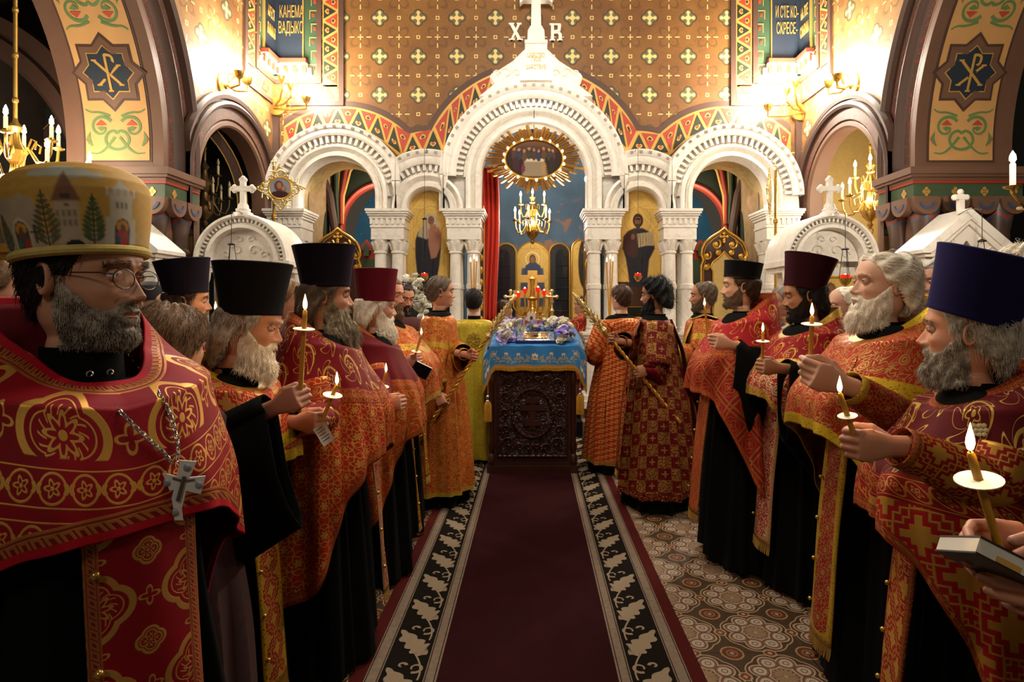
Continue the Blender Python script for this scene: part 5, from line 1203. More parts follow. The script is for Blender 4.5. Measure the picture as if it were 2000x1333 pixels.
t = thing('prayer_card', 'small white card with a face print on the altar edge', 'card', P(1038, 625, 8.3)); mb = MB(); a_, b_ = P(1030, 628, 8.3), P(1046, 611, 8.3); mb.box(a_.x, b_.x, 8.30, 8.306, a_.z, b_.z); mb.build('card', WHITE, t); mb = MB(); mb.ell(((a_.x+b_.x)/2, 8.297, a_.z+.045), (.022, .004, .03)); mb.build('printed_face', plain('print_brown', '6b3c28', .7), t)
# curtain, royal doors
def curtain(px0, px1, y0, y1, Y):
    t = thing('altar_curtain', 'red curtain hanging in the left of the central arch', 'curtain', P((px0+px1)/2, y1, Y)); xs_ = np.linspace(px0, px1, 60); mb = MB()
    mb.grid([[P(x+3*math.sin(v*5), y0+(y1-y0)*v, Y)+Vector((0, .05*math.sin((x-px0)*.75+v)+.02*math.sin((x-px0)*1.9), 0)) for x in xs_] for v in np.linspace(0, 1, 12)]); o = mb.build('cloth', REDCURTAIN, t, sharp=None)
    m = o.modifiers.new('c', 'SOLIDIFY'); m.thickness = .006
    mb = MB(); mb.tube([P(930, y0, Y-.02), P(1150, y0, Y-.02)], .012, 8); mb.build('curtain_rod', BRASS, t)
curtain(938, 972, 328, 640, 7.75)
for px, pw, lab, y0 in ((940, 9, 'carved gilded door leaf edge beside the red curtain', 398), (1150, 7, 'carved gilded door leaf edge by the right inner column', 400)):
    t = thing('royal_door', lab, 'door', P(px, 700, IY+.35)); Yd = IY+.35
    mb = MB(); a_, b_ = P(px-pw/2, 795, Yd), P(px+pw/2, y0+12, Yd); mb.box(a_.x, b_.x, Yd, Yd+.55, a_.z, b_.z); mb.build('door_leaf', WOOD, t)
    mb = MB(); zz = np.linspace(a_.z, b_.z+.05, 60); mb.tube([(a_.x-.005+.012*math.sin(z*30), Yd-.012, z) for z in zz], [.016+.007*math.sin(z*40) for z in zz], 8); mb.tube([(b_.x+.006, Yd-.008, z) for z in zz], .009, 6)
    for z in np.arange(a_.z, b_.z, .16): mb.ell(((a_.x+b_.x)/2, Yd-.01, z), (.026, .016, .05))
    mb.build('gilded_carving', GOLD, t)
# carved deacons' doors in the side arches
for sg, lab in ((-1, 'dark carved door top with gilded leaves in the left side arch'), (1, 'dark carved door top with gilded leaves in the right side arch')):
    xc = 1042.5+sg*(383 if sg < 0 else 372); Yd = IY+.42; pc = lambda dx, y, d=0: P(xc+dx, y, Yd-d)
    t = thing('carved_door', lab, 'door', pc(0, 700)); H_ = [(-45, 783), (-45, 520), (-41, 508), (-45, 498), (-43, 486), (-37, 474), (-24, 463), (-9, 454), (0, 446)]
    full = H_+[(-x, y) for x, y in H_[::-1][1:]]
    mb = MB(); mb.prism([(pc(x, y).x, pc(x, y).z) for x, y in full], Yd, Yd+.06); mb.build('door_board', WOOD, t)
    mb = MB(); mb.tube([pc(x, y, .01) for x, y in full], .016, 8); mb.tube([pc(x*.9, 446+(y-446)*.97+5, .005) for x, y in full], .006, 6); mb.build('gilded_edge', GOLD, t)
    ins = [(-22, 783), (-22, 530), (-27, 522), (-22, 512), (-9, 502), (0, 492)]; ins = ins+[(-x, y) for x, y in ins[::-1][1:]]
    mb = MB(); mb.prism([(pc(x, y).x, pc(x, y).z) for x, y in ins], Yd-.012, Yd); mb.build('gold_field', plain('gold_field_paint', 'd9bd78', .4, .4), t); mb = MB(); mb.tube([pc(x, y, .015) for x, y in ins], .012, 8); mb.build('gilded_edge', GOLD, t)
    for s2 in (-1, 1):
        for (cx_, cy_, r_) in ((16, 478, 9), (34, 500, 8), (36, 522, 6), (13, 494, 5)):
            mb = MB(); sp = [pc(s2*cx_+r_*(1-k*.12)*math.cos(k), cy_+r_*(1-k*.12)*math.sin(k), .012) for k in np.linspace(-1, 5.2, 22)]; mb.tube(sp, [.014-.008*i/21 for i in range(22)], 6); mb.ell(pc(s2*cx_, cy_, .015), (.03, .015, .035)); mb.build('gilded_leaf', GOLD, t)
    mb = MB()
    for dx, dy in ((0, 0), (6, 0), (-6, 0), (0, 6), (0, -6), (0, 10)): mb.ell(pc(dx, 463+dy, .012), (.022, .012, .022), 10, 6)
    mb.build('gilded_cross', GOLD, t)
# ------------------------------------------------------------------ sunburst icon, chandeliers, sconces
sb = thing('sunburst_icon', 'oval painted supper scene in a gilded sunburst ringed with bulbs', 'icon', P(1043, 310, IY+.02)); YS = IY+.02; cc = (1043, 311)
for k in range(72):
    t = 2*PI*(k+.5)/72; l = 1+.10*math.sin(k*2.7)+.06*math.sin(k*5.1); c_, s_ = math.cos(t), math.sin(t); tt = .03
    def ep(a, b, dt, d): return P(cc[0]+a*math.cos(t+dt), cc[1]-b*math.sin(t+dt), YS-d)
    mb = MB(); v = [ep(54, 36, -.038, .0), ep(54, 36, .038, .0), ep(88*l, 58*l, .040, -.02), ep(88*l, 58*l, -.040, -.02), ep(54, 36, 0, .05), ep(90*l, 60*l, 0, .03)]
    mb.add(v, [(0, 4, 5, 3), (4, 1, 2, 5), (3, 5, 2), (0, 3, 2, 1), (0, 1, 4)]); mb.build('ray', GOLD, sb, sharp=10)
def p_supper(p):
    p.put(np.clip((300-p.Y)/30, 0, 1), '6b4a34').poly([(1024, 312), (1062, 312), (1070, 345), (1020, 345)], '8a7a62', soft=2).poly([(1020, 310), (1064, 310), (1062, 316), (1024, 316)], 'c4b596', soft=1)
    for i, x in enumerate((1004, 1014, 1024, 1033, 1043, 1052, 1062, 1072, 1080)): p.ell(x, 302+(i % 3)*2, 5, 10, ('4a3030', '2e3648', '5a3a2a', '3a3a2e')[i % 4]).ell(x, 291+(i % 3)*2, 2.4, 3.2, 'a87a58')
    p.ell(1008, 322, 7, 16, '3a2228').ell(1078, 322, 6, 16, '2c2620').ell(1062, 328, 5, 12, 'a07c50').ell(1022, 330, 4, 10, '6b2a3c'); return p
n = 50; mb = MB(); rows = []; cl = []
tt_ = np.linspace(0, 2*PI, 73)[:-1]; rr = np.linspace(0, 1, 34)[:, None]; X = cc[0]+56*rr*np.cos(tt_); Yp = cc[1]-38*rr*np.sin(tt_); pp = p_supper(Paint(X, Yp, '2c1d18'))
mb.grid([[P(X[i, j], Yp[i, j], YS-.03) for j in range(72)] for i in range(34)], cu=True, col=[[tuple(c_) for c_ in r_] for r_ in pp.c]); mb.build('painted_panel', vcol('icon_paint'), sb, sharp=None)
mb = MB(); mb.tube([P(cc[0]+57*math.cos(t), cc[1]-39*math.sin(t), YS-.045) for t in tt_], .014, 8, closed=True); mb.build('oval_frame', GOLD, sb)
for k in range(20):
    t = 2*PI*(k+.25)/20; q = P(cc[0]+60*math.cos(t), cc[1]-41*math.sin(t), YS-.07); mb = MB(); mb.ell(q, (.014, .014, .018), 10, 8); mb.build('bulb', emit('small_bulb', 'ffe0b0', 12), sb)
mb = MB(); mb.tube([P(1043, 250, YS), P(1043, 215, YS-.06)], .004, 6); mb.build('hanging_wire', lead, sb)
def chandelier(lab, c, R1, n1, R2, n2, rod, dz=.35, metal=None, lit=True, power=0, group=None, bulbs='bulb'):
    metal = metal or BRASS; t = thing('chandelier', lab, 'chandelier', c, 0, group); c = Vector(c); mb = MB()
    mb.lathe([(0, -.34), (.02, -.33), (.035, -.30), (.02, -.27), (.07, -.22), (.10, -.15), (.085, -.08), (.04, -.03), (.03, .05), (.06, .10), (.075, .16), (.04, .22), (.025, .30), (.05, .34), (.02, .38), (.012, .42)], 20, c); mb.build('baluster', metal, t)
    mb = MB(); mb.tube([c+Vector((0, 0, .4)), c+Vector((0, 0, rod))], .014, 10)
    for z in np.arange(.55, rod, .35): mb.ell(c+Vector((0, 0, z)), (.022, .022, .03), 10, 6)
    mb.build('hanging_rod', metal, t)
    mb = MB(); mb.tube([c+Vector((.03*math.cos(a), 0, -.37+.03*math.sin(a))) for a in np.linspace(0, 2*PI, 14)[:-1]], .006, 6, closed=True); mb.build('end_ring', metal, t)
    for Rr, nn_, z0, ph in ((R1, n1, -.12, .3), (R2, n2, .12, .0)):
        for k in range(nn_):
            a = 2*PI*k/nn_+ph; d = Vector((math.cos(a), math.sin(a), 0)); e = c+d*Rr+Vector((0, 0, z0+.10))
            mb = MB(); mb.tube([c+d*.05+Vector((0, 0, z0)), c+d*Rr*.35+Vector((0, 0, z0+.06)), c+d*Rr*.6+Vector((0, 0, z0-.05)), c+d*Rr*.85+Vector((0, 0, z0-.06)), c+d*Rr*.98+Vector((0, 0, z0+.02)), e], .011, 7)
            mb.tube([c+d*Rr*.35+Vector((0, 0, z0+.06)), c+d*Rr*.45+Vector((0, 0, z0+.13)), c+d*Rr*.58+Vector((0, 0, z0+.11)), c+d*Rr*.55+Vector((0, 0, z0+.05))], .007, 6); arm = mb.build('arm', metal, t)
            mb = MB(); mb.lathe([(.012, 0), (.04, .012), (.045, .02), (.02, .022), (.018, .04)], 14, e); mb.build('drip_pan', metal, arm)
            mb = MB(); mb.lathe([(.013, .03), (.013, .13), (.008, .135)], 10, e); mb.build('candle_sleeve', emit('lit_sleeve', 'ffd9a0', 1.6) if lit else plain('ivory_sleeve', 'c9b48a', .6), arm)
            mb = MB(); mb.lathe([(.006, .135), (.016, .155), (.014, .18), (.004, .21), (0, .215)], 12, e); mb.build('bulb', (BULB if bulbs == 'bulb' else emit('chandelier_bulb', 'ffe4b8', 35)) if lit else plain('unlit_bulb', '9a8a6a', .3), arm)
    if power: lamp('chandelier_light', c+Vector((0, 0, .05)), power, size=Rr*1.2, parent=None)
    return t
chandelier('brass chandelier with lit bulbs hanging in the altar behind the sunburst', P(1040, 432, 8.6), .26, 6, .17, 4, 1.9, power=130, bulbs='c')
chandelier('brass chandelier with white lit candles in the left aisle arch', P(30, 335, 4.6), .49, 8, .28, 6, 2.6, power=115, bulbs='c')
chandelier('unlit brass chandelier in the dark small arch on the left', P(400, 385, 6.7), .25, 6, .15, 3, 2.0, metal=plain('dull_brass', '6b5434', .4, .8), lit=False)
chandelier('lit brass chandelier inside the small arch on the right', P(1700, 385, 6.45), .28, 6, .17, 3, 1.8, power=70)
def sconce(lab, base, out, bulbs, power, size=.06):
    base = Vector(base); t = thing('wall_sconce', lab, 'sconce', base); o = Vector(out).normalized(); Mx = Matrix.Translation(base) @ o.to_track_quat('Z', 'Y').to_matrix().to_4x4()
    mb = MB(); mb.lathe([(0, .05), (.03, .05), (.05, .03), (.09, .025), (.115, .02), (.12, 0)], 24, (0, 0, 0), Mx); mb.build('wall_plate', BRASS, t)
    for q in bulbs:
        q = Vector(q); m_ = base.lerp(q, .5); mb = MB(); mb.tube([base+o*.03, base+o*.10-Vector((0, 0, .04)), m_-Vector((0, 0, .10)), q-Vector((0, 0, .14)), q-Vector((0, 0, .06))], .012, 8)
        mb.tube([m_+Vector((.03*math.cos(a)*1.2, 0, .05*math.sin(a))) for a in np.linspace(0, 4.5, 12)], .008, 6); arm = mb.build('arm', BRASS, t)
        mb = MB(); mb.lathe([(.01, -.08), (.035, -.06), (.05, -.02), (.055, .0), (.03, -.01)], 14, q); mb.build('bulb_cup', BRASS, arm); mb = MB(); mb.lathe([(.012, -.03), (.022, .0), (.030, .04), (.025, .07), (0, .085)], 14, q); mb.build('bulb', BULB, arm)
        lamp('sconce_light', q+Vector((0, -.02, .03)), power, col=(1, .90, .76), size=size)
sconce('brass wall sconce with lit bulbs in the left front corner', P(541, 208, YF-.06), (0, -1, 0), [P(570, 165, 7.2), P(598, 190, 7.25), P(552, 150, 7.1)], 95)
sconce('brass wall sconce with lit bulbs in the right front corner', P(1563, 218, YF-.06), (0, -1, 0), [P(1535, 175, 7.2), P(1500, 205, 7.25), P(1552, 160, 7.1)], 160)
sconce('brass wall sconce glaring on the left wall over the small arch', (XL, 6.25, 3.86), (1, 0, 0), [(XL+.2, 6.2, 3.98), (XL+.2, 6.38, 3.98)], 100)
sconce('brass wall sconce glaring on the right wall over the small arch', (XR, 6.25, 3.86), (-1, 0, 0), [(XR-.2, 6.2, 3.95), (XR-.2, 6.38, 3.95)], 130)
for px, lab in ((936, 'small lit bulb high in the left of the central arch'), (1147, 'small lit bulb high in the right of the central arch')):
    q = P(px, 350, IY+.15); t = thing('arch_bulb', lab, 'bulb', q); mb = MB(); mb.ell(q, (.035, .035, .045), 14, 10); mb.build('glass', BULB, t); mb = MB(); mb.lathe([(.02, -.10), (.025, -.04), (.015, -.03)], 12, q); mb.build('socket', BRASS, t); lamp('arch_light', q+Vector((0, -.06, 0)), 6, size=.04)
q = P(1978, 312, 3.9); t = thing('candle_bracket', 'brass bracket arm with one lit electric candle at the right edge', 'sconce', q); mb = MB(); mb.tube([q+Vector((.24, .25, -.28)), q+Vector((.18, .12, -.30)), q+Vector((.05, 0, -.28)), q+Vector((0, 0, -.22)), q+Vector((0, 0, -.19))], .012, 8); mb.lathe([(.01, -.2), (.05, -.185), (.055, -.175), (.02, -.17)], 16, q); mb.build('arm', BRASS, t)
mb = MB(); mb.lathe([(.017, -.18), (.017, -.03), (.01, -.02)], 12, q); mb.build('candle_sleeve', emit('lit_sleeve', 'ffd9a0', 1.6), t); mb = MB(); mb.lathe([(.008, -.02), (.02, .0), (.016, .03), (0, .06)], 12, q); mb.build('bulb', BULB, t); lamp('bracket_light', q+Vector((-.05, -.05, .02)), 48, size=.06)
# ------------------------------------------------------------------ marble icon stands, banners, hanging lamps, frames
def arch_shrine(sg, xc, Y, lab):
    t = thing('marble_icon_shrine', lab, 'icon stand', (xc, Y, 0)); r = .42; zc = CH+(600-510)*Y/F
    MB().arch([(r-.13, Y+.1), (r-.13, Y), (r-.12, Y-.03), (r-.09, Y-.03), (r-.075, Y), (r-.07, Y), (r-.07, Y+.02), (r-.035, Y+.02), (r-.035, Y-.03), (r-.02, Y-.05), (r, Y-.05), (r+.01, Y-.02), (r+.01, Y+.45)], xc, zc, 40, .02).build('arch_moulding', MARBLE, t)
    mb = MB(); mb.prism([(xc+(r-.05)*math.cos(a), zc+(r-.05)*math.sin(a)) for a in np.linspace(0, PI, 30)], Y+.06, Y+.40); mb.build('tympanum', MARBLE, t)
    dm = MB()
    for i in range(30):
        M = Matrix.Translation((xc, 0, zc)) @ Matrix.Rotation(-PI*(i+.5)/30, 4, 'Y'); dm.box(r-.068, r-.036, Y-.02, Y+.03, -.008, .008, M)
    dm.build('dentils', MARBLE, t, kind='stuff')
    sv = MB()
    for s2 in (-1, 1):
        for cx_, cz_, r_ in ((.08, .10, .055), (.17, .06, .04), (.05, .20, .035)): sv.tube([(xc+s2*cx_+r_*(1-k*.13)*math.cos(k)*s2, Y+.055, zc+cz_+r_*(1-k*.13)*math.sin(k)) for k in np.linspace(0, 6, 24)], .007, 5)
    sv.build('carved_scrolls', MARBLE, t, kind='stuff')
    mb = MB(); mb.box(xc-r-.03, xc-r+.12, Y-.06, Y+.45, zc-.05, zc); mb.box(xc-r+.0, xc-r+.11, Y-.03, Y+.42, zc-.1, zc-.05); mb.build('impost', MARBLE, t); mb = MB(); mb.box(xc+r-.12, xc+r+.03, Y-.06, Y+.45, zc-.05, zc); mb.box(xc+r-.11, xc+r, Y-.03, Y+.42, zc-.1, zc-.05); mb.build('impost', MARBLE, t)
    for s2 in (-1, 1):
        mb = MB(); mb.lathe([(.055, .9), (.05, .93), (.042, .95), (.042, zc-.2), (.055, zc-.16), (.06, zc-.1)], 16, (xc+s2*(r-.055), Y+.03, 0)); mb.build('column', MARBLE, t)
    mb = MB(); mb.box(xc-r-.03, xc+r+.03, Y-.06, Y+.45, 0, .9); mb.build('pedestal', MARBLE, t); mb = MB(); mb.box(xc-r+.1, xc+r-.1, Y+.12, Y+.4, .9, zc-.05); mb.build('back_wall', MARBLE, t)
    cr = MB(); zz = zc+r; cr.lathe([(.085, -.02), (.085, .015), (.06, .03), (.065, .05), (.05, .06), (.045, .09), (.03, .11)], 16, (xc, Y+.02, zz)); cr.build('cross_foot', MARBLE, t)
    cr = MB(); cz_ = zz+.24; cr.box(xc-.022, xc+.022, Y, Y+.04, zz+.1, cz_+.07); cr.box(xc-.08, xc+.08, Y-.003, Y+.043, cz_-.022, cz_+.022)
    for dx, dz in ((-.08, 0), (.08, 0), (0, .08)):
        for a in (0, 1, 2): an = math.atan2(dz, dx)+(a-1)*PI/2; cr.ell((xc+dx+.018*math.cos(an), Y+.02, cz_+dz+.018*math.sin(an)), (.022, .02, .022), 10, 8)
    cr.build('cross', MARBLE, t)
    def pp_(p): goldleaf(p); p.ell(np.mean(p.X), 590, 20, 34, '5a4a30').ell(np.mean(p.X), 566, 11, 14, '6b4a34').ell(np.mean(p.X)+1, 567, 7, 10, '8b6347'); return p
    pxc = 1040+xc*F/Y
    iconpanel('shrine_icon', 'icon of a haloed saint set in the '+('left' if sg < 0 else 'right')+' round marble shrine', (pxc-48, pxc+48), (542, 650), Y+.10, pp_, arch=False, n=(40, 50))
arch_shrine(-1, -2.64, 5.4, 'white marble icon shrine with round arch and cross, before the left pier'); arch_shrine(1, 2.71, 5.4, 'white marble icon shrine with round arch and cross, before the right pier')
def gable_shrine(sg, px, Y, lab):
    xc = P(px, 500, Y).x; t = thing('gabled_icon_shrine', lab, 'icon stand', (xc, Y, 0)); hw = .39; ze = P(0, 488, Y).z; za = P(0, 408, Y).z
    mb = MB(); mb.prism([(xc-hw, ze-.03), (xc-hw, ze), (xc, za), (xc+hw, ze), (xc+hw, ze-.03), (xc+hw-.07, ze-.03), (xc, za-.09), (xc-hw+.07, ze-.03)], Y-.05, Y+.34); mb.prism([(xc-hw+.03, ze-.06), (xc-hw+.03, ze-.03), (xc, za-.05), (xc+hw-.03, ze-.03), (xc+hw-.03, ze-.06), (xc+hw-.10, ze-.06), (xc, za-.13), (xc-hw+.10, ze-.06)], Y-.03, Y+.32); mb.build('gable_roof', MARBLE, t)
    k = 14; ogee = [(xc-.24, 1.1), (xc-.24, ze-.25), (xc-.20, ze-.15), (xc-.10, ze-.05), (xc-.04, ze+.02), (xc, ze+.08)]
    o2 = ogee+[(2*xc-x, z) for x, z in ogee[::-1][1:]]
    xs_ = np.linspace(xc-hw+.05, xc+hw-.05, 60); fo = lambda x: np.interp(abs(x-xc), [0, .04, .10, .20, .24, .2401, 1], [ze+.08, ze+.02, ze-.05, ze-.15, ze-.25, .9, .9])
    strips(xs_, fo, lambda x: za-.1-(abs(x-xc)/hw)*(za-ze)*.97, Y, Y+.1).build('front', MARBLE, t)
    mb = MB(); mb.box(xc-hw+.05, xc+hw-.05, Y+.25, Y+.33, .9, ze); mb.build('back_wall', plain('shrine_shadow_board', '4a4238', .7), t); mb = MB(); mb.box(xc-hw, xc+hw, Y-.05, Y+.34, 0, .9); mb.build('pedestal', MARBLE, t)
    sv = MB()
    for s2 in (-1, 1):
        for cx_, cz_, r_ in ((.2, ze-.02, .05), (.27, ze-.12, .035), (.12, ze+.07, .03)): sv.tube([(xc+s2*cx_+r_*(1-k_*.13)*math.cos(k_)*s2, Y-.004, cz_+r_*(1-k_*.13)*math.sin(k_)) for k_ in np.linspace(0, 6, 22)], .007, 5)
    sv.build('carved_scrolls', MARBLE, t, kind='stuff')
    cr = MB(); z0 = za; cr.box(xc-.022, xc+.022, Y+.05, Y+.09, z0-.04, z0+.13); cr.box(xc-.05, xc+.05, Y+.047, Y+.093, z0+.085, z0+.125)
    for dx, dz in ((-.05, .105), (.05, .105), (0, .15)): cr.ell((xc+dx, Y+.07, z0+dz), (.026, .02, .026), 12, 8)
    cr.build('cross', MARBLE, t)
gable_shrine(1, 1888, 4.85, 'white marble gabled icon shrine before the right pier'); gable_shrine(-1, 222, 4.85, 'white marble gabled icon shrine behind the mitred priest')
def banner(px, py, Y, lab, sq, polepx):
    c = P(px, py, Y); t = thing('church_banner', lab, 'banner', (P(polepx, 0, Y).x, Y, .0)); M = Matrix.Translation(c) @ Matrix.Rotation(R(sq), 4, 'Z')
    mb = MB(); R0 = 21*Y/F
    for k in range(24):
        a = 2*PI*k/24; d = (34 if k % 6 == 0 else 25+4*math.cos(4*a))*Y/F; p_ = lambda r_, a_: M @ Vector((r_*math.cos(a_), 0, r_*math.sin(a_)))
        mb.tube([p_(R0, a-.12), p_(R0*1.3, a-.02), p_(d*1.15, a), p_(R0*1.3, a+.10), p_(R0, a+.12)], .007, 6); mb.ell(p_(d*1.2, a), .014, 8, 6)
        mb.tube([p_(d*(1.15+.25*max(0, math.cos(4*a))), a), p_((25+4*math.cos(4*(a+PI/12)))*1.25*Y/F, a+PI/12), p_(d*1.15, a+PI/12*2)], .008, 6)
        mb.tube([M @ Vector((d*1.08*math.cos(a)+.022*math.cos(q), 0, d*1.08*math.sin(a)+.022*math.sin(q))) for q in np.linspace(0, 5, 10)], .006, 5)
    mb.build('gilded_openwork', PALEGOLD, t)
    mb = MB(); mb.tube([M @ Vector((R0*math.cos(a), 0, R0*math.sin(a))) for a in np.linspace(0, 2*PI, 40)[:-1]], .012, 8, closed=True); mb.build('round_frame', GOLD, t)
    a_ = np.linspace(0, 2*PI, 41)[:-1]; r_ = np.linspace(0, 1, 20)[:, None]; X = 20*r_*np.cos(a_); Z = 20*r_*np.sin(a_); p = Paint(X, Z, '8a8f96')
    if sq < 50: p.ell(-2, 4, 9, 11, '6b3c30').ell(7, -1, 5, 6, '8a5a40').ell(-1, 5, 4.5, 6.5, '9c7458').ell(7, 0, 3, 4, 'a87e60').ell(0, -14, 18, 9, '3c2226')
    else: p.ell(0, 4, 8, 12, 'b5b0a8').ell(0, 8, 4, 5, '9c8a78').ell(0, -8, 8, 12, '8f98a8')
    mb = MB(); mb.grid([[M @ Vector((X[i, j]*Y/F, -.008, Z[i, j]*Y/F)) for j in range(40)] for i in range(20)], cu=True, col=[[tuple(q) for q in w_] for w_ in p.c]); mb.build('painted_icon', vcol('icon_paint'), t, sharp=None)
    mb = MB(); pc = P(polepx, py, Y); mb.tube([Vector((pc.x, Y+.03, 0)), Vector((pc.x, Y+.03, pc.z+.25))], .016, 10)
    for z in (pc.z-.32, pc.z-.30, pc.z-.7): mb.ell((pc.x, Y+.03, z), (.028, .028, .02), 12, 8)
    mb.build('pole', BRASS, t); mb = MB(); q = Vector((pc.x, Y+.03, pc.z+.29)); mb.tube([q-Vector((0, 0, .06)), q+Vector((0, 0, .05))], .007, 6); mb.tube([q-Vector((.035, 0, -.01)), q+Vector((.035, 0, .01))], .007, 6); mb.build('pole_cross', PALEGOLD, t)
    mb = MB(); mb.lathe([(.16, 0), (.16, .03), (.05, .06), (.03, .2)], 16, (pc.x, Y+.03, 0)); mb.build('stand', BRASS, t)
banner(547, 368, 6.5, 'gilded openwork banner with a round mother and child icon, left', 8, 533); banner(1503, 376, 6.5, 'gilded openwork banner turned edgewise with a pale oval icon, right', 62, 1517)
def lampada(px, py, Y, top, lab, n=3, hook=.26):
    q = P(px, py, Y); t = thing('hanging_lamp', lab, 'hanging lamp', q); mb = MB(); mb.lathe([(0, -.07), (.012, -.06), (.03, -.045), (.045, -.02), (.05, 0), (.052, .004)], 16, q); mb.build('bowl', BRASS, t)
    mb = MB(); mb.lathe([(.034, .0), (.04, .03), (.036, .035)], 14, q); mb.build('red_glass', REDGLASS, t); mb = MB(); mb.ell(q+Vector((0, 0, .03)), (.008, .008, .014)); mb.build('flame', FLAME, t)
    z1 = P(0, top, Y).z; zm = q.z+(z1-q.z)*.45; mb = MB()
    for k in range(n): a = 2*PI*k/n+.4; mb.tube([q+Vector((.05*math.cos(a), .05*math.sin(a), 0)), Vector((q.x+.02*math.cos(a), Y+.02*math.sin(a), zm))], .0028, 5)
    mb.tube([(q.x, Y, zm), (q.x, Y, z1), (q.x, Y+hook*.5, z1+.03), (q.x, Y+hook, z1)], .0028, 5); mb.lathe([(.03, 0), (.03, .008), (.008, .02)], 12, (q.x, Y, zm-.008)); mb.build('chains', lead, t)
lampada(829, 540, 7.0, 290, 'small hanging oil lamp with red glass before the veiled woman icon'); lampada(1246, 540, 7.0, 290, 'small hanging oil lamp with red glass before the bearded man icon')
lampada(452, 528, 5.15, 415, 'red oil lamp hanging from the left round shrine'); lampada(1651, 545, 5.15, 415, 'red oil lamp hanging from the right round shrine'); lampada(1918, 520, 4.6, 410, 'oil lamp on three chains before the right gabled shrine')
def picture_frame():
    a_, b_ = P(8, 545, 3.4), P(60, 478, 3.4); t = thing('gilt_picture_frame', 'gilded icon case corner behind the mitred priest at the left edge', 'frame', Vector(((a_.x+b_.x)/2, 3.4, 0))); mb = MB()
    x0, x1, z1 = a_.x, a_.x+.5, b_.z
    mb.box(x0-.04, x1, 3.33, 3.62, z1-.05, z1); mb.box(x0, x1, 3.36, 3.6, z1-.09, z1-.05); mb.build('cornice', GOLD, t); mb = MB()
    for k in range(3): mb.lathe([(.03, .3), (.03, z1-.09)], 12, (x0+.04+k*.05, 3.39, 0))
    mb.build('pilaster', GOLD, t); mb = MB(); mb.box(x0+.17, x1, 3.42, 3.55, .3, z1-.09); mb.build('icon_glass', NAVY, t); mb = MB(); mb.box(x0-.03, x1, 3.34, 3.62, 0, .3); mb.build('base', WOOD, t)
picture_frame()
# ------------------------------------------------------------------ carpet
def carpet():
    cx = -.02; s = [(1.2, .006), (6.925, .006), (6.93, .176), (7.205, .176), (7.21, .306), (7.9, .306)]; t = thing('carpet_runner', 'long crimson carpet runner with dark leaf-scroll borders down the aisle', 'carpet', (cx, 1.2, 0))
    g = G('carpet_weave'); u, v = g.uv(); a = g.ab(u); n = g.noise(240, g.vec(u, v), 2); n2 = g.noise(5, g.vec(u, v), 3)
    red = g.mix(n2, C('240709'), C('320b0f')); lt = g.mix(g.noise(38, g.vec(u, v), 3, 1.0), C('6b5a4a'), C('93806e'))
    def bt(lo, hi): return g.gt(a, lo)*g.gt(hi, a)
    c = g.mix(bt(.37, .665), red, lt); c = g.mix(bt(.425, .605), c, C('14100c')); lines = g.mx(bt(.378, .382), bt(.416, .42), bt(.61, .614), bt(.656, .66)); c = g.mix(lines, c, C('1c1410'))
    c = g.mix(bt(.665, .725), c, C('4a1512')); c = g.mix(n*.35, c, (.01, .004, .003, 1)); m = g.out(c, .95, 0, n, .3, .003, .08)
    L = [0]
    for i in range(1, len(s)): L.append(L[-1]+math.hypot(s[i][0]-s[i-1][0], s[i][1]-s[i-1][1]))
    mb = MB(); xs_ = [-.725, -.3, .3, .725]; mb.grid([[(cx+x, y, z) for x in xs_] for y, z in s], uv=[[(x, l) for x in xs_] for l in L]); mb.build('pile', m, t)
    lf = MB(); LEAF = plain('beige_pile', '8c7a63', .95, 0, .2, 120, spec=.08)
    lz = [.0075]
    def rib(pts, w):
        a_ = [Vector(p) for p in pts]; row = []; lz[0] = .0072+((lz[0]-.0072+.00015) % .0012)
        for i, p in enumerate(a_):
            d = (a_[min(i+1, len(a_)-1)]-a_[max(i-1, 0)]).normalized(); nn_ = Vector((-d.y, d.x)); ww = w(i/(len(a_)-1)); row.append([(p.x+nn_.x*ww, p.y+nn_.y*ww, lz[0]), (p.x-nn_.x*ww, p.y-nn_.y*ww, lz[0])])
        lf.grid(row)
    for sd in (-1, 1):
        for k in range(17):
            y0 = 2.05+k*.29; f = lambda x, y: (cx+sd*(.515-x), y0+y)
            sp = [f(.075-.15*q+.03*math.sin(PI*q), -.02+.17*q-.06*math.sin(PI*q)) for q in np.linspace(0, 1, 40)]
            rib(sp, lambda q: (.052*math.sin(PI*min(1, q*.97+.03))**.7)*(.45+.55*abs(math.sin(q*PI*5.5))**.7)+.002)
            rib([f(.07-.15*q+.03*math.sin(PI*q), -.045+.17*q-.06*math.sin(PI*q)) for q in np.linspace(.1, .5, 14)], lambda q: .006*math.sin(PI*q)+.001)
            for c0, c1, r_, a0, a1 in ((-.045, .07, .030, 1.0, 6.4), (.045, .145, .026, -2.0, 3.6), (-.015, .165, .018, 0, 4.6)):
                rib([f(c0+r_*(1-.1*q)*math.cos(q), c1+r_*(1-.1*q)*math.sin(q)) for q in np.linspace(a0, a1, 22)], lambda q: .0075*(1-q*.5))
            rib([f(.07*math.cos(q*1.0), .10+.12*q) for q in np.linspace(-.3, 2.6, 24)][:24], lambda q: .004)
    lf.build('leaf_scroll', LEAF, t, kind='stuff')
carpet()
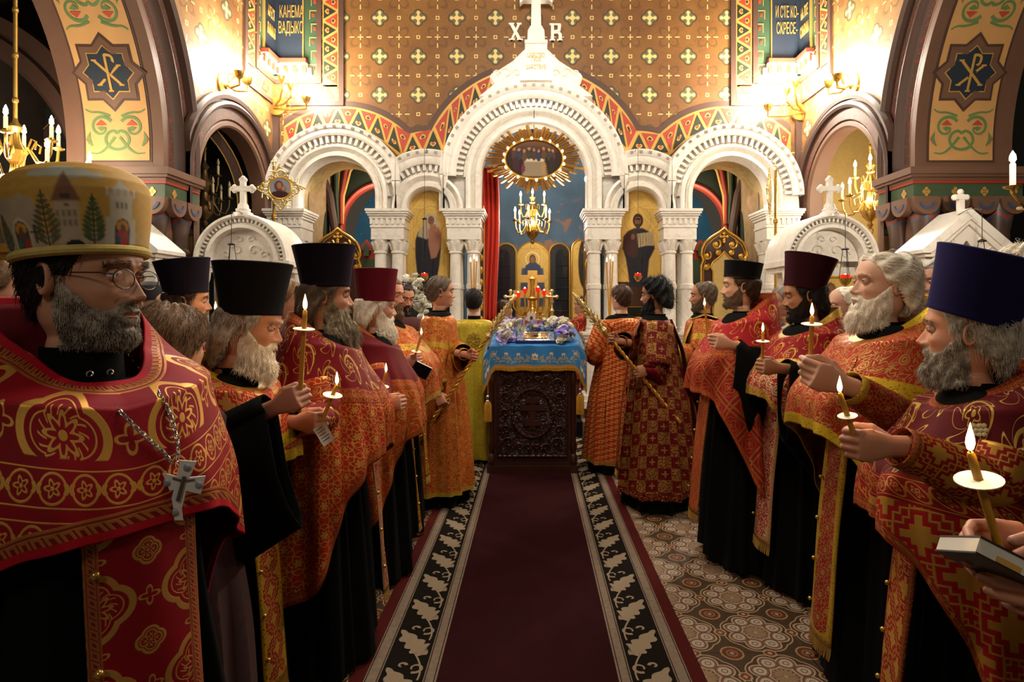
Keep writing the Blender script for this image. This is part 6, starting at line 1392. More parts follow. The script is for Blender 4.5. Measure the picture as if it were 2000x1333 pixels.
# ------------------------------------------------------------------ lectern with cloth, icon, garland
LX, LY = 0.0, 5.43; LT = thing('lectern', 'dark carved wooden lectern standing at the end of the carpet', 'lectern', (LX, LY, .0))
cw = G('carved_wood'); x_, y_, z_ = cw.pos(); n_ = cw.noise(14, cw.vec(x_, y_, z_), 2, 1.4); k_ = cw.ab(cw.fr(n_*5.0)-.5); CARVED = cw.out(cw.mix(k_*1.6, C('1c0b07'), C('46210f')), .38, 0, k_, 1.0, .02)
def lbox(nm, x, y0, y1, z0, z1, mt=WOOD): mb = MB(); mb.box(LX-x, LX+x, LY+y0, LY+y1, z0, z1); return mb.build(nm, mt, LT)
lbox('plinth', .415, -.03, .60, .006, .07); lbox('plinth_moulding', .40, -.015, .585, .07, .10); lbox('body', .385, .0, .57, .10, .99); lbox('top_moulding', .41, -.02, .59, .99, 1.03); lbox('frieze', .40, -.01, .58, 1.03, 1.09)
fp = MB(); fp.box(LX-.30, LX+.30, LY-.012, LY, .17, .93); pn = fp.build('front_panel', CARVED, LT)
mb = MB()
for a_, b_ in (((-.31, .16), (.31, .16)), ((.31, .16), (.31, .94)), ((.31, .94), (-.31, .94)), ((-.31, .94), (-.31, .16))):
    n = 40; mb.tube([(LX+a_[0]+(b_[0]-a_[0])*i/n, LY-.014, a_[1]+(b_[1]-a_[1])*i/n) for i in range(n+1)], [.010+.004*math.sin(i*2.2) for i in range(n+1)], 6)
mb.tube([(LX+.185*math.cos(a_), LY-.018, .55+.22*math.sin(a_)) for a_ in np.linspace(0, 2*PI, 80)[:-1]], [.011+.004*math.sin(i*2.4) for i in range(79)], 6, closed=True); mb.build('rope_mouldings', WOOD, LT)
mb = MB()
for i_, (w_, h_, z) in enumerate(((.028, .15, .55), (.11, .026, .60), (.065, .022, .665), (.07, .022, .46))): mb.box(LX-w_, LX+w_, LY-.026-.002*i_, LY-.01, z-h_, z+h_)
mb.build('carved_cross', WOOD, LT)
mb = MB()
for s2 in (-1, 1):
    for cx_, cz_, r_ in ((.22, .82, .055), (.12, .86, .04), (.24, .70, .045), (.22, .28, .055), (.12, .24, .04), (.24, .40, .045), (.25, .55, .04), (.04, .86, .03), (.04, .24, .03)):
        mb.tube([(LX+s2*(cx_+r_*(1-q*.13)*math.cos(q)), LY-.016, cz_+r_*(1-q*.13)*math.sin(q)) for q in np.linspace(0, 6.3, 26)], .0085, 5)
mb.build('carved_scrolls', WOOD, LT, kind='stuff')
for s2 in (-1, 1):
    mb = MB(); mb.lathe([(.034, .10), (.034, .16), (.02, .18), (.034, .24), (.022, .30), (.028, .55), (.022, .80), (.034, .86), (.02, .92), (.034, .94), (.034, .99)], 14, (LX+s2*.375, LY+.0, 0)); mb.build('turned_post', WOOD, LT)
mb = MB(); SL = math.atan2(.15, .55); mb.prism([(LY-.03, 1.09), (LY+.60, 1.09), (LY+.60, 1.30), (LY+.57, 1.31), (LY-.03, 1.155)], LX-.41, LX+.41, ax='x'); mb.build('sloping_desk', WOOD, LT)
def deskz(y): return 1.166+(y-(LY-.03))*.155/.60
cl = thing('lectern_cloth', 'bright blue embroidered cloth with gold fringe draped over the lectern', 'cloth', (LX, LY, 1.1)); nx, ny = 320, 140; CW = .49; x0c = LX+.022
us = np.linspace(-CW, CW, nx); vs_ = np.linspace(-.57, .20, ny)  # v<0 on the desk, v>0 down the front
pts = []; VX, VY = np.meshgrid(us, vs_)
for v in vs_:
    row = []
    for u in us:
        dx = max(0, abs(u)-.395); sg = 1 if u > 0 else -1
        if v < 0: y = LY-.035-v; z = deskz(y)+.004
        else: y = LY-.042-.012*math.sin(u*22)*min(1, v*6)-.02*v; z = 1.168-v*(1+.28*smst(abs(u), .36, .42))
        x = x0c+sg*(min(abs(u), .40)+dx*.75)
        z -= dx*(1.25 if v < 0 else 1.0)+(.0 if v < 0 else dx*.6)+.004*math.sin(u*30+v*9)*(1 if v > 0 else .0)
        if v > 0: y += dx*.25
        row.append((x, y, z))
    pts.append(row)
p = Paint(VX, VY, '2676b6')
p.put(np.clip((VY-.172)/.003, 0, 1), 'b98a2e'); p.put(np.clip((VY-.178)/.003, 0, 1)*np.clip((.186-VY)/.003, 0, 1), '8a5a1c')
def lf(x, y, a, L, w, c='b7a56a'): p.ell(x+math.cos(a)*L, y+math.sin(a)*L, L, w, c, rot=a, soft=.25); p.line([(x, y), (x+math.cos(a)*L*1.7, y+math.sin(a)*L*1.7)], .0012, '5a6a60')
def tulip(x, y, s):
    for dx in (-1, 0, 1): p.ell(x+dx*.010*s, y-.004*s*(dx == 0), .008*s, .017*s, ('d8cc9a', 'e4dcc0', 'd8cc9a')[dx+1], rot=dx*.35, soft=.2)
    p.ell(x, y+.009*s, .013*s, .007*s, 'b98a3a').ell(x, y+.002*s, .004*s, .008*s, '2c3f86')
def sprig(x, y, m, s=1.0):
    p.line([(x-m*.075*s, y+.025*s), (x-m*.03*s, y+.03*s), (x+m*.02*s, y+.01*s), (x+m*.045*s, y-.025*s)], .0022, 'a8985a')
    for t, a in ((-.06, -2.2), (-.045, -1.7), (-.02, -2.0), (.0, -1.2), (.02, -1.5), (-.05, .5), (-.02, .7), (.015, .6), (.03, -.6)): lf(x+m*t*s, y+.022*s-abs(t)*.1, a if m > 0 else PI-a, .021*s, .0058*s, ('b7a56a', '9aa07a')[int(abs(t)*100) % 2])
    tulip(x+m*.05*s, y-.035*s, .9*s)
tulip(0, .095, 1.5); p.ell(0, .118, .03, .008, 'c7b98a')
for m in (-1, 1):
    for x in (.10, .21, .32): sprig(m*x, .115, m)
    lf(m*.05, .11, -.6 if m > 0 else PI+.6, .024, .006); lf(m*.05, .125, .3 if m > 0 else PI-.3, .022, .006)
    sprig(m*.425, .06, m, 1.0); tulip(m*.44, .135, 1.6)
    for y in (-.08, -.22, -.36): sprig(m*.44, y, m, .9)
mb = MB(); mb.grid(pts, col=[[tuple(c_) for c_ in r_] for r_ in p.c]); o = mb.build('cloth', vcol('blue_cloth_paint', .75, 0, .1), cl, sharp=None)
fb = MB(); e = pts[-1]
for i in range(150):
    t_ = i/149*(nx-1); j = min(int(t_), nx-2); a_, b_ = Vector(e[j]), Vector(e[j+1]); q = a_.lerp(b_, t_-j); fb.tube([q, q+Vector((random.uniform(-.002, .002), -.002, -.028))], .0032, 4)
for sg in (0, -1):
    for i in range(110):
        q = Vector(pts[int(28+i)][sg]); fb.tube([q, q+Vector((0, 0, -.03))], .0035, 4)
fb.build('gold_fringe', plain('fringe_gold', 'c8922a', .5, .3, .25, 60), cl, kind='stuff')
for px, py, s_, lab in ((953, 772, 1, 'gold silk tassel hanging at the left corner of the blue cloth'), (1133, 758, 1, 'gold silk tassel hanging at the right corner of the blue cloth')):
    q = P(px, py, LY-.02); t = thing('tassel', lab, 'tassel', q); mb = MB(); mb.tube([q+Vector((0, 0, .13)), q], .004, 6); mb.build('cord', GOLDPAINT, t); mb = MB(); mb.ell(q+Vector((0, 0, -.02)), (.018, .018, .02), 12, 8); mb.ell(q+Vector((0, 0, -.055)), (.02, .02, .012), 12, 8); mb.build('bead', SILVER, t)
    mb = MB()
    for k in range(26): a_ = 2*PI*k/26; d = Vector((math.cos(a_), math.sin(a_), 0)); mb.tube([q+d*.015+Vector((0, 0, -.06)), q+d*.030+Vector((0, 0, -.09)), q+d*.032+Vector((0, 0, -.24))], .005, 4)
    mb.build('skirt', plain('fringe_gold', 'c8922a', .5, .3, .25, 60), t)
def deskM(x, y, h=0): return Matrix.Translation((x, y, deskz(y)+.008+h)) @ Matrix.Rotation(math.atan2(.155, .60), 4, 'X')
ic = thing('festal_icon', 'icon in a blue and silver enamel frame lying among the flowers', 'icon', (LX+.03, LY+.1, deskz(LY+.1))); M = deskM(LX+.03, LY+.16)
mb = MB(); mb.box(-.185, .185, -.15, .15, 0, .022, M); mb.build('board', plain('icon_edge_blue', '2c3a6a', .4, .2), ic)
g = G('enamel_frame'); u_ = g.objc(); v1 = g.vor(70, u_); g2 = g.noise(60, u_, 2); EN = g.out(g.mix(g.gt(g2, .5), C('b9bcc6'), C('4a5a9a')), .3, .5)
mb = MB(); mb.box(-.175, .175, -.14, .14, .022, .026, M); mb.build('enamel_border', EN, ic); mb = MB(); mb.box(-.115, .115, -.09, .09, .026, .030, M); mb.build('gilt_field', plain('embossed_gilding', 'a8833e', .35, .8, .5, 60, .6), ic)
mb = MB(); mb.ell(M @ Vector((0, 0, .032)), (.025, .03, .006)); mb.build('painted_figure', plain('icon_figure', '4a2c24', .6), ic); mb = MB()
for dx in (-.09, -.06, .06, .09):
    for dy in (-.06, 0, .06): mb.ell(M @ Vector((dx, dy, .031)), (.012, .012, .005), 10, 6)
mb.build('studs', GOLD, ic)
GA = thing('flower_garland', 'garland of white and violet flowers round the icon on the lectern', 'garland', (LX, LY+.2, deskz(LY+.2)))
def flowermesh(kind):
    mb = MB()
    def petal(a, el, L, W, curl):
        d = Vector((math.cos(a), math.sin(a), 0)); sd = Vector((-math.sin(a), math.cos(a), 0)); up = Vector((0, 0, 1)); rows = []
        for t in (0, .35, .7, 1):
            e = el+curl*t; c = d*L*t*math.cos(e)+up*L*t*math.sin(e); n = up*math.cos(e)-d*math.sin(e); w = W*math.sin(PI*(.15+.72*t))
            rows.append([c+sd*w*s_+n*(abs(s_)**2*w*.45) for s_ in (-1, -.5, 0, .5, 1)])
        mb.grid(rows)
    if kind == 'w':
        for k_, (n, el, L, W, cu) in enumerate(((7, .05, .032, .019, .25), (6, .5, .029, .018, .35), (5, .9, .024, .015, .5), (4, 1.2, .018, .011, .6))):
            for k in range(n): petal(2*PI*k/n+k_*.5, el, L, W, cu)
    else:
        for k in range(5): petal(2*PI*k/5, .35, .036, .022, -.35)
        for k in range(3): petal(2*PI*k/3+.4, .9, .02, .011, -.2)
    return mb
FM = {'w': plain('white_petal', 'fffaea', .7), 'c': plain('cream_petal', 'f6eed6', .7), 'v': plain('violet_petal', '8f74e6', .65), 'l': plain('lilac_petal', 'cdbcf4', .65)}
proto = {}
def flower(kind, loc, s, par, rot):
    if kind not in proto:
        mm = flowermesh('w' if kind in 'wc' else 'v'); proto[kind] = mm.build('flower', FM[kind], None, sharp=None); o = proto[kind]
    else: o = proto[kind].copy(); COL.objects.link(o)
    o.parent = par; o.matrix_parent_inverse = par.matrix_basis.inverted(); o.location = loc; o.rotation_euler = rot; o.scale = (s, s, s); return o
def spray(par, n, f, kinds, s0, s1, leaf=20):
    mb = MB()
    for i in range(n):
        q = f(); flower(random.choice(kinds), q, random.uniform(s0, s1), par, (random.uniform(-.2, 1.3), random.uniform(-.7, .7), random.uniform(0, 6)))
    for i in range(leaf):
        q = f(); d = Vector((random.uniform(-1, 1), random.uniform(-1, .4), random.uniform(-.5, .8))).normalized(); sd = d.cross(Vector((0, 0, 1))).normalized(); mb.add([q-d*.02, q+sd*.012, q+d*.045, q-sd*.012], [(0, 1, 2, 3)])
    mb.build('foliage', plain('leaf_green', '4a6a34', .6), par, kind='stuff')
def garl():
    k = random.random()
    if k < .33: x = -.245+random.uniform(-.055, .055); y = random.uniform(-.03, .36)
    elif k < .66: x = .305+random.uniform(-.055, .055); y = random.uniform(-.03, .36)
    else: x = random.uniform(-.28, .34); y = .40+random.uniform(-.05, .06)
    return Vector((LX+x, LY+y, deskz(LY+y)+random.uniform(.02, .11)))
spray(GA, 130, garl, 'wwwwwcccccvvlll', 1.15, 1.8, 70)
bq = thing('flower_stand', 'white rose bouquet on a stand before the left icon', 'bouquet', P(822, 700, 6.6)); bq.location.z = 0
mb = MB(); mb.lathe([(.14, 0), (.12, .03), (.03, .06), (.025, .95), (.10, 1.1), (.12, 1.2)], 16, (P(822, 0, 6.6).x, 6.6, 0)); mb.build('pedestal_vase', BRASS, bq)
cq = P(822, 585, 6.6); spray(bq, 46, lambda: cq+Vector((random.gauss(0, .055), random.gauss(-.04, .05), random.gauss(0, .11))), 'wwwc', 1.2, 1.7, 40)
b2 = thing('flower_stand', 'low white flower arrangement behind the goateed priest', 'bouquet', P(1520, 700, 5.0)); b2.location.z = 0; mb = MB(); mb.lathe([(.14, 0), (.12, .03), (.03, .06), (.025, .9), (.10, 1.05), (.12, 1.12)], 16, (P(1520, 0, 5.0).x, 5.0, 0)); mb.build('pedestal_vase', BRASS, b2)
cq2 = P(1520, 660, 5.0); spray(b2, 30, lambda: cq2+Vector((random.gauss(0, .06), random.gauss(-.04, .05), random.gauss(0, .07))), 'wwwc', 1.2, 1.6, 40)
# bundles of thin tapers by the inner columns
for px, lab in ((925, 'trio of thin lit tapers before the left inner column'), (1191, 'trio of thin lit tapers before the right inner column')):
    Yc = 6.75; q0 = P(px, 600, Yc); t = thing('taper_stand', lab, 'candles', Vector((q0.x, Yc, 0))); mb = MB(); mb.lathe([(.12, 0), (.1, .03), (.02, .06), (.018, 1.2), (.05, 1.25), (.03, 1.35)], 14, (q0.x, Yc, 0)); mb.build('stand', BRASS, t)
    for k, (dx, py) in enumerate(((-6, 512), (1, 506), (6, 510))):
        q = P(px+dx, py, Yc); mb = MB(); mb.tube([Vector((q0.x+(.003*(k-1)), Yc, 1.3)), q], .008, 8); mb.build('taper', WAX, t); mb = MB(); mb.lathe([(0, -.005), (.008, .01), (.009, .02), (.004, .04), (0, .055)], 10, q); mb.build('flame', FLAME, t)
# ------------------------------------------------------------------ the congregation
from mathutils.bvhtree import BVHTree
BR_ = dict(
 l1=brocade('red_medallion_brocade', 'medal', '960a1c', 'dba24a', .27, hem=.042, trim='b5703a', trimpat='greek', bands=True, yb=0, edge=('b00c22', .016)),
 l1s=brocade('red_medallion_stole', 'medal', '8c0c1a', 'c9964c', .16, hem=.022, trim='a8683c', trimpat='greek', yb=0),
 l2=brocade('red_cross_brocade', 'cross', 'ac2418', 'c48e4c', .15, hem=.042, trim='d8b62e', yb=.05, line='a07818'),
 l2s=brocade('red_cross_stole', 'cross', '8a1414', 'c9963c', .10, hem=.02, trim='cfa52a', yb=0, line='6a4a10'),
 l3=brocade('dark_red_gold_brocade', 'scroll', '7a0c14', 'c79a44', .14, hem=.04, trim='b06a30', trimpat='roundel', yb=0),
 l4=brocade('orange_flower_brocade', 'floral', 'b52c14', 'd3a048', .11, yoke=('scroll', '7a0817', 'd0a24a', .17), hem=.045, trim='c8823a', trimpat='roundel', yb=.065, line='98301a'),
 l5=brocade('orange_paisley_brocade', 'damask', 'bb4a1c', 'd69a4e', .10, yoke=('none', '6c0716', 'd0a24a', .2), hem=.035, trim='c9803a', trimpat='roundel', yb=.06, line='a8401a'),
 l6=brocade('orange_damask_brocade', 'damask', 'b8421c', 'd09a50', .08, hem=.04, trim='d0a84a', yb=.05),
 r1=brocade('red_stepped_cross_brocade', 'cross', 'a81a18', 'cf9a44', .19, yoke=('scroll', '5e0912', 'd0a850', .21), hem=.04, trim='c98a3c', trimpat='roundel', yb=.075, line='8c1414'),
 r1s=brocade('red_stepped_cross_stole', 'cross', '8c1212', 'c9943c', .12, hem=.022, trim='b5803a', trimpat='roundel', yb=0),
 r2=brocade('orange_swirl_brocade', 'damask', 'b2301a', 'c0904a', .075, hem=.045, trim='d9b52e', yb=.058, line='a07c18'),
 r2s=brocade('red_wheel_stole', 'floral', '92201a', 'b88a48', .09, hem=.03, trim='cfa836', yb=0, line='8a6a18'),
 r3=brocade('red_silver_damask', 'damask', 'b4301c', 'e0cda0', .085, yoke=('scroll', '94101e', 'cfa040', .13), hem=.045, trim='d2a848', yb=.06, line='8a1c14'),
 r3s=brocade('red_silver_damask_stole', 'damask', 'a02018', 'd9c8a0', .07, hem=.026, trim='d0b070', trimpat='greek', yb=0, line='a02018'),
 r4=brocade('red_lattice_brocade', 'lattice', 'a02014', 'b5703c', .13, yoke=('scroll', 'ac1420', 'd4a444', .19), hem=.04, trim='c98038', trimpat='roundel', yb=.055, line='a8301a'),
 r4s=brocade('orange_lattice_stole', 'lattice', 'a8381c', 'c07c40', .09, hem=.016, trim='c08048', yb=0),
 r5=brocade('maroon_square_cross_brocade', 'square', '6e1014', 'b98c44', .085, hem=.05, trim='701016', trimpat='plain', yb=.035, line='c09848', yc=-.10),
 r6=brocade('orange_key_brocade', 'key', 'b8330f', 'd8a050', .095, hem=.04, trim='c9883c', yb=0),
 l8=brocade('orange_scroll_brocade', 'damask', 'b8480f', 'd6a048', .06, hem=.03, trim='cda836', yb=.04, line='a07818'),
 r7=brocade('orange_small_brocade', 'damask', 'b8400f', 'd09a48', .07, hem=.04, trim='d0a83a', yb=.05),
 l9=brocade('yellow_brocade', 'damask', 'c2a51e', 'd8c24e', .085, hem=.02, trim='c9a82e', yb=0, line='b08c1c'),
 yel=brocade('gold_trim_cloth', 'none', 'cfa92e', 'e0c860', .1, hem=.012, trim='e0c048', yb=0, line='a8841c'),
 white=brocade('white_gold_brocade', 'damask', 'd0c6ae', 'c0a050', .1, hem=.03, trim='d8b030', yb=.05, line='a88420'))
REDLINING = plain('crimson_lining', '5a0813', .85, 0, .15, 20, spec=.15)
def bodyframe(head, off, yaw): return (Matrix.Translation((head.x+off[0], head.y+off[1], 0)) @ Matrix.Rotation(R(yaw), 4, 'Z')).inverted()
GRIP = dict(grip=(.083, 0, .021), pinch=(.098, .033, .066), hold=(.085, 0, .045), open=(.09, 0, .02))
def hold(head, off, yaw, at, fx, up, side, pose='grip', el=None, size=1.0, hs=1.0):
    """arm entry that puts the hand's grip at the world point 'at', fingers along fx, thumb side along up"""
    Bi = bodyframe(head, off, yaw); r3 = Bi.to_3x3(); f = (r3 @ Vector(fx)).normalized(); u = r3 @ Vector(up); u = (u-f*u.dot(f)).normalized(); z = f.cross(u)
    if side == 'r': z = -z
    g = GRIP[pose]; w_ = Bi @ Vector(at)-(f*g[0]+u*g[1]+z*g[2])*size*hs
    s = 1 if side == 'r' else -1
    return dict(el=el or (s*.25, .03, 1.10*head.z/1.6), wr=tuple(w_), dir=tuple(f), up=tuple(u), pose=pose, size=size)
def candle(label, at, tip, below=.06, rad=.0075, guard=None, power=.7, gr=.032, flame=1.0):
    at = Vector(at); tip = Vector(tip); d = tip-at; L = d.length; q = d.to_track_quat('Z', 'Y'); t = thing('candle', label, 'candle', at, 0, 'hand-held beeswax candles', rot=q.to_euler())
    mb = MB(); mb.lathe([(0, -below), (rad*1.0, -below), (rad, 0), (rad*.97, L-.02), (rad*.9, L-.004), (rad*.6, L), (0, L-.001)], 14); mb.build('wax_stick', WAX, t, local=True)
    mb = MB(); mb.tube([(0, 0, L-.002), (.0005, 0, L+.008)], .001, 5); mb.build('wick', lead, t, local=True)
    f = flame; mb = MB(); mb.lathe([(0, 0), (.0042*f, .004*f), (.0062*f, .012*f), (.0058*f, .019*f), (.0036*f, .029*f), (.0014*f, .038*f), (0, .044*f)], 12, (0, 0, L+.001)); fl = mb.build('flame', FLAME, t, local=True)
    Mi = q.to_matrix().to_4x4().inverted(); fl.matrix_basis = Matrix.Translation((0, 0, L)) @ Mi @ Matrix.Translation((0, 0, -L))
    if guard:
        mb = MB(); mb.lathe([(rad, -.001), (gr*.5, -.002), (gr, 0), (gr, .0015), (rad, .002)], 24, (0, 0, L*guard)); g_ = mb.build('paper_drip_guard', WHITE, t, local=True)
        g_.matrix_basis = Matrix.Translation((0, 0, L*guard)) @ Matrix.Rotation(R(6), 4, 'X') @ Mi.to_3x3().to_4x4().lerp(Matrix.Identity(4), .35) @ Matrix.Translation((0, 0, -L*guard))
    if power: lamp('candle_light', tip+Vector((0, 0, .03)), power, (1, .62, .28), .012)
    return t
def front_stole(root, mat, S, z1=.36, wid=.16, y0=.165, x=0.0, z0=1.28, buttons=True, slope=.09):
    pts = [(x, y0+(1.35-z)*slope, z) for z in np.linspace(z0, z1, 5)]; o = stole(root, 'epitrachelion', mat, pts, wid, True, S=S)
    if buttons:
        for k in range(5):
            z = z1+.12+k*.17; mb = MB(); mb.ell(Vector((x+wid/2-.008, y0+(1.35-z)*slope+.004, z))*S, .008, 10, 8); mb.build('button', BRASS, o, local=True)
    return o
def priest(label, head, yaw, mat, smat=None, hyaw=None, cap={}, off=(0, 0), stl={}, cas={}, arms=None, slv=(), bare=False, cuffm=None, **kw):
    root, H, wr, ns = person(label, head, yaw, hyaw, arms=arms, bodyoff=off, **kw)
    cape(root, mat, S=ns, seed=kw.get('seed', 0), **cap); robe(root, 'cassock', BLACKCLOTH, S=ns, seed=kw.get('seed', 0), **cas); collar(root, H, ns)
    if smat: front_stole(root, smat, ns, **stl)
    for key, dr, *ex in slv:
        _, sh, el, wp = wr[key]; sleeve(root, 'cassock_sleeve', BLACKCLOTH, [sh.lerp(el, .6 if not bare else 0), el, wp], [.085, .08, .052], drop=[dr*.2, dr, dr*(ex[0] if ex else .75)], fwd=ex[1] if ex else -.1)
    for key in wr:
        _, sh, el, wp = wr[key]
        if key not in [k[0] for k in slv]:
            sleeve(root, 'cuff', cuffm or smat or mat, [sh.lerp(el, .5), el, el.lerp(wp, .5), wp], [.066, .066, .062, .050])
    return root, H, wr, ns
def pr_kw(d): return d
# ---- front left: the mitred priest
hd = P(172, 540, 1.15)
root, H, wr, ns = person('person in red medallion vestment, round glasses, silver pectoral cross and a pale embroidered mitre', hd, -122, -92, pitch=0, roll=0, skin=SK['mid'], hair=HR['dark'], beard=hairmat('grizzled_beard', 'b0a392', '54463a'), beardL=.012, beardW=1.2, bspread=.3,
    fine=1.7, jaw=.003, nose=1.1, stub=.35, bodyoff=(-.03, .03), hat=None, bald=0, seed=1, brow=HR['greybrown'], lidlow=-2, beardN=2600, gaze=(2, 0), hs=1.0, eye='4a3628', fr=.8)
cp = cape(root, BR_['l1'], S=ns, back=.115, hem=(1.16, 1.0, .30), zn=1.482, yoke=(.20, .30), bump=.03, bumpz=1.22, flare=.10, fold=.009, na=240, nt=110, seed=3, br=.75, sh=.235, nr=.098)
lining = cape(root, REDLINING, S=ns*.992, back=.112, hem=(1.18, 1.02, .32), zn=1.482, bump=.02, bumpz=1.22, flare=.09, fold=.009, na=90, nt=40, seed=3, br=.7, sh=.23, nr=.094, name='vestment_lining')
robe(root, 'cassock', BLACKCLOTH, S=ns, seed=1, z0=1.43); c_ = collar(root, H, ns, r=.066, h=.07)
for dx in (-.016, .018):
    mb = MB(); mb.lathe([(.0045, 0), (.0065, .002), (.0065, .004), (.0045, .005)], 16, (0, 0, 0), Matrix.Translation((H.translation.x*.75+dx, H.translation.y*.7+.056, H.translation.z-.185)) @ Matrix.Rotation(R(-90), 4, 'X')); mb.build('collar_stud', SILVER, c_, local=True)
front_stole(root, BR_['l1s'], ns, z1=.30, wid=.19, y0=.19, x=-.02)
# mitre with its embroidered townscape
n_a, n_v = 300, 96; av = np.linspace(-180, 180, n_a, endpoint=False); prof = [(.098, 0), (.106, .012), (.109, .03), (.114, .06), (.118, .09), (.120, .112), (.117, .132), (.107, .149), (.091, .161), (.066, .170), (.03, .174), (0.0005, .175)]
pl = np.array(prof); sg_ = np.concatenate([[0], np.cumsum(np.hypot(*np.diff(pl, axis=0).T))]); tv = np.linspace(0, sg_[-1], n_v); pr_ = np.interp(tv, sg_, pl[:, 0]); pz_ = np.interp(tv, sg_, pl[:, 1])
Yv = tv/.0021; X, Yp = np.meshgrid(av, Yv); p = Paint(X, Yp, 'c4973c'); p.put(np.clip((24-Yp)/20, 0, 1), 'b99a5c')
ytop = Yv[-1]
p.put(np.clip(.5+np.sin(X*.4)*np.sin(Yp*.7)*.5, 0, 1)*.25, 'a87f2c')
for (x, y, a, b) in ((78, 69, 13, 5), (64, 72, 12, 6), (50, 69, 10, 4.6), (40, 66, 8, 3.6), (58, 66, 16, 4)): p.ell(x, y, a, b, 'a9aa98', .95, soft=.2)
def bld(x0, x1, y0, y1, col): p.poly([(x0, y0), (x1, y0), (x1, y1), (x0, y1)], col, soft=1)
bld(36, 150, 3, 16, 'b3a184'); bld(4, 36, 3, 18, 'b8b0a0')
for x in (86, 96, 106, 116, 126): p.ell(x, 46+3*math.sin(x), 2, 3.5, 'b3a184')
bld(82, 128, 14, 40, 'b09c80'); p.ell(98, 42, 14, 8, 'b09c80'); p.ell(114, 45, 9, 6, 'a8987c'); bld(53, 70, 4, 44, 'b5a080'); p.poly([(51, 43), (72, 43), (61.5, 70)], '7a4c30', soft=1); p.ell(61.5, 47, 4, 2.6, '3c2a20')
for y in (22, 30): 
    for x in (56, 60, 64, 68): bld(x-.9, x+.9, y, y+5, '6b5a48')
p.ell(61, 40, 2.2, 1.6, '8a5a3a'); p.ell(58, 4, 8, 6.5, '120d0a')
bld(6, 34, 4, 30, 'c6bda8'); bld(10, 30, 28, 50, 'c6bda8'); p.poly([(9, 50), (31, 50), (20, 64)], 'b8b0a0', soft=1)
for x in (16, 20, 24): bld(x-.8, x+.8, 38, 43, '5a4a3c')
for x in (8, 14, 20, 26, 32): p.ell(x, 52, 1.6, 4, 'c9c0ac')
def icon(x, c1, c2):
    p.poly([(x-9, 3), (x+9, 3), (x+9, 22), (x+6, 29), (x, 32), (x-6, 29), (x-9, 22)], 'd8c8a0', soft=1).poly([(x-7.5, 3), (x+7.5, 3), (x+7.5, 21), (x+5, 27), (x, 29.5), (x-5, 27), (x-7.5, 21)], c1, soft=1)
    p.ell(x, 22, 6, 5.5, 'c9902c').ell(x, 12, 6, 9, c2).ell(x, 21, 2.6, 3.4, '7a4a34').ell(x-3, 8, 2.4, 5, 'b3222a').ell(x+4, 9, 2, 5, '3a5a8a')
icon(19, '2c3a5a', 'a84a3a'); icon(101, '3a2822', '5a4a40'); p.ell(106, 8, 3, 5, '3c6a4a').ell(97, 8, 3, 6, 'a83024')
def tree(x, y0, h, w, col, col2):
    p.line([(x, y0), (x, y0+h)], .8, '3a2c18')
    for k in range(9):
        t = k/9; yy_ = y0+h*(.12+t*.86); ww = w*(1-t)**.6*(.6+.4*math.sin(t*3+.6))
        for s_ in (-1, 1): p.ell(x+s_*ww*.55, yy_+1.5, ww*.62+.8, 2.1, (col, col2)[k % 2], .95, rot=s_*.7, soft=.3)
tree(43, 5, 43, 10, '2c4a2a', '3d5c30'); tree(78, 4, 48, 12, '5a4424', '4a5228'); tree(122, 4, 34, 10, '3a4a2c', '5a5a34'); p.line([(88, 10), (88, 24)], .9, '3c3828').line([(84, 19), (92, 19)], .9, '3c3828')
for x in (95, 110, 125, 10): p.ell(x, ytop*.68, 2, 2.6, 'c9b58a')
HM = H @ Matrix.Translation((0, -.010, .036)) @ Matrix.Rotation(R(6), 4, 'X')
pts = [[Vector((pr_[i]*math.sin(R(a))*.97, pr_[i]*math.cos(R(a))*1.05, pz_[i])) for a in av] for i in range(n_v)]
mb = MB(); mb.grid(pts, cu=True, col=[[tuple(c) for c in r] for r in p.c]); mi = mb.build('mitre', vcol('embroidered_silk', .7, .05, .25), root, sharp=None, local=True); mi.matrix_basis = HM
mb = MB(); mb.tube([(.1015*math.sin(a)*.97, .1015*math.cos(a)*1.05, .002) for a in np.linspace(0, 2*PI, 60)[:-1]], .0095, 10, closed=True); mb.build('padded_rim', plain('cream_velvet', 'bfa75c', .9, 0, .2, 80), mi, local=True)
# glasses, chain and cross
gl = thing('eyeglasses', 'thin metal-framed round eyeglasses on the mitred priest', 'glasses', root.matrix_basis @ H.translation); W = root.matrix_basis @ H; hs_ = 1.0
for sx in (-1, 1):
    rim = [W @ Vector((sx*.034+.0225*math.cos(a), .103-.018*abs(math.cos(a)*.0225+.034)/.034*.35, -.007+.0185*math.sin(a))) for a in np.linspace(0, 2*PI, 40)[:-1]]
    mb = MB(); mb.tube(rim, .0011, 6, closed=True); rm = mb.build('rim', plain('gunmetal', '4a443e', .3, .9), gl)
    g = G('spectacle_glass') if 'spectacle_glass' not in MC else None
    if g: MC['spectacle_glass'] = g.out((.95, .95, .95, 1), .02, 0, Transmission_Weight=1.0, Alpha=.22); g.b.inputs['IOR'].default_value = 1.45
    mb = MB(); c0 = sum(rim, Vector())/len(rim); mb.add([c0]+rim, [(0, i+1, (i+1) % len(rim)+1) for i in range(len(rim))]); mb.build('lens', MC['spectacle_glass'], gl)
    mb = MB(); mb.tube([W @ Vector((sx*.056, .094, .0)), W @ Vector((sx*.071, .082, .003)), W @ Vector((sx*.0785, .03, .003)), W @ Vector((sx*.0790, -.012, .004)), W @ Vector((sx*.0785, -.03, -.006))], .0013, 6); mb.build('temple', plain('gunmetal', '4a443e', .3, .9), gl)
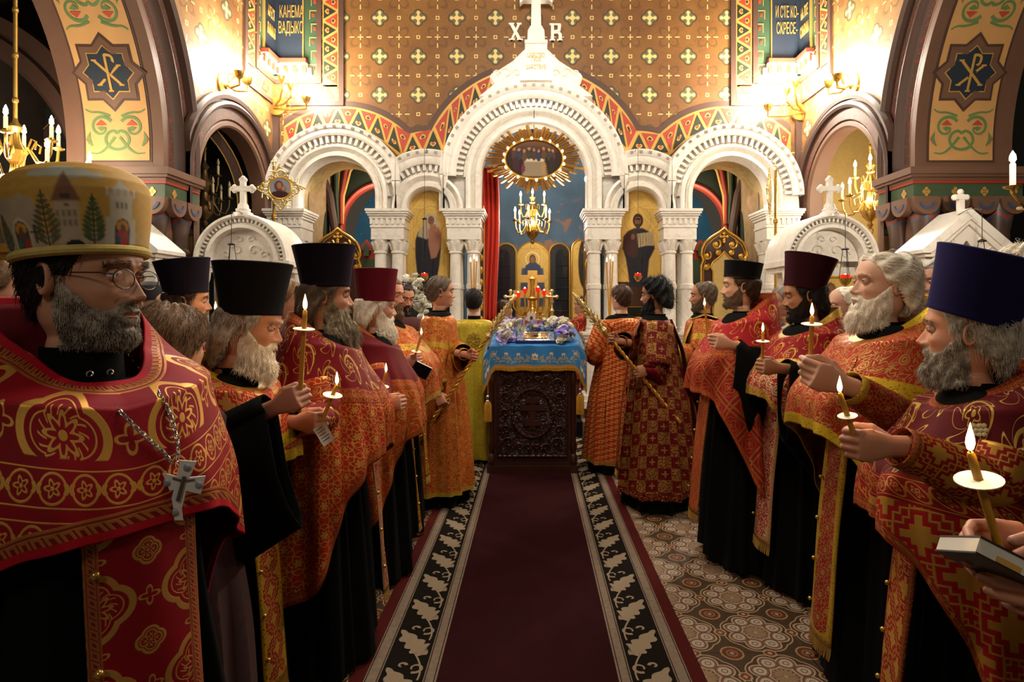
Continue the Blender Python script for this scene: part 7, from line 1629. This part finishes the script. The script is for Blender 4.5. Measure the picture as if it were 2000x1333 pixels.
mb = MB(); mb.tube([W @ Vector((-.012, .106, -.003)), W @ Vector((0, .110, .0)), W @ Vector((.012, .106, -.003))], .0011, 6); mb.build('bridge', plain('gunmetal', '4a443e', .3, .9), gl)
def surf(obj):
    ev = obj.evaluated_get(bpy.context.evaluated_depsgraph_get()); me = ev.to_mesh(); M = obj.parent.matrix_basis @ obj.matrix_basis
    t = BVHTree.FromPolygons([M @ v.co for v in me.vertices], [tuple(q.vertices) for q in me.polygons]); ev.to_mesh_clear(); return t
def onsurf(tree, px, py, back=.008):
    o = Vector((0, 0, CH)); d = (P(px, py, 1)-o).normalized(); h = tree.ray_cast(o, d)
    return (h[0]-d*back) if h[0] else None
def chain(tree, pxs, name, par, lr=.0052, mat=SILVER, wire=.0013, back=.008):
    pts = [onsurf(tree, x, y, back) for x, y in pxs]; pts = [q for q in pts if q]; path = []
    for a, b in zip(pts, pts[1:]): path += [a.lerp(b, k/12) for k in range(12)]
    path.append(pts[-1])
    for _ in range(4): path = [path[0]]+[(path[i-1]+path[i]*2+path[i+1])/4 for i in range(1, len(path)-1)]+[path[-1]]
    L = [0]
    for a, b in zip(path, path[1:]): L.append(L[-1]+(b-a).length)
    n = int(L[-1]/(lr*1.55)); mb = MB()
    for k in range(n):
        s = L[-1]*k/n; i = max(1, np.searchsorted(L, s)); i = min(i, len(path)-1); q = path[i-1].lerp(path[i], (s-L[i-1])/max(L[i]-L[i-1], 1e-6)); d = (path[i]-path[i-1]).normalized(); a = d.cross(Vector((0, 1, .3))).normalized(); b = a.cross(d)
        if k % 2: a, b = b, a
        mb.tube([q+d*lr*1.2*math.cos(t)+a*lr*.75*math.sin(t) for t in np.linspace(0, 2*PI, 9)[:-1]], wire, 5, closed=True)
    return mb.build(name, mat, par, kind='stuff')
def pcross(center, s, rz, tiltz, par, mat=SILVER):
    M = Matrix.Translation(center) @ Matrix.Rotation(R(rz), 4, 'Z') @ Matrix.Rotation(R(tiltz), 4, 'Y'); mb = MB(); fl = lambda pts: mb.prism([(x*s, z*s) for x, z in pts], -.003, .003, M)
    fl([(-.011, -.045), (-.019, -.066), (.019, -.066), (.011, -.045), (.010, -.012), (.036, -.017), (.036, .017), (.010, .012), (.014, .042), (-.014, .042), (-.010, .012), (-.036, .017), (-.036, -.017), (-.010, -.012)])
    c = mb.build('cross', plain('bright_silver', 'eeeae2', .3, .25, .1, 40), par)
    for dx, dz in ((-.027, 0), (.027, 0), (0, .03), (0, -.052)):
        mb = MB(); mb.ell(M @ Vector((dx*s, -.003, dz*s)), (.0075*s, .004, .0075*s), 12, 8); mb.build('stone', plain('grey_cabochon', '8f9094', .12), c)
    mb = MB(); mb.tube([M @ Vector((0, -.006, .014*s)), M @ Vector((0, -.007, -.03*s))], .0035*s, 6); mb.tube([M @ Vector((-.018*s, -.006, .010*s)), M @ Vector((0, -.006, .006*s)), M @ Vector((.018*s, -.006, .010*s))], .002*s, 6); mb.build('relief_figure', plain('pewter', '7a746a', .35, .8), c)
tr = surf(cp); pc = thing('pectoral_cross', 'silver pectoral cross with grey stones on a link chain over the medallion vestment', 'pectoral cross', onsurf(tr, 355, 945) or P(355, 945, .9))
chain(tr, [(140, 712), (175, 740), (230, 800), (280, 850), (320, 885), (338, 908)], 'chain_side', pc); chain(tr, [(250, 690), (275, 720), (310, 765), (335, 815), (348, 870), (346, 905)], 'chain_side', pc)
pcross(onsurf(tr, 355, 945, .012) or P(355, 945, .9), 1.02, 36, 14, pc)
# ---- second on the left, leaning with a candle
hd = P(492, 634, 2.12); off = (-.13, .0); at = P(586, 775, 1.90)
a_ = hold(hd, off, -95, at, (.80, -.25, .35), (.02, -.1, 1), 'r', 'grip', el=(.24, .02, 1.02))
root, H, wr, ns = priest('person with grey beard and black tall hat bending over a lit candle', hd, -95, BR_['l2'], BR_['l2s'], hyaw=-80, off=off, pitch=-10, skin=SK['ruddy'], hair=HR['salt'], beard=HR['white'], beardL=.045, beardW=1.5, fine=1.4, hat=dict(mat=VEL['black'], tip=8, h=.185), hairlen=.05, fr=1.2, seed=2, lidlow=4, gaze=(0, -6),
    arms={'r': a_}, slv=(('r', .36, 1.05, .22),), cap=dict(back=.09, hem=(1.12, .85, .30), yoke=(.25, .36), bump=.10, bumpz=1.15, seed=None) if False else dict(back=.085, hem=(1.10, .86, .30), yoke=(.22, .36), bump=.08, bumpz=1.16, lean=.10, br=.5), stl=dict(z1=.24, wid=.15, x=.02, y0=.18), cas=dict(lean=.08), beardN=2600)
candle('tall beeswax candle with paper guard held up by the bending grey-bearded priest', at, P(596, 606, 1.88), .05, .0075, .78, 1.0, .033, 1.15)
# ---- third, behind: purple hat
hd = P(368, 588, 3.15)
priest('person in dark purple hat with brown beard and gold-flowered red vestment, behind', hd, -75, BR_['l3'], hyaw=-66, skin=SK['tan'], hair=HR['brown'], beard=HR['greybrown'], beardL=.035, hat=dict(mat=VEL['purple'], h=.185, tip=7), hairlen=.03, seed=3, arms={'l': hold(hd, (0, 0), -95, P(415, 660, 3.1), (.8, -.2, .2), (0, 0, 1), 'l')})
candle('lit candle beside the brown-bearded priest, mostly hidden by the black hat', P(419, 660, 3.05), P(421, 606, 3.05), .05, power=.6)
# ---- fourth: purple-black hat, big beard, embroidered yoke
hd = P(640, 577, 2.62); at = P(628, 825, 2.14)
a_ = hold(hd, (-.02, 0), -82, at, (.85, -.35, .05), (.1, 0, 1), 'r', 'grip', el=(.26, .06, 1.08))
root4, H4, wr4, ns4 = priest('person with bushy grey-brown beard, purple-black hat and flower-embroidered red yoke', hd, -82, BR_['l4'], BR_['r3s'], cuffm=BR_['l4'], hyaw=-71, off=(-.03, 0), skin=SK['ruddy'], hair=HR['greybrown'], beard=hairmat('beard_mix', 'a89a80', '5c4a34'), beardL=.065, beardW=2.6, fine=1.3, hat=dict(mat=VEL['purple'], tip=2, r1=.128), hairlen=.04, fr=1.5, seed=4, beardN=4200, bspread=.35,
    arms={'r': a_}, cap=dict(back=.10, hem=(.92, .40, .25), yoke=(.27, .40), bumpr=.5, bump=.10, bumpz=1.08, fold=.016), stl=dict(z1=.27, wid=.13, x=-.02, y0=.20))
candle('beeswax candle with paper guard beside a white note, held over orange vestment', at, P(658, 752, 2.12), .05, .0075, .72, .8, .034, 1.05)
nt = thing('paper_note', 'small white printed paper note held with the candle', 'paper', P(632, 850, 2.12)); M = Matrix.Translation(P(634, 848, 2.09)) @ Matrix.Rotation(R(-35), 4, 'Y'); mb = MB()
mb.grid([[M @ Vector((.024*u, -.006*u*u+.004*math.sin(v*2), .036*v)) for u in np.linspace(-1, 1, 6)] for v in np.linspace(-1, 1, 8)]); mb.build('sheet', WHITE, nt); mb = MB()
for k in range(5): mb.box(-.017, .012+.004*(k % 2), -.0085, -.0075, .024-k*.011, .026-k*.011, M)
mb.build('print_lines', lead, nt, kind='stuff')
# ---- fifth: red hat
hd = P(737, 600, 3.42); at = P(739, 790, 2.98)
a_ = hold(hd, (-.02, 0), -95, at, (.85, -.3, .1), (.15, 0, 1), 'r', 'grip', el=(.26, .06, 1.08))
priest('person in crimson hat with white beard and plain dark red yoke', hd, -80, BR_['l5'], BR_['l2s'], cuffm=BR_['l5'], hyaw=-66, off=(-.03, 0), skin=SK['ruddy'], hair=HR['white'], beard=HR['white'], beardL=.05, beardW=1.8, hat=dict(mat=VEL['red'], tip=0, r1=.118, r0=.10), hairlen=.04, fr=1.3, seed=5, beardN=2200,
    arms={'r': a_}, cap=dict(back=.10, hem=(.90, .40, .22), yoke=(.28, .42), bumpr=.6, bump=.11, bumpz=1.08, fold=.015), stl=dict(z1=.30, wid=.12, y0=.20))
candle('beeswax candle with paper guard held before the crimson-hatted priest', at, P(754, 727, 2.96), .06, .0075, .55, .6, .032)
# ---- sixth and seventh, partly hidden
hd = P(762, 578, 4.0); at = P(808, 705, 3.75)
a_ = hold(hd, (-.02, 0), -95, at, (.85, -.2, .2), (.1, 0, 1), 'r', 'grip', el=(.26, .06, 1.12))
priest('person with short red-brown beard in orange damask, behind the crimson hat', hd, -90, BR_['l6'], BR_['l2s'], hyaw=-112, off=(-.02, 0), skin=SK['ruddy'], hair=HR['light'], beard=HR['light'], beardL=.03, seed=6, arms={'r': a_}, cap=dict(hem=(.95, .55, .30), bump=.14), stl=dict(z1=.40, wid=.12, y0=.2))
candle('lower of the two lit candles in front of the grey-haired deacon', at, P(823, 654, 3.72), .05, .0075, .35, .5)
bk = thing('service_book', 'small black book with white pages held before the orange deacon', 'book', P(822, 725, 3.7)); M = Matrix.Translation(P(822, 724, 3.7)) @ Matrix.Rotation(R(30), 4, 'Y') @ Matrix.Rotation(R(25), 4, 'Z'); mb = MB(); mb.box(-.055, .055, -.012, .012, -.04, .04, M); mb.build('cover', BLACKCLOTH, bk); mb = MB(); mb.box(-.05, .058, -.009, .009, -.036, .043, M); mb.build('pages', WHITE, bk)
hd = P(789, 582, 5.0)
root, H, wr, ns = person('person with dark hair and beard glancing down in a dark red robe', hd, -150, -140, pitch=-12, skin=SK['ruddy'], hair=HR['dark'], beard=HR['dark'], beardL=.035, seed=7, beardN=1300, fine=.8, arms={'l': hold(hd, (0, 0), -150, P(826, 660, 4.7), (.7, -.5, .2), (0, 0, 1), 'l')})
robe(root, 'robe', plain('dark_red_cloth', '4a0f12', .8), S=ns); stole(root, 'orange_panel', BR_['l6'], [(.1, .16, 1.35), (.1, .19, 1.0), (.1, .22, .5)], .18, False, S=ns); stole(root, 'orange_panel', BR_['l6'], [(-.1, .16, 1.35), (-.1, .19, 1.0), (-.1, .22, .5)], .18, False, S=ns)
candle('upper of the two lit candles in front of the grey-haired deacon', P(824, 660, 4.66), P(827, 628, 4.66), .06, power=.5)
# ---- deacons and servers
def deacon(label, head, yaw, mat, hyaw=None, off=(0, 0), arms=None, z1=.16, low=(.36, .27, .30), orar=None, slr=(.105, .095, .075), yl=.2, black=True, **kw):
    root, H, wr, ns = person(label, head, yaw, hyaw, arms=arms, bodyoff=off, **kw); s = kw.get('seed', 0)
    robe(root, 'sticharion', mat, S=ns, z0=1.445, r0=(.082, .085), z1=z1, low=low, sh=(.225, .135, .145), fold=.018, seed=s, yl=yl)
    if black: robe(root, 'cassock', BLACKCLOTH, S=ns, z1=.02, low=(low[0]-.05, low[1]-.04, low[2]-.04), sh=(.20, .11, .12), seed=s+1, nt=20)
    collar(root, H, ns)
    for key in wr:
        _, sh, el, wp = wr[key]; d = (wp-el).normalized(); sleeve(root, 'sleeve', mat, [sh+Vector((0, 0, -.01)), el, wp-d*.05], slr, drop=[.0, .03, .06], seed=s); sleeve(root, 'cuff', orar or mat, [el.lerp(wp, .3), wp], [.055, .041])
    if orar:
        stole(root, 'orarion', orar, [(-.10, .10, 1.43), (-.13, .175, 1.25), (-.14, .24, .8), (-.14, .30, .35)], .11, True, S=ns); stole(root, 'orarion', orar, [(-.12, -.10, 1.44), (-.15, -.19, 1.25), (-.15, -.25, .8), (-.15, -.31, .40)], .11, True, S=ns, nrm=(0, -1, 0)); stole(root, 'orarion', orar, [(-.10, .11, 1.43), (-.115, .0, 1.475), (-.12, -.11, 1.44)], .11, False, S=ns, nrm=(0, 0, 1))
    return root, H, wr, ns
ST1 = (P(818, 862, 4.42), P(1006, 578, 4.42)); ST2 = (P(1326, 824, 4.35), P(1118, 572, 4.35))
def along(s, px): t = (px-(1040+s[0].x*F/s[0].y))/((s[1].x-s[0].x)*F/s[0].y); return s[0].lerp(s[1], t)
def staff(s, label):
    a, b = s; d = b-a; L = d.length; q = d.to_track_quat('Z', 'Y'); t = thing('processional_staff', label, 'staff', a, rot=q.to_euler()); hL = .36
    prof = []; n = 150; mb = MB()
    for k in range(2): mb.tube([(.0065*math.cos(z*70+k*PI), .0065*math.sin(z*70+k*PI), z) for z in np.linspace(0, L-hL, 220)], .0085, 7)
    mb.build('twisted_shaft', GOLD, t, local=True); mb = MB(); mb.lathe([(.0, -.02), (.012, -.012), (.014, 0), (.01, .01)], 12); mb.build('tip_cap', GOLD, t, local=True)
    mb = MB(); mb.lathe([(.018, L-hL-.02), (.026, L-hL), (.018, L-hL+.02), (.016, L-hL+.04)], 14)
    for k in range(9):
        z = L-hL+.03+k*.032; rr = .036-.003*k if k > 2 else .026+.004*k
        for j in range(6):
            a_ = 2*PI*j/6+k*.5; e = Vector((math.cos(a_), math.sin(a_), 0)); mb.tube([e*.012+Vector((0, 0, z)), e*rr+Vector((0, 0, z+.012)), e*(rr+.008)+Vector((0, 0, z+.028)), e*(rr-.004)+Vector((0, 0, z+.022))], [.007, .006, .004, .003], 6)
    mb.lathe([(.014, L-hL), (.02, L-hL+.1), (.018, L-.1), (.014, L-.05), (.004, L), (0, L+.005)], 12); mb.build('leafy_head', PALEGOLD, t, local=True); return t
staff(ST1, 'twisted golden processional staff with leafy head held by the grey-haired deacon'); staff(ST2, 'twisted golden processional staff with leafy head held by the curly-haired deacon')
hd = P(862, 570, 4.72); dS = (ST1[1]-ST1[0]).normalized()
h1 = hold(hd, (-.02, .02), -84, along(ST1, 928), (.75, -.35, -.1), dS, 'r', 'grip', el=(.27, .04, 1.16)); h2 = hold(hd, (-.02, .02), -84, along(ST1, 868), (.15, -.45, -.75), dS, 'r', 'grip')
deacon('person with grey hair in orange scroll brocade, holding a golden staff, left', hd, -84, BR_['l8'], hyaw=-74, off=(-.02, .02), skin=SK['ruddy'], hair=HR['greybrown'], stub=0, seed=8, orar=BR_['yel'] if False else None, z1=.11, yl=.30,
    arms={'l': dict(hold(hd, (-.02, .02), -84, along(ST1, 928), (.8, -.35, -.1), dS, 'l', 'grip', el=(-.25, .08, 1.16))), 'r': dict(hold(hd, (-.02, .02), -84, along(ST1, 866), (.35, -.35, -.8), dS, 'r', 'grip', el=(.27, -.03, 1.12)))})
hd = P(926, 588, 6.0)
root, H, wr, ns = deacon('person with dark combed hair in a yellow robe, seen from behind', hd, 4, BR_['l9'], hyaw=-2, skin=SK['pale'], hair=HR['dark'], seed=9, z1=.04, black=False, fine=.9, arms={'l': dict(el=(-.27, .02, 1.10), wr=(-.16, .24, 1.0)), 'r': dict(el=(.27, .02, 1.10), wr=(.16, .24, 1.0))})
mb = MB(); M = Matrix.Translation((0, -.175*ns, 1.24*ns)) @ Matrix.Rotation(R(-6), 4, 'X')
for k in range(8): a = 2*PI*k/8; mb.tube([M @ Vector((.045*math.cos(a)+.022*math.cos(t), -.003, .045*math.sin(a)+.022*math.sin(t))) for t in np.linspace(0, 2*PI, 12)[:-1]], .004, 5, closed=True)
mb.build('back_emblem', plain('emblem_thread', 'a8822c', .5, .3), root, local=True)
hd = P(1278, 576, 4.62); dS = (ST2[1]-ST2[0]).normalized()
root, H, wr, ns = deacon('person with black curly hair and beard in maroon squares brocade, holding a golden staff', hd, 86, BR_['r5'], hyaw=64, skin=SK['tan'], hair=HR['black'], hairstyle='curly', fr=2.0, hairlen=.02, beard=HR['black'], beardL=.04, beardW=2.0, seed=10, low=(.36, .28, .31), z1=.12, orar=BR_['yel'] if False else BR_['r6'] if False else None,
    arms={'r': hold(hd, (0, 0), 86, along(ST2, 1192), (-.8, -.3, .15), dS, 'r', 'grip', el=(.28, .06, 1.18)), 'l': hold(hd, (0, 0), 86, along(ST2, 1247), (-.8, -.25, -.1), dS, 'l', 'grip', el=(-.27, .02, 1.08))})
stole(root, 'orarion', BR_['r5'], [(-.10, .12, 1.45), (-.14, .20, 1.25), (-.15, .27, .8), (-.15, .31, .30)], .12, True, S=ns)
stole(root, 'back_stole', plain('maroon_lining', '5a1016', .8), [(-.05, -.12, 1.44), (-.05, -.22, 1.2), (-.06, -.30, .7), (-.06, -.36, .13)], .16, False, S=ns, nrm=(0, -1, 0))
hd = P(1212, 582, 5.6)
deacon('person with short brown hair in orange key-pattern robe, seen from behind', hd, 30, BR_['r6'], hyaw=36, skin=SK['pale'], hair=HR['brown'], seed=11, z1=.10, fine=.9, arms={'r': dict(el=(.27, .06, 1.12), wr=(.10, .26, 1.12)), 'l': dict(el=(-.27, .04, 1.10), wr=(-.10, .26, 1.10))})
hd = P(1372, 578, 5.05); at = P(1383, 655, 4.9)
deacon('person with thin receding hair and stubble in orange brocade, behind the curly-haired deacon', hd, 84, BR_['r7'], hyaw=76, skin=SK['tan'], hair=HR['greybrown'], bald=.5, beard=HR['greybrown'], beardL=.012, seed=12, z1=.30, fine=.9, orar=BR_['l6'], arms={'l': dict(el=(-.26, .06, 1.12), wr=(-.12, .25, 1.15))})
# ---- right row
hd = P(1445, 560, 3.6); at = P(1383, 655, 3.38)
a_ = hold(hd, (.02, 0), 92, at, (-.85, -.2, .2), (-.05, 0, 1), 'l', 'pinch', el=(-.26, .05, 1.16))
priest('person in low black cap with trimmed beard, embroidered red yoke and lattice vestment', hd, 92, BR_['r4'], BR_['r4s'], hyaw=75, pitch=3, off=(.03, 0), skin=SK['pale'], hair=HR['brown'], beard=HR['greybrown'], beardL=.012, hat=dict(mat=VEL['black'], h=.10, r0=.099, r1=.108, tip=4, z=.05), seed=13, arms={'l': a_}, slv=(('l', .34),),
    cap=dict(back=.13, hem=(1.0, .45, .30), yoke=(.26, .46), bump=.10, br=.9, fold=.016), stl=dict(z1=.30, wid=.17, y0=.22, x=-.03, slope=.11), beardN=1500)
candle('thin lit candle pinched by the priest in the low black cap', at, P(1376, 598, 3.36), .02, .006, None, .5)
hd = P(1568, 577, 3.25); at = P(1489, 716, 2.95)
a_ = hold(hd, (.03, 0), 94, at, (-.85, -.2, .1), (0, 0, 1), 'l', 'grip', el=(-.26, .05, 1.08))
root, H, wr, ns = priest('person with dark goatee in maroon tall hat, red and silver damask vestment', hd, 94, BR_['r3'], BR_['r3s'], hyaw=77, pitch=-6, off=(.03, 0), skin=SK['tan'], hair=HR['dark'], beard=HR['dark'], beardL=.02, beardW=.8, hat=dict(mat=VEL['maroon'], tip=18, r1=.130), hairlen=.03, seed=14, lidlow=10, fine=1.2,
    arms={'l': a_}, slv=(('l', .40),), cap=dict(back=.11, hem=(1.08, .50, .30), yoke=(.22, .40), bump=.13, br=.75, bumpz=1.14), stl=dict(z1=.27, wid=.19, y0=.20, x=-.02), beardN=1500)
candle('beeswax candle with paper guard held by the goateed priest in the maroon hat', at, P(1490, 648, 2.93), .04, .0075, .72, .7, .032)
hd = P(1722, 556, 2.38); at = P(1583, 700, 2.05)
a_ = hold(hd, (.06, 0), 90, at, (-.92, -.1, .30), (.25, -.2, .95), 'l', 'pinch', el=(-.26, .06, 1.08), size=1.12)
root2, H2, wr2, ns2 = priest('person with swept-back white hair and white beard in orange swirl vestment', hd, 90, BR_['r2'], BR_['r2s'], hyaw=88, pitch=8, off=(.05, 0), skin=SK['pale'], hair=HR['white'], beard=HR['white'], beardL=.04, beardW=1.4, hairstyle='back', fr=1.3, bald=.12, hairlen=.02, seed=15, fine=1.5, jaw=.006, nose=.95, hs=1.08,
    arms={'l': a_}, cap=dict(back=.13, hem=(1.05, .48, .30), yoke=(.24, .50), bump=.15, br=.8, bumpz=1.15, sh=.25), stl=dict(z1=.20, wid=.17, y0=.21), beardN=2600, hairN=2600, eye='5a6a70', cas=dict(low=(.33, .26, .30)))
candle('beeswax candle with paper guard pinched by the white-haired priest', at, P(1586, 617, 2.03), .02, .0075, .80, .8, .034)
chain(surf([o for o in root2.children if o.name.startswith('phelonion')][0]), [(1690, 665), (1672, 700), (1655, 740)], 'cross_chain', root2, .004, BRASS, .001)
hd = P(1885, 645, 1.75); at = P(1674, 868, 1.55)
a_ = hold(hd, (.05, 0), 74, at, (-.9, -.15, .05), (-.2, 0, 1), 'l', 'grip', el=(-.22, .06, 1.05))
root1, H1, wr1, ns1 = priest('person with grey beard in violet-blue tall hat and stepped-cross vestment, front right', hd, 74, BR_['r1'], BR_['r1s'], hyaw=50, pitch=2, roll=0, off=(.05, .0), skin=SK['ruddy'], hair=HR['salt'], beard=hairmat('silver_beard', 'b5ab9c', '6f6455'), beardL=.022, beardW=2.4, hairlen=.01, fr=.6, seed=16, fine=1.6, beardN=3600, hs=1.05,
    hat=dict(mat=VEL['blue'], tip=16, r0=.101, r1=.130, h=.185), arms={'l': a_}, cap=dict(back=.10, hem=(1.0, .45, .25), yoke=(.30, .44), bump=.13, br=.7, bumpz=1.12, na=220, nt=100), stl=dict(z1=.12, wid=.19, y0=.21, x=-.03), nose=1.15)
candle('beeswax candle with paper guard held by the priest in the violet-blue hat', at, P(1640, 768, 1.53), .05, .0070, .55, .8, .024)
# embroidered vine on his yoke
t1 = surf([o for o in root1.children if o.name.startswith('phelonion')][0])
def sewn(tree, px, name, mat, par, back=.004, w=None, closed=True, rad=.0035):
    pts = [onsurf(tree, x, y, back) for x, y in px]
    if any(q is None for q in pts): return
    mb = MB()
    if closed: mb.add([onsurf(tree, sum(x for x, y in px)/len(px), sum(y for x, y in px)/len(px), back+.004) or pts[0]]+pts, [(0, i+1, (i+1) % len(pts)+1) for i in range(len(pts))]); mb.tube(pts, rad*.5, 5, closed=True)
    else: mb.tube(pts, rad, 6)
    o = mb.build(name, mat, None); o.parent = par; o.matrix_parent_inverse = par.matrix_basis.inverted()
THREAD = plain('gold_thread', 'd2ab52', .4, .5, .3, 120, .3); THREADL = plain('pale_thread', 'cdbb8a', .5, .3, .3, 120, .3)
def leafpx(cx, cy, s, rot=0): return [(cx+s*(.55+.45*abs(math.cos(2.5*a)))*math.cos(a+rot), cy+s*(.55+.45*abs(math.cos(2.5*a)))*math.sin(a+rot)*.85) for a in np.linspace(0, 2*PI, 31)[:-1]]
for cx_, cy_, s_ in ((1908, 745, 9), (1912, 832, 10), (1992, 880, 8)):
    for k in range(9):
        x, y = cx_+(k % 3-1)*s_+(k//3 % 2)*s_*.4, cy_+(k//3)*s_*.85; sewn(t1, [(x+s_*.45*math.cos(a), y+s_*.36*math.sin(a)) for a in np.linspace(0, 2*PI, 9)[:-1]], 'embroidered_grape', THREADL, root1)
# flowers and stems sewn on the fourth priest's yoke are woven in; hand with candle and book at the right edge
hd = P(2560, 610, .76); at = P(1958, 1092, .86)
a_ = hold(hd, (.02, .0), 82, at, (-.85, .25, .15), (-.22, -.1, .95), 'r', 'hold', el=(.27, .0, .98)); a2 = hold(hd, (.02, .0), 82, P(2010, 1140, .84), (-.8, -.2, -.05), (-.3, .0, .9), 'l', 'hold', el=(-.26, -.05, 1.0))
root, H, wr, ns = priest('person at the right edge, only a hand with candle and book in view', hd, 82, BLACKCLOTH, skin=SK['ruddy'], hair=HR['grey'], beard=HR['grey'], seed=17, fine=.8, bare=True, off=(.02, .0), arms={'r': a_, 'l': a2}, slv=(('r', .36), ('l', .2)), cap=dict(hem=(1.1, .6, .3), bump=.02))
candle('large beeswax candle with paper guard at the lower right, nearest of all', at, P(1895, 884, .84), .06, .0060, .74, .8, .030, .95)
bk = thing('prayer_book', 'small dark prayer book with white page edges, held at right edge', 'book', P(1960, 1110, .84)); M = Matrix.Translation(P(1948, 1104, .83)) @ Matrix.Rotation(R(27), 4, 'Y') @ Matrix.Rotation(R(-14), 4, 'Z') @ Matrix.Rotation(R(-16), 4, 'X')
mb = MB(); mb.box(-.055, .075, -.05, .05, .010, .0125, M); mb.box(-.055, .075, -.05, .05, -.0125, -.010, M); mb.box(.073, .076, -.05, .05, -.0125, .0125, M); mb.build('cover', plain('dark_leather', '1c100c', .45), bk); mb = MB(); mb.box(-.0545, .073, -.048, .048, -.010, .010, M); mb.build('pages', plain('page_edges', 'cfc8b8', .7), bk); mb = MB(); mb.box(-.03, .0, -.0515, -.050, -.010, -.002, M); mb.build('ribbon', GOLDPAINT, bk)
# ---- onlookers behind
def onlooker(label, hd, yaw, robe_c, **kw):
    root, H, wr, ns = person(label, hd, yaw, fine=.8, **kw); robe(root, 'coat', plain('coat_'+robe_c, robe_c, .85), S=ns, na=48, nt=24); return root, H, ns
onlooker('person with grey hair between the white-haired priest and the violet-blue hat', P(1835, 552, 3.3), 95, '3a3a40', skin=SK['mid'], hair=HR['grey'], seed=20)
onlooker('person with bald pale head behind the goateed priest', P(1648, 598, 3.7), 90, '4a3a30', skin=SK['pale'], hair=HR['white'], bald=.8, seed=21)
onlooker('person with pale tousled hair at the right edge behind the violet-blue hat', P(1993, 530, 2.9), 100, '50453c', skin=SK['pale'], hair=HR['white'], hairstyle='curly', fr=1.6, seed=22)
r_, H_, n_ = onlooker('person in white and gold vestment hidden behind the goateed priest', P(1530, 590, 4.6), 90, '2a2a2a', skin=SK['mid'], hair=HR['grey'], seed=23); cape(r_, BR_['white'], S=n_, hem=(.9, .5, .3), seed=23, na=80, nt=40)
r_, H_, n_ = onlooker('person in a dark patterned cap between mitre and purple hat', P(298, 592, 3.8), -95, '6a5040', skin=SK['pale'], seed=24); mb = MB(); mb.lathe([(.095, .02), (.097, .06), (.085, .11), (.04, .135), (0, .138)], 24); o = mb.build('cap', plain('dark_cap', '15120f', .8), r_, local=True); o.matrix_basis = H_ @ Matrix.Translation((0, -.01, 0))
onlooker('person with long brown hair, head low between mitre and black hat', P(338, 675, 1.85), -15, '3a1c18', skin=SK['pale'], hair=HR['light'], hairlen=.16, fr=1.9, hairN=3500, seed=25)
onlooker('person with dark blond hair glimpsed at the far left edge', P(6, 565, 2.6), -60, '2e2a28', skin=SK['mid'], hair=HR['light'], seed=26)
onlooker('person with brown hair glimpsed behind the bushy-bearded priest', P(566, 588, 3.7), -90, '3a2c26', skin=SK['mid'], hair=HR['blond'], seed=27)
hd = P(1135, 596, 8.1); r_, H_, w_, n_ = person('person in red vestment standing inside the altar, right', hd, 70, skin=SK['pale'], hair=HR['brown'], seed=28, fine=.7); r_.location.z = 0; cape(r_, BR_['r4'], S=n_, hem=(.9, .6, .5), seed=28, na=80, nt=40); robe(r_, 'cassock', plain('red_underrobe', '6a1412', .8), S=n_, na=48, nt=20, z1=.32)
hd = P(985, 604, 8.1); r_, H_, w_, n_ = person('person in orange vestment inside the altar, behind the curtain', hd, -60, skin=SK['pale'], hair=HR['brown'], seed=29, fine=.7); cape(r_, BR_['l6'], S=n_, hem=(.9, .6, .5), seed=29, na=80, nt=40); robe(r_, 'cassock', plain('red_underrobe', '6a1412', .8), S=n_, na=48, nt=20, z1=.32)
